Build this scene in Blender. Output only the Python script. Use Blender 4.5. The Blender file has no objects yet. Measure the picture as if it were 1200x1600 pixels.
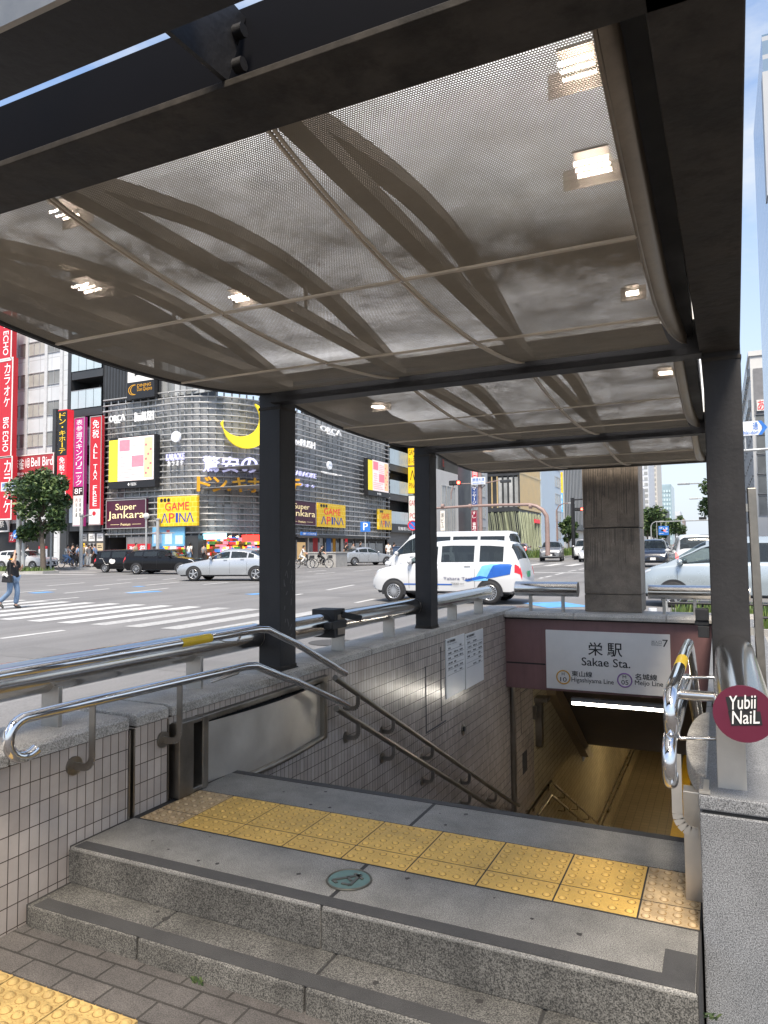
import bpy, bmesh, math, random
import numpy as np
from mathutils import Vector, Matrix, Euler
R_ = math.radians
SC = bpy.context.scene
COL = SC.collection
# ---------------------------------------------------------------- camera
YAW, PITCH, ROLL, FPX = 0.440180110, 0.0548875744, -0.00824092407, 1109.0
EYE = Vector((0.0, 0.0, 1.31))
_f = Vector((-math.sin(YAW)*math.cos(PITCH), math.cos(YAW)*math.cos(PITCH), math.sin(PITCH)))
_r0 = Vector((math.cos(YAW), math.sin(YAW), 0)); _u0 = _r0.cross(_f)
_r = _r0*math.cos(ROLL) + _u0*math.sin(ROLL); _u = -_r0*math.sin(ROLL) + _u0*math.cos(ROLL)
cd = bpy.data.cameras.new('camera'); cam = bpy.data.objects.new('camera', cd); COL.objects.link(cam)
cd.sensor_fit = 'VERTICAL'; cd.sensor_height = 36.0; cd.lens = FPX/1600*36.0
cd.clip_start = 0.05; cd.clip_end = 3000
cam.matrix_world = Matrix(((_r.x, _u.x, -_f.x, EYE.x), (_r.y, _u.y, -_f.y, EYE.y), (_r.z, _u.z, -_f.z, EYE.z), (0, 0, 0, 1)))
SC.camera = cam
# ---------------------------------------------------------------- light
SUN_EL, SUN_AZ = R_(58), R_(160)      # azimuth: compass bearing of the sun, from +Y clockwise
SC.view_settings.view_transform = 'Standard'; SC.view_settings.look = 'None'
SC.view_settings.exposure = 1.58; SC.view_settings.gamma = 1.0
w = bpy.data.worlds.new('World'); SC.world = w; w.use_nodes = True
nt = w.node_tree; nt.nodes.clear()
wo = nt.nodes.new('ShaderNodeOutputWorld'); bg = nt.nodes.new('ShaderNodeBackground')
sky = nt.nodes.new('ShaderNodeTexSky'); sky.sky_type = 'NISHITA'; sky.sun_disc = False
sky.sun_elevation = SUN_EL; sky.sun_rotation = SUN_AZ; sky.air_density = 1.0; sky.dust_density = 1.2; sky.ozone_density = 1.5
tc = nt.nodes.new('ShaderNodeTexCoord')
mp = nt.nodes.new('ShaderNodeMapping'); mp.inputs['Scale'].default_value = (1.0, 1.0, 2.6); mp.inputs['Location'].default_value = (0.31, 0.2, 0.15)
nz = nt.nodes.new('ShaderNodeTexNoise'); nz.inputs['Scale'].default_value = 2.3; nz.inputs['Detail'].default_value = 9; nz.inputs['Roughness'].default_value = .62
cr = nt.nodes.new('ShaderNodeValToRGB'); cr.color_ramp.elements[0].position = .44; cr.color_ramp.elements[1].position = .66
mx = nt.nodes.new('ShaderNodeMix'); mx.data_type = 'RGBA'
# low clouds lie thicker towards the horizon
sp = nt.nodes.new('ShaderNodeSeparateXYZ'); mr = nt.nodes.new('ShaderNodeMapRange')
mr.inputs[1].default_value = .02; mr.inputs[2].default_value = .55; mr.inputs[3].default_value = .95; mr.inputs[4].default_value = .0
ma = nt.nodes.new('ShaderNodeMath'); ma.operation = 'MAXIMUM'
L = nt.links.new
L(tc.outputs['Generated'], mp.inputs[0]); L(mp.outputs[0], nz.inputs['Vector']); L(nz.outputs['Fac'], cr.inputs[0])
L(tc.outputs['Generated'], sp.inputs[0]); L(sp.outputs['Z'], mr.inputs[0])
L(cr.outputs[0], ma.inputs[0]); L(mr.outputs[0], ma.inputs[1])
L(ma.outputs[0], mx.inputs['Factor']); L(sky.outputs[0], mx.inputs['A'])
mx.inputs['B'].default_value = (2.75, 3.0, 3.35, 1)
L(mx.outputs['Result'], bg.inputs[0]); bg.inputs[1].default_value = 0.10; L(bg.outputs[0], wo.inputs[0])
sd = bpy.data.lights.new('sun', 'SUN'); sun = bpy.data.objects.new('sun', sd); COL.objects.link(sun)
sd.energy = 2.25; sd.angle = R_(18); sd.color = (1.0, .90, .76)
_sdir = Vector((math.sin(SUN_AZ)*math.cos(SUN_EL), math.cos(SUN_AZ)*math.cos(SUN_EL), math.sin(SUN_EL)))
sun.rotation_euler = _sdir.to_track_quat('Z', 'Y').to_euler(); sun.location = (0, -5, 40)
SC.cycles.use_denoising = True; SC.cycles.max_bounces = 7; SC.cycles.transparent_max_bounces = 16
SC.cycles.diffuse_bounces = 4; SC.cycles.glossy_bounces = 4; SC.cycles.sample_clamp_indirect = 6
try:
    SC.cycles.denoiser = 'OPENIMAGEDENOISE'; SC.cycles.denoising_input_passes = 'RGB_ALBEDO_NORMAL'
except Exception: pass
# ---------------------------------------------------------------- pixel helpers (photo pixels, 1200 x 1600)
A0, A1, A2 = -.38, -.0045, .0095      # the streets rise gently away from the entrance
def road_z(x, y): return A0 + A1*x + A2*y
def ray(px, py): return _f + _r*((px-600)/FPX) - _u*((py-800)/FPX)
def on_y(px, py, Y): d = ray(px, py); return EYE + d*(Y/d.y)
def on_x(px, py, X): d = ray(px, py); return EYE + d*(X/d.x)
def on_z(px, py, Z): d = ray(px, py); return EYE + d*((Z-EYE.z)/d.z)
def gd(px, py):
    d = ray(px, py); t = (A0-EYE.z)/(d.z-A1*d.x-A2*d.y); return EYE + d*t
# ---------------------------------------------------------------- materials
MATS = {}
def _n(nt, t, **kw):
    n = nt.nodes.new(t)
    for k, v in kw.items():
        if k in n.inputs.keys(): n.inputs[k].default_value = v
        else: setattr(n, k, v)
    return n
def mat(name, col, rough=.5, metal=0.0, var=.12, scale=3.0, bump=0.0, bscale=60.0, emit=0.0, spec=.5, dirt=0.0, coat=0.0, ecol=None, streak=0.0):
    if name in MATS: return MATS[name]
    m = bpy.data.materials.new(name); m.use_nodes = True; nt = m.node_tree; L = nt.links.new
    b = nt.nodes['Principled BSDF']; b.inputs['Roughness'].default_value = rough; b.inputs['Metallic'].default_value = metal
    b.inputs['Specular IOR Level'].default_value = spec; b.inputs['Coat Weight'].default_value = coat
    tc = _n(nt, 'ShaderNodeTexCoord')
    nz = _n(nt, 'ShaderNodeTexNoise', Scale=scale, Detail=6.0, Roughness=.65)
    L(tc.outputs['Object'], nz.inputs['Vector'])
    rp = _n(nt, 'ShaderNodeMapRange'); rp.inputs[1].default_value = .3; rp.inputs[2].default_value = .7
    rp.inputs[3].default_value = 1-var; rp.inputs[4].default_value = 1+var
    L(nz.outputs['Fac'], rp.inputs[0])
    mu = _n(nt, 'ShaderNodeMix', data_type='RGBA', blend_type='MULTIPLY'); mu.inputs['Factor'].default_value = 1
    mu.inputs['A'].default_value = (*col, 1); L(rp.outputs[0], mu.inputs['B'])
    out = mu.outputs['Result']
    if dirt > 0 or streak > 0:
        mp = _n(nt, 'ShaderNodeMapping'); mp.inputs['Scale'].default_value = (1, 1, .12 if streak else 1)
        n2 = _n(nt, 'ShaderNodeTexNoise', Scale=scale*(6 if streak else 2.3), Detail=9.0, Roughness=.7); L(tc.outputs['Object'], mp.inputs[0]); L(mp.outputs[0], n2.inputs['Vector'])
        r2 = _n(nt, 'ShaderNodeValToRGB'); r2.color_ramp.elements[0].position = .48; r2.color_ramp.elements[1].position = .72
        r2.color_ramp.elements[0].color = (0, 0, 0, 1); r2.color_ramp.elements[1].color = (1, 1, 1, 1)
        L(n2.outputs['Fac'], r2.inputs[0])
        m3 = _n(nt, 'ShaderNodeMath', operation='MULTIPLY'); m3.inputs[1].default_value = max(dirt, streak); L(r2.outputs[0], m3.inputs[0])
        m2 = _n(nt, 'ShaderNodeMix', data_type='RGBA'); L(m3.outputs[0], m2.inputs['Factor']); L(out, m2.inputs['A'])
        m2.inputs['B'].default_value = (col[0]*.35, col[1]*.33, col[2]*.3, 1); out = m2.outputs['Result']
    L(out, b.inputs['Base Color'])
    rr = _n(nt, 'ShaderNodeMapRange'); rr.inputs[1].default_value = .3; rr.inputs[2].default_value = .7
    rr.inputs[3].default_value = max(.02, rough*.8); rr.inputs[4].default_value = min(1, rough*1.2); L(nz.outputs['Fac'], rr.inputs[0]); L(rr.outputs[0], b.inputs['Roughness'])
    if bump > 0:
        n3 = _n(nt, 'ShaderNodeTexNoise', Scale=bscale, Detail=4.0); L(tc.outputs['Object'], n3.inputs['Vector'])
        bp = _n(nt, 'ShaderNodeBump', Strength=bump, Distance=.01); L(n3.outputs['Fac'], bp.inputs['Height']); L(bp.outputs[0], b.inputs['Normal'])
    if emit > 0:
        b.inputs['Emission Color'].default_value = (*(ecol or col), 1); b.inputs['Emission Strength'].default_value = emit
    MATS[name] = m; return m
def granite(name, col, contrast=.5, scale=260, dark=.35, rough=.55, stain=.35):
    if name in MATS: return MATS[name]
    m = bpy.data.materials.new(name); m.use_nodes = True; nt = m.node_tree; L = nt.links.new
    b = nt.nodes['Principled BSDF']; b.inputs['Roughness'].default_value = rough
    tc = _n(nt, 'ShaderNodeTexCoord')
    v = _n(nt, 'ShaderNodeTexNoise', Scale=scale, Detail=2.0, Roughness=.6); L(tc.outputs['Object'], v.inputs['Vector'])
    r = _n(nt, 'ShaderNodeValToRGB'); e = r.color_ramp.elements
    e[0].position = .40; e[0].color = tuple(c*(1-contrast) for c in col)+(1,); e[1].position = .60; e[1].color = tuple(min(1, c*(1+contrast)) for c in col)+(1,)
    L(v.outputs['Fac'], r.inputs[0])
    v2 = _n(nt, 'ShaderNodeTexVoronoi', Scale=scale*.6); L(tc.outputs['Object'], v2.inputs['Vector'])
    r2 = _n(nt, 'ShaderNodeValToRGB'); r2.color_ramp.elements[0].position = .18; r2.color_ramp.elements[0].color = (dark, dark, dark, 1); r2.color_ramp.elements[1].position = .34
    L(v2.outputs['Distance'], r2.inputs[0])
    mu = _n(nt, 'ShaderNodeMix', data_type='RGBA', blend_type='MULTIPLY'); mu.inputs['Factor'].default_value = .8; L(r.outputs[0], mu.inputs['A']); L(r2.outputs[0], mu.inputs['B'])
    n3 = _n(nt, 'ShaderNodeTexNoise', Scale=4.0, Detail=8.0, Roughness=.7); L(tc.outputs['Object'], n3.inputs['Vector'])
    r3 = _n(nt, 'ShaderNodeMapRange'); r3.inputs[1].default_value = .3; r3.inputs[2].default_value = .7; r3.inputs[3].default_value = 1-stain; r3.inputs[4].default_value = 1+stain*.4
    L(n3.outputs['Fac'], r3.inputs[0])
    m2 = _n(nt, 'ShaderNodeMix', data_type='RGBA', blend_type='MULTIPLY'); m2.inputs['Factor'].default_value = 1; L(mu.outputs['Result'], m2.inputs['A']); L(r3.outputs[0], m2.inputs['B'])
    L(m2.outputs['Result'], b.inputs['Base Color'])
    bp = _n(nt, 'ShaderNodeBump', Strength=.3, Distance=.004); L(v.outputs['Fac'], bp.inputs['Height']); L(bp.outputs[0], b.inputs['Normal'])
    MATS[name] = m; return m
def bricks(name, c1, c2, mortar, bw, bh, mw, plane='yz', off=(0, 0), stagger=0.0, rough=.35, bump=.5, grime=.35, gscale=1.5, speck=0.0, spec=.5):
    """tiles, paving stones and cladding: a brick grid laid in metres on one plane"""
    if name in MATS: return MATS[name]
    m = bpy.data.materials.new(name); m.use_nodes = True; nt = m.node_tree; L = nt.links.new
    b = nt.nodes['Principled BSDF']; b.inputs['Roughness'].default_value = rough; b.inputs['Specular IOR Level'].default_value = spec
    tc = _n(nt, 'ShaderNodeTexCoord'); s = _n(nt, 'ShaderNodeSeparateXYZ'); L(tc.outputs['Object'], s.inputs[0])
    c = _n(nt, 'ShaderNodeCombineXYZ'); ix = {'x': 'X', 'y': 'Y', 'z': 'Z'}
    for k in (0, 1):
        a = _n(nt, 'ShaderNodeMath', operation='ADD'); a.inputs[1].default_value = off[k]+100*(bw, bh)[k]; L(s.outputs[ix[plane[k]]], a.inputs[0]); L(a.outputs[0], c.inputs[k])
    br = _n(nt, 'ShaderNodeTexBrick'); br.offset = stagger; br.squash = 1
    for k, v in (('Color1', (*c1, 1)), ('Color2', (*c2, 1)), ('Mortar', (*mortar, 1)), ('Scale', 1), ('Mortar Size', mw), ('Mortar Smooth', .1), ('Bias', 0), ('Brick Width', bw), ('Row Height', bh)): br.inputs[k].default_value = v
    L(c.outputs[0], br.inputs['Vector'])
    n3 = _n(nt, 'ShaderNodeTexNoise', Scale=gscale, Detail=8.0, Roughness=.7); L(tc.outputs['Object'], n3.inputs['Vector'])
    r3 = _n(nt, 'ShaderNodeMapRange'); r3.inputs[1].default_value = .3; r3.inputs[2].default_value = .72; r3.inputs[3].default_value = 1-grime; r3.inputs[4].default_value = 1.08
    L(n3.outputs['Fac'], r3.inputs[0])
    m2 = _n(nt, 'ShaderNodeMix', data_type='RGBA', blend_type='MULTIPLY'); m2.inputs['Factor'].default_value = 1; L(br.outputs['Color'], m2.inputs['A']); L(r3.outputs[0], m2.inputs['B'])
    out = m2.outputs['Result']
    if speck:
        n4 = _n(nt, 'ShaderNodeTexNoise', Scale=230.0, Detail=2.0); L(tc.outputs['Object'], n4.inputs['Vector'])
        r4 = _n(nt, 'ShaderNodeMapRange'); r4.inputs[1].default_value = .35; r4.inputs[2].default_value = .65; r4.inputs[3].default_value = 1-speck; r4.inputs[4].default_value = 1+speck; L(n4.outputs['Fac'], r4.inputs[0])
        m5 = _n(nt, 'ShaderNodeMix', data_type='RGBA', blend_type='MULTIPLY'); m5.inputs['Factor'].default_value = 1; L(out, m5.inputs['A']); L(r4.outputs[0], m5.inputs['B']); out = m5.outputs['Result']
    L(out, b.inputs['Base Color'])
    iv = _n(nt, 'ShaderNodeMath', operation='SUBTRACT'); iv.inputs[0].default_value = 1; L(br.outputs['Fac'], iv.inputs[1])
    bp = _n(nt, 'ShaderNodeBump', Strength=bump, Distance=.004); L(iv.outputs[0], bp.inputs['Height']); L(bp.outputs[0], b.inputs['Normal'])
    MATS[name] = m; return m
def mesh_screen(name, pitch=.0066, rad=.42, col=(.30, .265, .215)):
    """perforated sheet: real round holes in a hexagonal grid, in metres"""
    m = bpy.data.materials.new(name); m.use_nodes = True; nt = m.node_tree; L = nt.links.new
    b = nt.nodes['Principled BSDF']; b.inputs['Roughness'].default_value = .75; b.inputs['Metallic'].default_value = 0.0; b.inputs['Specular IOR Level'].default_value = .25
    tc = _n(nt, 'ShaderNodeTexCoord')
    nz = _n(nt, 'ShaderNodeTexNoise', Scale=2.6, Detail=10.0, Roughness=.75); L(tc.outputs['Object'], nz.inputs['Vector'])
    rp = _n(nt, 'ShaderNodeMapRange'); rp.inputs[1].default_value = .3; rp.inputs[2].default_value = .7; rp.inputs[3].default_value = .78; rp.inputs[4].default_value = 1.12; L(nz.outputs['Fac'], rp.inputs[0])
    mu = _n(nt, 'ShaderNodeMix', data_type='RGBA', blend_type='MULTIPLY'); mu.inputs['Factor'].default_value = 1; mu.inputs['A'].default_value = (*col, 1); L(rp.outputs[0], mu.inputs['B']); L(mu.outputs['Result'], b.inputs['Base Color'])
    def vm(op, a, bvec=None):
        n = _n(nt, 'ShaderNodeVectorMath', operation=op); L(a, n.inputs[0])
        if bvec is not None: n.inputs[1].default_value = bvec
        return n
    k = math.sqrt(3)
    flat = vm('MULTIPLY', tc.outputs['Object'], (1/pitch, 1/(pitch*k), 0))
    ds = []
    for o in ((50.0, 50.0, 0), (50.5, 50.5, 0)):
        a = vm('ADD', flat.outputs[0], o); f = vm('FRACTION', a.outputs[0]); c = vm('SUBTRACT', f.outputs[0], (.5, .5, 0)); s = vm('MULTIPLY', c.outputs[0], (1, k, 0))
        l = _n(nt, 'ShaderNodeVectorMath', operation='LENGTH'); L(s.outputs[0], l.inputs[0]); ds.append(l)
    mn = _n(nt, 'ShaderNodeMath', operation='MINIMUM'); L(ds[0].outputs['Value'], mn.inputs[0]); L(ds[1].outputs['Value'], mn.inputs[1])
    # some holes are clogged with grime
    n5 = _n(nt, 'ShaderNodeTexNoise', Scale=3.2, Detail=9.0, Roughness=.8); L(tc.outputs['Object'], n5.inputs['Vector'])
    r5 = _n(nt, 'ShaderNodeMapRange'); r5.inputs[1].default_value = .4; r5.inputs[2].default_value = .66; r5.inputs[3].default_value = rad; r5.inputs[4].default_value = rad*.88; L(n5.outputs['Fac'], r5.inputs[0])
    lt = _n(nt, 'ShaderNodeMath', operation='LESS_THAN'); L(mn.outputs[0], lt.inputs[0]); L(r5.outputs[0], lt.inputs[1])
    tr = _n(nt, 'ShaderNodeBsdfTransparent'); ms = _n(nt, 'ShaderNodeMixShader'); L(lt.outputs[0], ms.inputs[0]); L(b.outputs[0], ms.inputs[1]); L(tr.outputs[0], ms.inputs[2])
    L(ms.outputs[0], nt.nodes['Material Output'].inputs['Surface']); MATS[name] = m; return m
def glass_mat(name, col, rough=.06, metal=0.0, var=.25, scale=.4, spec=.8):
    return mat(name, col, rough, metal, var, scale, spec=spec)
# ---------------------------------------------------------------- mesh builder
class MB:
    def __init__(s): s.v = []; s.f = []; s.mi = []; s.sm = []; s.cur = 0; s.mats = []
    def use(s, m):
        if m not in s.mats: s.mats.append(m)
        s.cur = s.mats.index(m); return s
    def add(s, vs, fs, smooth=False):
        n = len(s.v); s.v += [tuple(p) for p in vs]
        for f in fs: s.f.append([i+n for i in f]); s.mi.append(s.cur); s.sm.append(smooth)
        return s
    def box(s, a, b):
        x0, y0, z0 = [min(p, q) for p, q in zip(a, b)]; x1, y1, z1 = [max(p, q) for p, q in zip(a, b)]
        return s.add([(x0,y0,z0),(x1,y0,z0),(x1,y1,z0),(x0,y1,z0),(x0,y0,z1),(x1,y0,z1),(x1,y1,z1),(x0,y1,z1)],
                     [(3,2,1,0),(4,5,6,7),(0,1,5,4),(1,2,6,5),(2,3,7,6),(3,0,4,7)])
    def bar(s, p, q, w, h, up=(0, 0, 1)):
        p = Vector(p); q = Vector(q); d = (q-p).normalized(); a = d.cross(Vector(up))
        if a.length < 1e-4: a = d.cross(Vector((1, 0, 0)))
        a.normalize(); b = a.cross(d).normalized()
        vs = []
        for c in (p, q):
            for i, j in ((-1,-1),(1,-1),(1,1),(-1,1)): vs.append(c+a*(i*w/2)+b*(j*h/2))
        return s.add(vs, [(0,1,2,3),(7,6,5,4),(0,4,5,1),(1,5,6,2),(2,6,7,3),(3,7,4,0)])
    def tube(s, pts, r, n=12, cap=True, close=False):
        pts = [Vector(p) for p in pts]; N = len(pts); rs = r if isinstance(r, (list, tuple)) else [r]*N
        ds = []
        for i in range(N):
            if close: d = pts[(i+1) % N]-pts[i-1]
            else: d = (pts[min(i+1, N-1)]-pts[max(i-1, 0)])
            ds.append(d.normalized())
        a = ds[0].cross(Vector((0, 0, 1)))
        if a.length < 1e-3: a = ds[0].cross(Vector((1, 0, 0)))
        a.normalize(); vs = []
        for i in range(N):
            a = (a-ds[i]*a.dot(ds[i])).normalized(); b = ds[i].cross(a)
            for k in range(n):
                t = 2*math.pi*k/n; vs.append(pts[i]+(a*math.cos(t)+b*math.sin(t))*rs[i])
        fs = []
        for i in range(N if close else N-1):
            j = (i+1) % N
            for k in range(n): fs.append((i*n+k, i*n+(k+1) % n, j*n+(k+1) % n, j*n+k))
        s.add(vs, fs, True)
        if cap and not close:
            s.add(vs[:n], [tuple(range(n-1, -1, -1))]); s.add(vs[-n:], [tuple(range(n))])
        return s
    def cyl(s, p, q, r, n=16, r2=None): return s.tube([p, q], [r, r if r2 is None else r2], n)
    def prism(s, poly, a, b, axis='x'):
        """poly in the two other axes (in xyz order), extruded along axis from a to b"""
        def P(u, v, t): return {'x': (t, u, v), 'y': (u, t, v), 'z': (u, v, t)}[axis]
        n = len(poly); vs = [P(u, v, a) for u, v in poly]+[P(u, v, b) for u, v in poly]
        fs = [tuple(range(n)), tuple(range(2*n-1, n-1, -1))]+[(i, n+i, n+(i+1) % n, (i+1) % n) for i in range(n)]
        return s.add(vs, fs)
    def grid(s, P, nu, nv, smooth=True):
        vs = [P(i/nu, j/nv) for i in range(nu+1) for j in range(nv+1)]
        fs = [(i*(nv+1)+j, (i+1)*(nv+1)+j, (i+1)*(nv+1)+j+1, i*(nv+1)+j+1) for i in range(nu) for j in range(nv)]
        return s.add(vs, fs, smooth)
    def dome(s, c, r, h, n=10):
        vs = []; fs = []
        for k in range(n):
            t = 2*math.pi*k/n; vs.append((c[0]+r*math.cos(t), c[1]+r*math.sin(t), c[2]))
        for k in range(n):
            t = 2*math.pi*k/n; vs.append((c[0]+r*.68*math.cos(t), c[1]+r*.68*math.sin(t), c[2]+h*.85))
        vs.append((c[0], c[1], c[2]+h))
        for k in range(n): fs += [(k, (k+1) % n, n+(k+1) % n, n+k), (n+k, n+(k+1) % n, 2*n)]
        return s.add(vs, fs, True)
    def mesh(s, name):
        me = bpy.data.meshes.new(name); me.from_pydata(s.v, [], s.f)
        for m in s.mats: me.materials.append(m)
        me.polygons.foreach_set('material_index', s.mi); me.polygons.foreach_set('use_smooth', s.sm); me.update(); return me
    def build(s, name, m=None, parent=None, bevel=0.0, label=None, local=False):
        if m is not None and not s.mats: s.mats = [m]
        me = s.mesh(name)
        bm = bmesh.new(); bm.from_mesh(me); bmesh.ops.recalc_face_normals(bm, faces=bm.faces); bm.to_mesh(me); bm.free()
        o = bpy.data.objects.new(name, me); COL.objects.link(o)
        if parent is not None:
            o.parent = parent
            if parent.type == 'EMPTY' and not local: o.location = -parent.location
        if bevel:
            b = o.modifiers.new('bevel', 'BEVEL'); b.width = bevel; b.segments = 2; b.limit_method = 'ANGLE'; b.angle_limit = R_(50)
        if label: o['label'] = label
        return o
def thing(name, label, cat, loc=(0, 0, 0), group=None, rz=0.0):
    o = bpy.data.objects.new(name, None); COL.objects.link(o); o.location = loc; o.rotation_euler = (0, 0, rz); o.empty_display_size = .2
    o['label'] = label; o['category'] = cat
    if group: o['group'] = group
    return o
def tag(o, label, cat, group=None, kind=None):
    if label: o['label'] = label
    if cat: o['category'] = cat
    if group: o['group'] = group
    if kind: o['kind'] = kind
    return o
def struct(o, label, cat='ground'): o['kind'] = 'structure'; o['label'] = label; o['category'] = cat; return o
def kids(o): return [c for c in bpy.data.objects if c.parent == o]
def dup(o, loc, rz=None, label=None, parent=None):
    c = o.copy(); COL.objects.link(c)
    if parent is not None: c.parent = parent
    else:
        c.location = loc
        if rz is not None: c.rotation_euler = (0, 0, rz)
        if label: c['label'] = label
    for k in kids(o): dup(k, None, parent=c)
    return c
# ---------------------------------------------------------------- lettering
_TX = {}
def glyphs(body, bold=0.0, ls=1.0):
    key = (body, bold, ls)
    if key in _TX: return _TX[key]
    c = bpy.data.curves.new('lettering', 'FONT'); c.body = body; c.offset = bold; c.resolution_u = 3; c.space_character = ls
    o = bpy.data.objects.new('lettering', c)
    me = o.to_mesh(); vs = [tuple(v.co) for v in me.vertices]; fs = [tuple(p.vertices) for p in me.polygons]
    o.to_mesh_clear(); bpy.data.objects.remove(o); bpy.data.curves.remove(c)
    _TX[key] = (vs, fs); return vs, fs
def letter(mb, body, O, U, V, w, h, bold=.0, depth=0.0, stretch=True, ls=1.0, N=None):
    """fit text into the rectangle O + u*w*U + v*h*V; N = outward normal for raised letters"""
    vs, fs = glyphs(body, 0.0, ls)
    if not vs: return
    if bold > 0:
        e = min(.14, bold)*h*.55; O = Vector(O); U_, V_ = Vector(U), Vector(V); n_ = Vector(N) if N is not None else U_.cross(V_)
        for i, (a, b) in enumerate(((0, 0), (1, .0), (.5, .7), (.5, -.7))): letter(mb, body, O+U_*(e*a)+V_*(e*.5*b)+n_*(.0006*i), U, V, w-e, h, 0, depth, stretch, ls, N)
        return
    x0 = min(v[0] for v in vs); x1 = max(v[0] for v in vs); y0 = min(v[1] for v in vs); y1 = max(v[1] for v in vs)
    sx = w/max(1e-6, x1-x0); sy = h/max(1e-6, y1-y0); ox = oy = 0
    if not stretch:
        k = min(sx, sy); ox = (w-k*(x1-x0))/2; oy = (h-k*(y1-y0))/2; sx = sy = k
    O = Vector(O); U = Vector(U); V = Vector(V)
    P = [O+U*(ox+(v[0]-x0)*sx)+V*(oy+(v[1]-y0)*sy) for v in vs]
    if depth and N is not None:
        N = Vector(N); front = [p+N*depth for p in P]; n = len(P)
        cnt = {}
        for f in fs:
            for i in range(len(f)):
                e = (f[i], f[(i+1) % len(f)]); cnt[e] = 1
        side = [(a, b, b+n, a+n) for (a, b) in cnt if (b, a) not in cnt]
        mb.add(P+front, [tuple(i+n for i in f) for f in fs]+side)
    else: mb.add(P, fs)
def vletter(mb, chars, O, U, V, w, h, bold=.0, gap=.12, depth=0, N=None):
    """chars stacked from the top down inside the rectangle"""
    n = len(chars); ch = h/n
    for i, c in enumerate(chars):
        if c == ' ': continue
        if c in 'ーｰ':
            mb.box(Vector(O)+Vector(U)*(w*.44)+Vector(V)*(h-(i+.92)*ch), Vector(O)+Vector(U)*(w*.58)+Vector(V)*(h-(i+.08)*ch)+(Vector(N)*max(depth, .004) if N is not None else Vector())); continue
        if c in '・·':
            letter(mb, '●', Vector(O)+Vector(U)*(w*.38)+Vector(V)*(h-(i+.6)*ch), U, V, w*.24, ch*.24, 0, depth, True, 1, N); continue
        small = c in 'ッャュョ'
        letter(mb, c, Vector(O)+Vector(U)*(w*(.2 if small else .04))+Vector(V)*(h-(i+1-gap/2)*ch), U, V, w*(.6 if small else .92), ch*(1-gap)*(.75 if small else 1), bold, depth, True, 1, N)
# ================================================================ materials of the entrance
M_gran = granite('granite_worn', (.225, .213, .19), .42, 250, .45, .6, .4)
M_gran_r = granite('granite_riser_shaded', (.122, .115, .101), .62, 215, .2, .7, .5)  # darker than the treads: riser shade is mixed into the granite colour
M_gran_l = granite('granite_grey', (.205, .206, .208), .5, 270, .3, .45, .25)
M_cop = granite('granite_coping', (.43, .40, .355), .4, 200, .4, .6, .4)
M_strip = mat('antislip_strip', (.05, .048, .046), .85, 0, .25, 8, .5, 300)
M_joint = mat('joint_sealant', (.03, .028, .026), .8)
M_yel = mat('tactile_yellow', (.62, .385, .095), .6, 0, .18, 5, .5, 90, dirt=.22)
M_dome_shade = mat('dome_edge_shade', (.24, .145, .045), .8, 0, .3, 20)  # shaded edges of the tactile domes, painted as dark discs
M_yel2 = mat('tactile_yellow_worn', (.46, .33, .18), .65, 0, .3, 9, .4, 90, dirt=.7)
M_tile = bricks('wall_tile', (.52, .445, .38), (.40, .34, .29), (.085, .064, .05), .049, .095, .0022, 'yz', (.049-.031, .095-.055), 0, .22, .5, .3, 1.6)
M_tile_r = bricks('wall_tile_warm', (.55, .47, .31), (.48, .41, .27), (.18, .13, .07), .29, .095, .003, 'yz', (0, .02), 0, .25, .4, .2, 1.2)
M_brk = mat('bracket_steel', (.36, .335, .30), .36, 1.0, .15, 6)
M_steel = mat('stainless_polished', (.62, .60, .57), .16, 1.0, .06, 2, .02, 30)
M_steel_b = mat('stainless_brushed', (.66, .615, .545), .42, .85, .12, 3, .04, 120)
M_post = mat('post_steel', (.44, .42, .39), .4, .9, .15, 5)
M_steel_d = mat('stainless_aged', (.30, .27, .23), .38, 1.0, .25, 4)
M_chrome = mat('chrome', (.75, .75, .76), .07, 1.0, .03, 2)
M_frame = mat('dark_frame_paint', (.026, .025, .026), .55, 0, .3, 2.5, .15, 40, streak=.3, spec=.3)
M_frame_s = mat('dark_frame_stained', (.040, .035, .030), .65, 0, .6, 4.5, .3, 25, dirt=.75, spec=.2)
M_black = mat('black_rubber', (.012, .012, .013), .6)
M_mauve = mat('mauve_enamel', (.205, .110, .108), .42, 0, .14, 1.6, streak=.25)
M_cap = mat('burgundy_cap', (.10, .010, .028), .38)
M_ink = mat('black_ink', (.012, .012, .013), .6)
M_white = mat('sign_white', (.72, .70, .67), .4, 0, .05)
# ================================================================ pavement round the entrance
PZ = -.24
M_pave = bricks('block_paving', (.120, .106, .096), (.085, .077, .071), (.040, .035, .030), .205, .105, .005, 'xy', (.06, .03), .5, .85, 1.0, .5, 3.5, .4)
M_pave2 = bricks('pale_paving', (.36, .34, .31), (.30, .29, .27), (.16, .15, .14), .3, .3, .006, 'xy', (0, 0), .5, .8, .5, .25, 1.5, .15)
mb = MB().use(M_pave); mb.add([(-3.05, -12, PZ), (14, -12, PZ), (14, 2.14, PZ), (-3.05, 2.14, PZ)], [(0, 1, 2, 3)])
mb.add([(-4.0, -12, PZ), (-3.05, -12, PZ), (-3.05, 2.0, PZ), (-4.0, 2.0, PZ)], [(0, 1, 2, 3)])
mb.add([(.34, 2.14, PZ), (14, 2.14, PZ), (14, 9, PZ), (.34, 9, PZ)], [(0, 1, 2, 3)])
struct(mb.build('pavement'), 'dark block paving in front of the station entrance', 'pavement')
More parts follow.
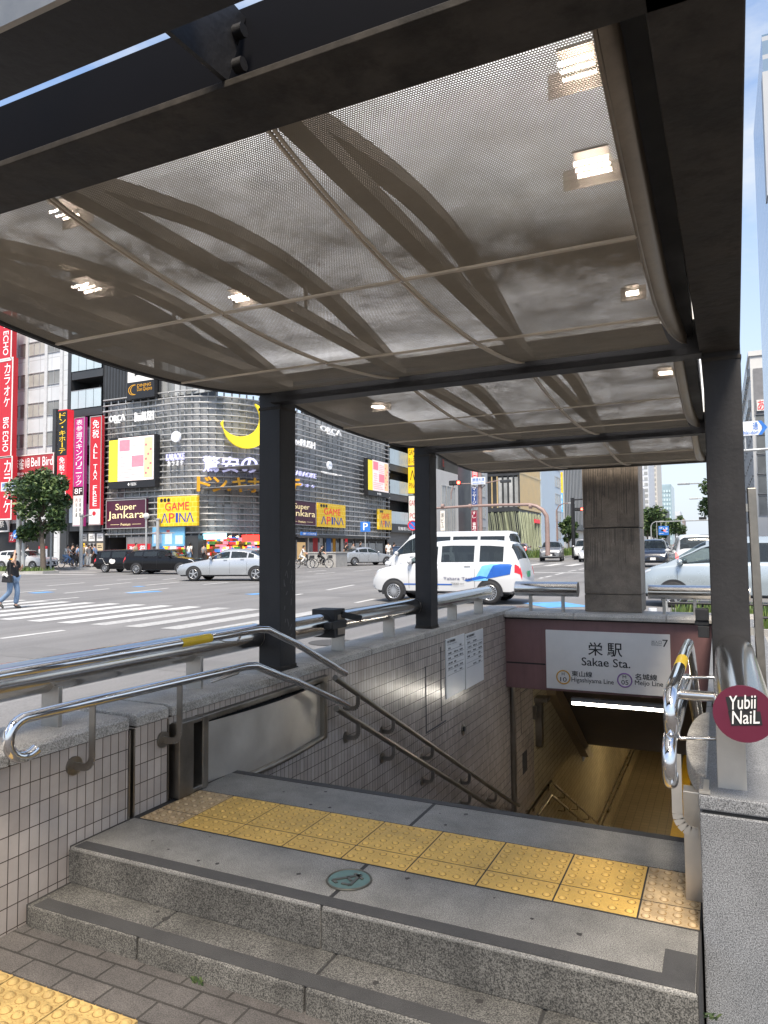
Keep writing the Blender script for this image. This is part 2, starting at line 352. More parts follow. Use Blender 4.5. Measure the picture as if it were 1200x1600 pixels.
# ================================================================ steps, landing and the flight down
st = thing('entrance_steps', 'grey speckled granite steps with dark anti-slip strips leading to the station stairs', 'steps', (-1.4, 2.4, PZ))
XL, XR = -2.68, -.095
def slabs(name, xs, y0, y1, z0, z1, m, g=.004):
    for a, b in zip(xs, xs[1:]):
        MB().use(m).box((a+g, y0, z0), (b-g, y1, z1)).build(name, None, st, .009)
MB().use(M_joint).box((XL, 2.35, -.6), (XR, 3.52, -.0012)).box((XL, 2.13, -.6), (XR, 2.36, -.161)).build('bedding', None, st)
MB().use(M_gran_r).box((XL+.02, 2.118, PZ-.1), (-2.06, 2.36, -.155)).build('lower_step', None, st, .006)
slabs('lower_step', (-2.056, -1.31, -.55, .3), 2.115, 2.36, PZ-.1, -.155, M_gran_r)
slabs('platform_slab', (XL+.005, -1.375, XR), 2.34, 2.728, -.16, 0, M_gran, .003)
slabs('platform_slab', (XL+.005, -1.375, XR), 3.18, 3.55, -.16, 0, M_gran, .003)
MB().use(M_gran_r).box((XL+.007, 2.3375, -.152), (-1.381, 2.3395, -.0135)).box((-1.369, 2.3375, -.152), (XR-.002, 2.3395, -.0135)).build('riser_shade_face', None, st)  # thin darker sheets over the slab fronts, painting the riser shade
sb = MB().use(M_strip); sb.box((XL+.03, 2.348, 0), (XR-.01, 2.412, .0025)).box((XR-.105, 2.412, 0), (XR-.01, 2.56, .0025)); sb.build('anti_slip_strip', None, st)
sb = MB().use(M_strip); sb.box((XL+.05, 2.124, -.155), (.28, 2.195, -.1525)); sb.build('anti_slip_strip', None, st)
sb = MB().use(M_strip); sb.box((XL+.02, 3.50, 0), (XR-.03, 3.548, .0025)); sb.build('anti_slip_strip', None, st)
TR, RI = .347, .175
mb = MB().use(M_gran); y = 3.55; z = 0
for k in range(18):
    z -= RI; mb.box((XL, y-.05, z-.4), (XR-.02, y+TR, z)); y += TR
YL, ZL = y, z                               # first landing
mb.box((XL, YL-.1, ZL-.4), (XR-.02, YL+1.75, ZL)); y = YL+1.75
for k in range(13):
    z -= RI; mb.box((XL, y-.05, z-.4), (XR-.02, y+TR, z)); y += TR
mb.build('stair_flight', None, st); YF2, ZF = y, z
mb = MB().use(M_strip); yy, zz = 3.55, 0
for k in range(18):
    zz -= RI; yy += TR; mb.box((XL+.03, yy-.05, zz), (XR-.06, yy-.005, zz+.0025))
mb.build('stair_nosing', None, st)
M_pfloor = bricks('passage_floor_tile', (.22, .175, .11), (.19, .15, .095), (.07, .05, .03), .2, .2, .006, 'xy', (0, 0), 0, .45, .3, .2, 1.0)
mb = MB().use(M_pfloor); mb.box((XL, YF2-.3, ZF-.3), (4, 36, ZF-RI)); struct(mb.build('passage_floor'), 'brown tiled floor of the underground passage', 'floor')
M_pyel = mat('passage_tactile', (.62, .40, .03), .5, 0, .1)
mb = MB().use(M_pyel)
tz = ZF-RI
for k in range(34): mb.box((-1.28, YF2+.5+k*.3+.004, tz), (-.985, YF2+.5+(k+1)*.3-.004, tz+.006))
for k in range(5): mb.box((-1.28+.3+k*.3, YF2+.5, tz), (-.985+.3+k*.3, YF2+.795, tz+.006))
tag(mb.build('tactile_guide_path'), 'yellow guide path on the brown floor of the passage below', 'tactile paving')
rg_ = random.Random(9); mb = MB().use(mat('gum_dark', (.035, .032, .029), .8))
for (x, y, z, r) in [(-2.05, 2.27, -.155, .016), (-2.12, 2.30, -.155, .009), (-1.1, 2.24, -.155, .012), (-.75, 2.29, -.155, .015)]+[(rg_.uniform(-2.5, -.2), rg_.choice([rg_.uniform(2.44, 2.70), rg_.uniform(3.22, 3.46)]), 0, rg_.uniform(.004, .011)) for _ in range(22)]:
    mb.add([(x+r*rg_.uniform(.7, 1.25)*math.cos(t), y+r*rg_.uniform(.7, 1.25)*math.sin(t), z+.0012) for t in [i*math.pi/6 for i in range(12)]], [tuple(range(12))])
gm = mb.build('gum_marks', None, st); gm['kind'] = 'stuff'
mb = MB(); wl = [mat('weed_a', (.035, .065, .02), .7), mat('weed_b', (.06, .085, .025), .7)]
for (x, y, z) in ((-1.75, 2.108, PZ), (-.085, 2.66, PZ)):
    for q in range(16):
        a = rg_.uniform(0, 6.28); h = rg_.uniform(.008, .02); l = rg_.uniform(.006, .025); mb.use(wl[q % 2]); c = (x+rg_.uniform(-.03, .03), y-abs(rg_.uniform(0, .012)), z)
        mb.add([(c[0]-.003, c[1], c[2]), (c[0]+.003, c[1], c[2]), (c[0]+l*math.cos(a)+.006, c[1]+l*math.sin(a)*.5, c[2]+h), (c[0]+l*math.cos(a)-.006, c[1]+l*math.sin(a)*.5, c[2]+h*.9)], [(0, 1, 2, 3)])
tag(mb.build('weeds'), 'tiny weeds sprouting from the joints at the foot of the steps', 'weeds', kind='stuff')
# ---- yellow tactile paving on the landing
tp = thing('tactile_paving', 'double row of yellow dotted tactile tiles across the granite landing', 'tactile paving', (-1.4, 2.95, 0))
xs = [-2.64, -2.404, -2.104, -1.804, -1.504, -1.204, -.904, -.604, -.304, -.098]
random.seed(4)
def tactile(x0, x1, y0, y1, z, nx, ny, m, par, r=.0135):
    b = MB().use(m); g = .0035
    b.box((x0+g, y0+g, z-.03), (x1-g, y1-g, z+.001))
    px = (x1-x0)/nx; py = (y1-y0)/ny
    for i in range(nx):
        for j in range(ny): b.use(m); b.dome((x0+(i+.5)*px, y0+(j+.5)*py, z+.001), r, .009*r/.0145, 12); b.use(M_dome_shade); b.add([(x0+(i+.5)*px+r*1.22*math.cos(q), y0+(j+.5)*py+r*1.22*math.sin(q), z+.0014) for q in [k_*math.pi/6 for k_ in range(12)]], [tuple(range(12))])
    # fine studs between the domes
    for i in range(nx*2):
        for j in range(ny*2):
            if (i+j) % 2: continue
            b.dome((x0+(i+.25)*px/2+px*.12, y0+(j+.25)*py/2+py*.35, z+.001), .003, .001, 5)
    return b.build('tile', None, par)
for i in range(len(xs)-1):
    wdt = xs[i+1]-xs[i]; nx = max(3, round(wdt/.058))
    worn = i in (0, 8)
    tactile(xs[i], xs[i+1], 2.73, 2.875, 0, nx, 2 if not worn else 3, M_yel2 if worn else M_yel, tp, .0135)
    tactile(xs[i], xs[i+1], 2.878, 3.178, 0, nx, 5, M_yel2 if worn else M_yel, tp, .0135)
gt = thing('tactile_paving', 'yellow dotted tactile tiles set in the dark block paving below the steps', 'tactile paving', (-2.4, 1.7, PZ))
M_yel3 = mat('tactile_concrete', (.40, .27, .095), .8, 0, .25, 6, .8, 70, dirt=.35)
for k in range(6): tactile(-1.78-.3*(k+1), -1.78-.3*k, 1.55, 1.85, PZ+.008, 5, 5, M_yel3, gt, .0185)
# ---- survey plaque
pq = thing('survey_plaque', 'small round teal metal plaque with a peak emblem set in the landing', 'plaque', (-1.375, 2.565, 0))
M_teal = mat('teal_enamel', (.085, .145, .13), .5, 0, .2, 12); M_brass = mat('dull_bronze', (.13, .12, .095), .45, .6)
MB().use(M_teal).cyl((-1.375, 2.565, -.002), (-1.375, 2.565, .004), .083, 40).build('disc', None, pq)
mb = MB().use(M_brass); c = (-1.375, 2.565)
mb.tube([(c[0]+.088*math.cos(t), c[1]+.088*math.sin(t), .003) for t in [i*2*math.pi/40 for i in range(40)]], .005, 6, False, True); mb.build('rim', None, pq)
mb = MB().use(M_brass)
def seg(a, b, wd=.012): mb.bar((c[0]+a[0], c[1]+a[1], .005), (c[0]+b[0], c[1]+b[1], .005), wd, .006)
seg((-.055, -.035), (.028, .05)); seg((.028, .05), (.028, -.045)); seg((.028, -.045), (-.01, -.045)); seg((-.055, -.035), (-.03, -.05)); seg((-.012, .012), (.015, -.012)); seg((.0, .05), (.05, .02))
mb.build('emblem', None, pq)
# ================================================================ left wall (tiled) and its coping
lw = thing('tiled_wall', 'wall of small pinkish vertical tiles with granite coping left of the stairs', 'wall', (-2.86, 4, PZ))
XO = -3.06; CT = .50
mb = MB().use(M_tile)
mb.box((XO+.02, -3, -.6), (XL, 2.69, .435)).box((XO+.02, 2.735, -.6), (XL, 2.965, .435)).box((XO+.02, 2.965, .395), (XL-.004, 4.64, .435))
mb.box((XO+.02, 4.64, -6.2), (XL, 11.05, .435)).box((XO+.02, 2.965, -6.2), (XL-.003, 4.64, -.08)); mb.build('tile_face', None, lw)
MB().use(M_tile_r).box((XO+.02, 11.05, -6.6), (XL, 36, -.4)).build('warm_tile_face', None, lw)
MB().use(M_tile).box((XO+.02, 2.6, -.6), (XL-.06, 4.64, .43)).build('core', None, lw)
yc = [-3, -.9, .55, 2.03, 2.69]; g = .004
for a, b in list(zip(yc, yc[1:]))+[(2.735, 2.968)]+list(zip([2.99, 3.9, 4.46, 5.4, 6.6, 7.9, 9.42], [3.9, 4.46, 5.4, 6.6, 7.9, 9.42, 10.16])):
    MB().use(M_cop).prism([(XL+.012, CT-.062), (XL+.012, CT-.012), (XL-.03, CT), (XO-.01, CT), (XO-.01, CT-.062)], a+g, b-g, 'y').build('coping_slab', None, lw, .004)
mb = MB().use(M_steel_d).box((XL-.03, 2.692, PZ), (XL+.006, 2.702, CT-.07)).box((XL-.03, 2.722, -.02), (XL+.006, 2.733, CT-.07)).box((XL-.045, 2.70, PZ), (XL-.03, 2.724, CT-.07))
mb.box((XL-.02, 2.968, -.0), (XL+.006, 2.975, CT-.07)); mb.build('flood_board_channel', None, lw)
mb = MB().use(M_steel_d).cyl((XL+.035, 9.74, -3.3), (XL+.035, 9.74, -.52), .035, 14); mb.build('drain_pipe', None, lw)
mb = MB().use(M_steel_d).cyl((XL, 7.73, -.71), (XL+.012, 7.73, -.71), .06, 18); mb.use(M_black).cyl((XL+.012, 7.72, -.70), (XL+.03, 7.72, -.70), .028, 12); mb.build('round_vent', None, lw)
mb = MB().use(M_strip)                         # inspection hatch outline and small hatches
mb.box((XL, 6.62, -.5), (XL+.004, 6.635, .16)).box((XL, 6.62, -.5), (XL+.004, 7.19, -.485)).box((XL, 7.05, -.47), (XL+.005, 7.06, .3))
mb.box((XL, 10.3, -1.35), (XL+.004, 10.31, -.75)).box((XL, 10.3, -.78), (XL+.004, 10.75, -.77)).box((XL, 10.35, -1.95), (XL+.006, 10.6, -1.65)); mb.build('hatch_outline', None, lw)
# ---- stainless flood barrier housing
fb = thing('flood_barrier_box', 'stainless steel flood barrier cabinet with a bulging brushed front let into the tiled wall', 'cabinet', (-2.66, 3.8, 0))
mb = MB().use(M_steel_d)
mb.box((XL-.04, 3.0, .005), (XL+.055, 3.115, .40)).box((XL-.04, 3.19, .005), (XL+.055, 3.235, .40)).box((XL-.04, 3.115, .375), (XL+.053, 3.19, .398)).box((XL-.04, 3.115, .005), (XL+.053, 3.19, .03)); mb.build('end_post', None, fb, .004)
MB().use(M_black).box((XL-.05, 3.116, .03), (XL-.01, 3.189, .375)).build('slot', None, fb)
mb = MB().use(M_steel_d); mb.box((XL-.06, 3.24, .36), (XL+.03, 4.64, .392)).box((XL-.06, 4.585, -.07), (XL+.02, 4.64, .36)).box((XL-.06, 3.24, -.03), (XL+.015, 3.29, .36)).build('frame', None, fb, .004)
PB = lambda t: .055*math.sin(math.pi*min(1, max(0, t)))
mb = MB().use(M_steel_b); mb.grid(lambda u, v: (XL-.012+PB(u), 3.29+u*1.295, -.045+v*.385), 28, 2); mb.build('bulged_panel', None, fb)
mb = MB().use(M_steel_d); mb.tube([(XL+.0+PB(i/24), 3.27+i/24*1.33, -.05) for i in range(25)], .02, 8); mb.build('bottom_rail', None, fb)
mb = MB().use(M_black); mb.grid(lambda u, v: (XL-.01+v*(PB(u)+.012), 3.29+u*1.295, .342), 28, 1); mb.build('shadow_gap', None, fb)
# ---- notices on the stair wall
M_paper = mat('notice_white', (.66, .66, .65), .35, 0, .04)
def notice(y0, y1, z0, z1, lab, seed):
    t = thing('notice_board', lab, 'notice', (XL, y0, z0), 'timetable notices on the stair wall')
    MB().use(M_paper).box((XL, y0, z0), (XL+.012, y1, z1)).build('panel', None, t, .002)
    mb = MB().use(M_ink); rnd = random.Random(seed); X = XL+.0135; N = (1, 0, 0); w = y1-y0; h = z1-z0
    letter(mb, '地下鉄時刻表', (X, y0+.06*w, z1-.075*h), (0, 1, 0), (0, 0, 1), w*.42, .045*h, .01); letter(mb, 'Subway Timetable', (X, y0+.06*w, z1-.115*h), (0, 1, 0), (0, 0, 1), w*.5, .022*h)
    for i in range(6):
        zz = z1-(.2+i*.085)*h; mb.box((X-.0005, y0+.06*w, zz), (X, y0+.94*w, zz+.003*h+.0008))
        for k in range(3):
            yy = y0+w*(.1+.3*k)
            if rnd.random() < .75: letter(mb, rnd.choice(['初発 5:31', '終発 0:28', '平日', '土休日', '名古屋', '藤が丘', '高畑']), (X, yy, zz+.018*h), (0, 1, 0), (0, 0, 1), w*rnd.uniform(.1, .22), .03*h, .01)
    mb.build('printed_text', None, t); return t
notice(7.19, 7.80, -.27, .36, 'left of two white printed notices on the tiled stair wall', 3)
notice(7.83, 8.51, -.33+.05, .345, 'right of two white printed notices on the stair wall, nearer the mauve fascia', 5)
# ================================================================ back wall, fascia and station sign
bw = thing('fascia_wall', 'dark mauve enamel fascia wall above the mouth of the subway passage', 'wall', (-1.4, 9.7, PZ))
mb = MB().use(M_mauve).box((XL+.002, 9.55, -.55), (.3, 9.9, .385)); mb.build('fascia_panel', None, bw)
MB().use(M_joint).box((XL+.01, 9.548, -.225), (-2.14, 9.5495, -.205)).box((XL+.002, 9.546, .375), (-.1, 9.5495, .388)).build('panel_joint', None, bw)
for a, b in zip([XL+.002, -1.75, -.62, .3], [-1.75, -.62, .3, .42]):
    MB().use(M_cop).prism([(9.47, .40), (9.47, .44), (9.50, .475), (10.18, .475), (10.18, .40)], a+.003, b-.003, 'x').build('coping_slab', None, bw, .004)
MB().use(M_tile).box((XO, 9.9, -.6), (.4, 10.16, .40)).build('core', None, bw)
sg = thing('station_sign', 'white station name sign reading Sakae Sta. on the mauve fascia', 'sign', (-1.34, 9.55, -.15))
SX0, SX1, SZ0, SZ1 = -2.125, -.585, -.52, .245
MB().use(M_white).box((SX0, 9.525, SZ0), (SX1, 9.55, SZ1)).build('panel', None, sg, .003)
mb = MB().use(M_ink); SW, SH = SX1-SX0, SZ1-SZ0; SY = 9.5235
def sgt(mb, s, u0, v0, u1, v1, bold=0.0): letter(mb, s, (SX0+u0*SW, SY, SZ0+v0*SH), (1, 0, 0), (0, 0, 1), (u1-u0)*SW, (v1-v0)*SH, bold)
sgt(mb, '栄', .355, .60, .475, .82, .04); sgt(mb, '駅', .51, .60, .63, .82, .04); sgt(mb, 'Sakae Sta.', .30, .425, .69, .56, .04)
sgt(mb, '出入口', .86, .845, .935, .90); sgt(mb, 'Entrance', .86, .815, .935, .84); sgt(mb, '7', .943, .80, .985, .915, .03)
sgt(mb, '東山線', .215, .23, .385, .325, .05); sgt(mb, 'Higashiyama Line', .213, .115, .557, .215, .015)
sgt(mb, '名城線', .725, .245, .895, .345, .05); sgt(mb, 'Meijo Line', .723, .135, .938, .235, .015)
sgt(mb, 'H', .132, .235, .155, .285, .02); sgt(mb, '10', .118, .13, .172, .205, .02); sgt(mb, 'M', .628, .25, .656, .30, .02); sgt(mb, '05', .617, .15, .672, .225, .02)
mb.build('lettering', None, sg)
def ring(mb, cx, cz, r, t, Y, n=36):
    mb.tube([(cx+r*math.cos(2*math.pi*i/n), Y, cz+r*math.sin(2*math.pi*i/n)) for i in range(n)], t, 6, False, True)
mb = MB().use(mat('line_ochre', (.62, .33, .03), .5)); ring(mb, SX0+.145*SW, SZ0+.205*SH, .085, .009, SY); mb.build('line_ring', None, sg)
mb = MB().use(mat('line_purple', (.27, .14, .36), .5)); ring(mb, SX0+.644*SW, SZ0+.222*SH, .085, .009, SY); mb.build('line_ring', None, sg)
# ---- passage below
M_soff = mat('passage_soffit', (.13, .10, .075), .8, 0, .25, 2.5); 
ps = thing('passage_ceiling', 'brown sloping soffit over the lower flight of the subway stairs', 'ceiling', (-1.4, 12, -1))
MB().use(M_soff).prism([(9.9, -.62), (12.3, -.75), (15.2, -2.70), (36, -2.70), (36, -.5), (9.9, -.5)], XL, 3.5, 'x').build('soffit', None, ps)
MB().use(mat('passage_haunch', (.26, .19, .11), .7)).prism([(11.9, -.78), (12.9, -1.35), (15.6, -3.05), (15.0, -2.9), (12.0, -1.1)], XL+.001, XL+.16, 'x').build('haunch_beam', None, ps)
pw = thing('passage_wall', 'cream tiled wall on the right of the subway passage', 'wall', (3.4, 20, -5))
MB().use(M_tile_r).box((3.4, 14.5, -6.6), (3.7, 36, -.5)).box((-2.7, 35.8, -6.6), (3.4, 36, -.5)).build('tile_face', None, pw)
def strip_lamp(name, lab, a, b, col, e, r=.02):
    t = thing(name, lab, 'lamp', a)
    mb = MB().use(mat('lamp_housing_'+name, (.3, .3, .3), .5)); mb.bar(Vector(a)+Vector((0, 0, .05)), Vector(b)+Vector((0, 0, .05)), .09, .05); mb.build('housing', None, t)
    mb = MB().use(mat('tube_'+name+str(e), (1, 1, 1), .5, emit=e, ecol=col)); mb.cyl(a, b, r, 12); mb.build('tube', None, t); return t
strip_lamp('fluorescent_lamp', 'glowing fluorescent tube under the fascia at the mouth of the passage', (-1.84, 9.75, -.735), (-.60, 9.75, -.735), (1, .93, .80), 13, .022)
strip_lamp('passage_lamp', 'warm strip lamp on the low ceiling deep in the passage', (-1.9, 17.5, -2.80), (-.3, 17.5, -2.80), (1, .78, .44), 17, .05)
strip_lamp('passage_lamp', 'warm strip lamp farthest along the passage ceiling', (-1.9, 22.5, -2.80), (-.3, 22.5, -2.80), (1, .78, .44), 17, .05)
mb = MB().use(M_steel_d).box((XL, 11.16, -1.75), (XL+.10, 11.3, -1.02)).box((XL, 11.1, -1.05), (XL+.2, 11.36, -.99)).box((XL, 11.0, -1.3), (XL+.06, 11.07, -1.1)); tag(mb.build('conduit_box', None, None, .004), 'narrow grey metal box fixed to the passage wall below the fascia', 'box')
tag(MB().use(M_white).box((XL, 15.2, -3.05), (XL+.02, 15.45, -2.75)).build('wall_plate'), 'small pale plate on the warm lit passage wall', 'plate')
# ================================================================ concrete pillar
pl = thing('canopy_pillar', 'square rain-streaked granite pillar standing on the back coping', 'pillar', (-1.28, 10.15, .47))
M_pil = granite('pillar_granite', (.225, .182, .142), .4, 220, .4, .5, .5)
mb = MB().use(M_pil); X0, X1, Y0, Y1 = -1.66, -.935, 9.85, 10.45
for z0, z1 in ((.478, .705), (.712, 1.585), (1.60, 2.62)): mb.box((X0, Y0, z0), (X1, Y1, z1))
mb.use(M_joint).box((X0+.012, Y0+.012, .478), (X1-.012, Y1-.012, 2.62))
mb.build('shaft', None, pl, .008)
# dark run-off streaks on the front face
M_streak = mat('runoff_stain', (.07, .058, .048), .6, 0, .3, 9); mb = MB().use(M_streak); rnd = random.Random(2); xx = X0+.02
while xx < X1-.05:
    wd = rnd.uniform(.003, .010); ln = rnd.uniform(.15, .95); zt = 2.6
    mb.box((xx, Y0-.0015, max(1.61, zt-ln*1.1)), (xx+wd, Y0-.0005, zt))
    if rnd.random() < .8: mb.box((xx, Y0-.0015, 1.575-ln*.6), (xx+wd*.8, Y0-.0005, 1.58))
    xx += wd+rnd.uniform(.004, .016)
mb.build('runoff_streaks', None, pl)
# ================================================================ guard rails of fat stainless tube
def flatpost(mb, x0, x1, y, z0, z1, t=.014): mb.box((x0, y-t, z0), (x1, y+t, z1))
def rail(lab, p, q, posts, capa=None, capb=None, r=.085, group='fat tube guard rails round the stairwell', along='y'):
    t = thing('guard_rail', lab, 'guard rail', p, group)
    mb = MB().use(M_steel); mb.tube([Vector(p)+(Vector(q)-Vector(p))*(i/6) for i in range(7)], r, 32, False); mb.build('tube', None, t)
    d = (Vector(q)-Vector(p)).normalized()
    for e, cc, sgn in ((p, capa, -1), (q, capb, 1)):
        m = cc or M_steel_b; mb = MB().use(m); mb.cyl(Vector(e)-d*.002*sgn, Vector(e)+d*.006*sgn, r*(1.01 if cc else .99), 32); mb.build('end_cap', None, t)
    for s in posts:
        mb = MB().use(M_post)
        if along == 'y': mb.box((p[0]-.01, s-.012, CT-.004), (p[0]+.105, s+.012, p[2]-r*.55))
        else: mb.box((s-.018, p[1]-.035, .472), (s+.018, p[1]+.035, p[2]-r*.7))
        mb.build('post', None, t, .003)
    return t
rail('long fat stainless tube rail along the near part of the left wall coping', (-2.92, -1.5, .735), (-2.92, 4.08, .735), (-.6, .7, 2.40, 3.41))
rail('fat tube rail with burgundy cap and black clamp between the two left canopy posts', (-2.90, 4.42, .73), (-2.90, 6.86, .73), (5.15, 6.14), M_cap)
rail('fat stainless tube rail beyond the second left canopy post, ending at the corner', (-2.88, 7.14, .73), (-2.88, 9.35, .74), (7.85, 8.85), M_cap)
rail('short fat stainless tube rail on the back coping left of the granite pillar', (-2.57, 9.75, .775), (-1.73, 9.75, .775), (-2.37, -1.93), along='x', r=.1)
rail('fat stainless tube rail on the back coping right of the granite pillar', (-.84, 9.8, .755), (.32, 9.8, .755), (-.66, -.30), along='x', r=.09)
rr_ = rail('fat stainless tube rail with a stickered burgundy end cap on the right wall', (.055, 2.6, .775), (.055, 4.09, .775), (), M_cap, r=.09)
MB().use(M_steel_b).box((-.03, 2.80, .465), (.062, 2.83, .70)).build('post', None, rr_, .003)
MB().use(M_steel_b).box((-.03, 3.75, .465), (.062, 3.78, .70)).build('post', None, rr_, .003)
mb = MB().use(M_ink); Yc = 2.5925
mb.add([(.012, Yc, .778), (.094, Yc, .790), (.096, Yc, .84-.004), (.004, Yc, .826)], [(0, 1, 2, 3)]); mb.add([(.018, Yc, .735), (.108, Yc, .745), (.103, Yc, .788), (.010, Yc, .78)], [(0, 1, 2, 3)]); mb.build('sticker', None, rr_)
mb = MB().use(M_white); letter(mb, 'Yubii', (.012, Yc-.002, .786), (1, 0, .14), (0.05, 0, 1), .078, .044, .04); letter(mb, 'NaiL', (.02, Yc-.002, .741), (1, 0, .11), (0.05, 0, 1), .08, .042, .04); mb.build('sticker_lettering', None, rr_)
# black clamp on the second rail
ck = thing('rail_clamp', 'black steel clamp box with two arms gripping the fat tube rail', 'clamp', (-2.88, 5.05, .73))
mb = MB().use(M_black); mb.box((-3.0, 4.98, .62), (-2.79, 5.16, .845)); mb.bar((-2.80, 5.03, .735), (-2.76, 4.80, .735), .05, .05); mb.bar((-2.80, 5.10, .80), (-2.70, 5.26, .755), .05, .05); mb.box((-2.80, 4.86, .70), (-2.74, 5.10, .76)); mb.build('clamp_body', None, ck, .006)
MB().use(M_steel_d).box((-2.79, 5.03, .64), (-2.785, 5.15, .80)).build('side_plate', None, ck)
# ================================================================ handrails
def arc(c, r, a0, a1, n, ax='yz', x=0):
    return [(x, c[0]+r*math.cos(a0+(a1-a0)*i/n), c[1]+r*math.sin(a0+(a1-a0)*i/n)) for i in range(n+1)]
hr = thing('handrail', 'double stainless stair handrail with hooked ends along the left tiled wall', 'handrail', (-2.6, 3, 0))
HX = -2.565
def hook(c, r, x): return arc(c, r, R_(-50), R_(-270), 16, x=x)      # from the tucked end round to the top
mb = MB().use(M_chrome); mb.tube(hook((1.78, .755), .078, HX)+[(HX, 2.2, .836), (HX, 3.62, .838), (HX, 3.72, .828), (HX, 3.88, .765), (HX, 4.08, .69), (HX, 4.74, .395)], .0235, 18); mb.build('upper_rail', None, hr)
mb = MB().use(M_steel_d); mb.tube([(HX-.01, 4.6, .385), (HX-.01, 6.2, -.42), (HX-.01, 9.42, -2.05), (HX-.01, 9.72, -2.17)], .0225, 14); mb.build('upper_rail', None, hr)
mb = MB().use(M_chrome); mb.tube(hook((2.02, .57), .078, HX)+[(HX, 2.3, .648), (HX, 3.50, .632), (HX, 3.60, .622), (HX, 3.84, .53), (HX, 4.05, .455), (HX, 4.78, .15)], .0235, 18); mb.build('lower_rail', None, hr)
mb = MB().use(M_steel_d); mb.tube([(HX-.01, 4.62, .16), (HX-.01, 6.2, -.64), (HX-.01, 9.42, -2.28), (HX-.01, 9.72, -2.4)], .0225, 14); mb.build('lower_rail', None, hr)
mb = MB().use(mat('hazard_yellow', (.62, .42, .02), .4)); mb.tube([(HX, 2.93, .8375), (HX, 3.17, .838)], .0246, 18); mb.build('yellow_sleeve', None, hr)
def jbr(y, ztop, drop, flange=True):
    b = MB().use(M_brk); pts = [(HX, ztop)]+[(HX, ztop-drop+.05)]+[(HX-.05+.05*math.cos(t), ztop-drop+.05+.05*math.sin(t)) for t in [R_(-18*k) for k in range(6)]]+[(XL, ztop-drop)]
    for (xa, za), (xb, zb) in zip(pts, pts[1:]): b.bar((xa, y, za), (xb, y, zb), .034, .007, (0, 1, 0)) if abs(xa-xb)+abs(za-zb) > 1e-4 else None
    if flange: b.use(M_steel_d).cyl((XL, y, ztop-drop), (XL+.012, y, ztop-drop), .042, 20)
    b.build('bracket', None, hr)
jbr(2.36, .635, .285); jbr(2.93, .63, .30)
for y in (4.95, 5.6, 6.5, 7.6, 8.6, 9.35):
    zz = .22-(y-4.95)*.508; jbr(y, zz-.02, .11); jbr(y, zz-.245, .11)
for y in (3.45,):
    b = MB().use(M_steel); b.tube([(HX, y, .825), (HX-.02, y, .79), (HX-.12, y+.02, .78), (-2.76, y-.02, .80)], .009, 8); b.tube([(HX, y, .625), (HX-.02, y, .60), (-2.76, y-.02, .54)], .009, 8); b.build('bracket', None, hr)
h2 = thing('handrail', 'double dark handrail on the passage wall beside the lower flight of stairs', 'handrail', (-2.6, 12, -3))
M_hr2 = mat('handrail_bronze', (.28, .22, .14), .3, 1.0)
for nm, dz in (('upper_rail', 0), ('lower_rail', -.22)):
    mb = MB().use(M_hr2); mb.tube([(HX, 10.1, -2.42+dz), (HX, 11.68, -2.42+dz), (HX, 16.2, -4.63+dz), (HX, 30, -4.70+dz)], .022, 12); mb.build(nm, None, h2)
mb = MB().use(M_hr2)
for y in (10.5, 11.5, 12.7, 13.9, 15.1, 16.2, 18, 20, 22, 24):
    zz = -2.42 if y < 11.7 else max(-4.66, -2.42-(y-11.68)*.489)
    for dz in (0, -.22): MB().use(M_hr2).bar((HX, y, zz+dz-.02), (HX, y, zz+dz-.082), .02, .008, (0, 1, 0)).bar((HX, y, zz+dz-.08), (XL, y, zz+dz-.09), .02, .01).build('bracket', None, h2)
# ================================================================ right granite wall, coping, handrail
rw = thing('granite_wall', 'speckled grey granite end pier and wall right of the stairs', 'wall', (.2, 3.5, PZ))
XRW = -.088
MB().use(M_gran_l).box((XRW, 2.70, -.6), (.36, 3.0, .408)).build('end_pier', None, rw, .006)
MB().use(M_joint).box((XRW+.01, 2.705, .40), (.355, 10.0, .422)).build('shadow_joint', None, rw)
MB().use(M_gran_l).box((XRW-.002, 2.695, .42), (.37, 3.04, .470)).build('coping_slab', None, rw, .006)
for a, b in zip([3.04, 4.2, 5.6, 7.2, 8.6], [4.2, 5.6, 7.2, 8.6, 10.1]): MB().use(M_gran_l).box((XRW, a+.003, .42), (.37, b-.003, .468)).build('coping_slab', None, rw, .005)
MB().use(M_tile).box((-.09, 3.0, -6.6), (.34, 14.5, .41)).build('tile_face', None, rw)
mb = MB().use(M_cop); n = 24
pts = [(XRW+.02-.088*math.sin(math.pi*i/n), 2.90+.56*(1-math.cos(math.pi*i/n))) for i in range(n+1)]
mb.prism(pts, .40, .478, 'z'); mb.build('rounded_ledge', None, rw, .006)
mb = MB().use(M_steel_b); mb.box((XRW+.012, 2.715, .470), (XRW+.03, 2.86, .476)).box((XRW-.0, 2.698, .473), (XRW+.035, 2.72, .482)).build('coping_trim', None, rw)
mb = MB().use(M_steel_b); mb.box((-.152, 2.94, 0), (-.092, 3.02, .40)).build('flood_board_guide', None, rw, .003)
h3 = thing('handrail', 'chrome double handrail with looped ends on the right of the stairs', 'handrail', (-.165, 3, 0))
RX = -.168
mb = MB().use(M_chrome); mb.tube(arc((2.72, .735), .075, R_(-60), R_(-265), 14, x=RX)+[(RX, 3.0, .805), (RX, 3.9, .80), (RX, 4.05, .795)], .024, 18); mb.build('upper_rail', None, h3)
mb = MB().use(M_steel); mb.tube([(RX, 3.95, .795), (RX, 4.3, .785)], .026, 18); mb.build('joint_sleeve', None, h3)
mb = MB().use(mat('hazard_yellow', (.62, .42, .02), .4)); mb.tube([(RX, 3.3, .803), (RX, 3.55, .802)], .0252, 18); mb.build('yellow_sleeve', None, h3)
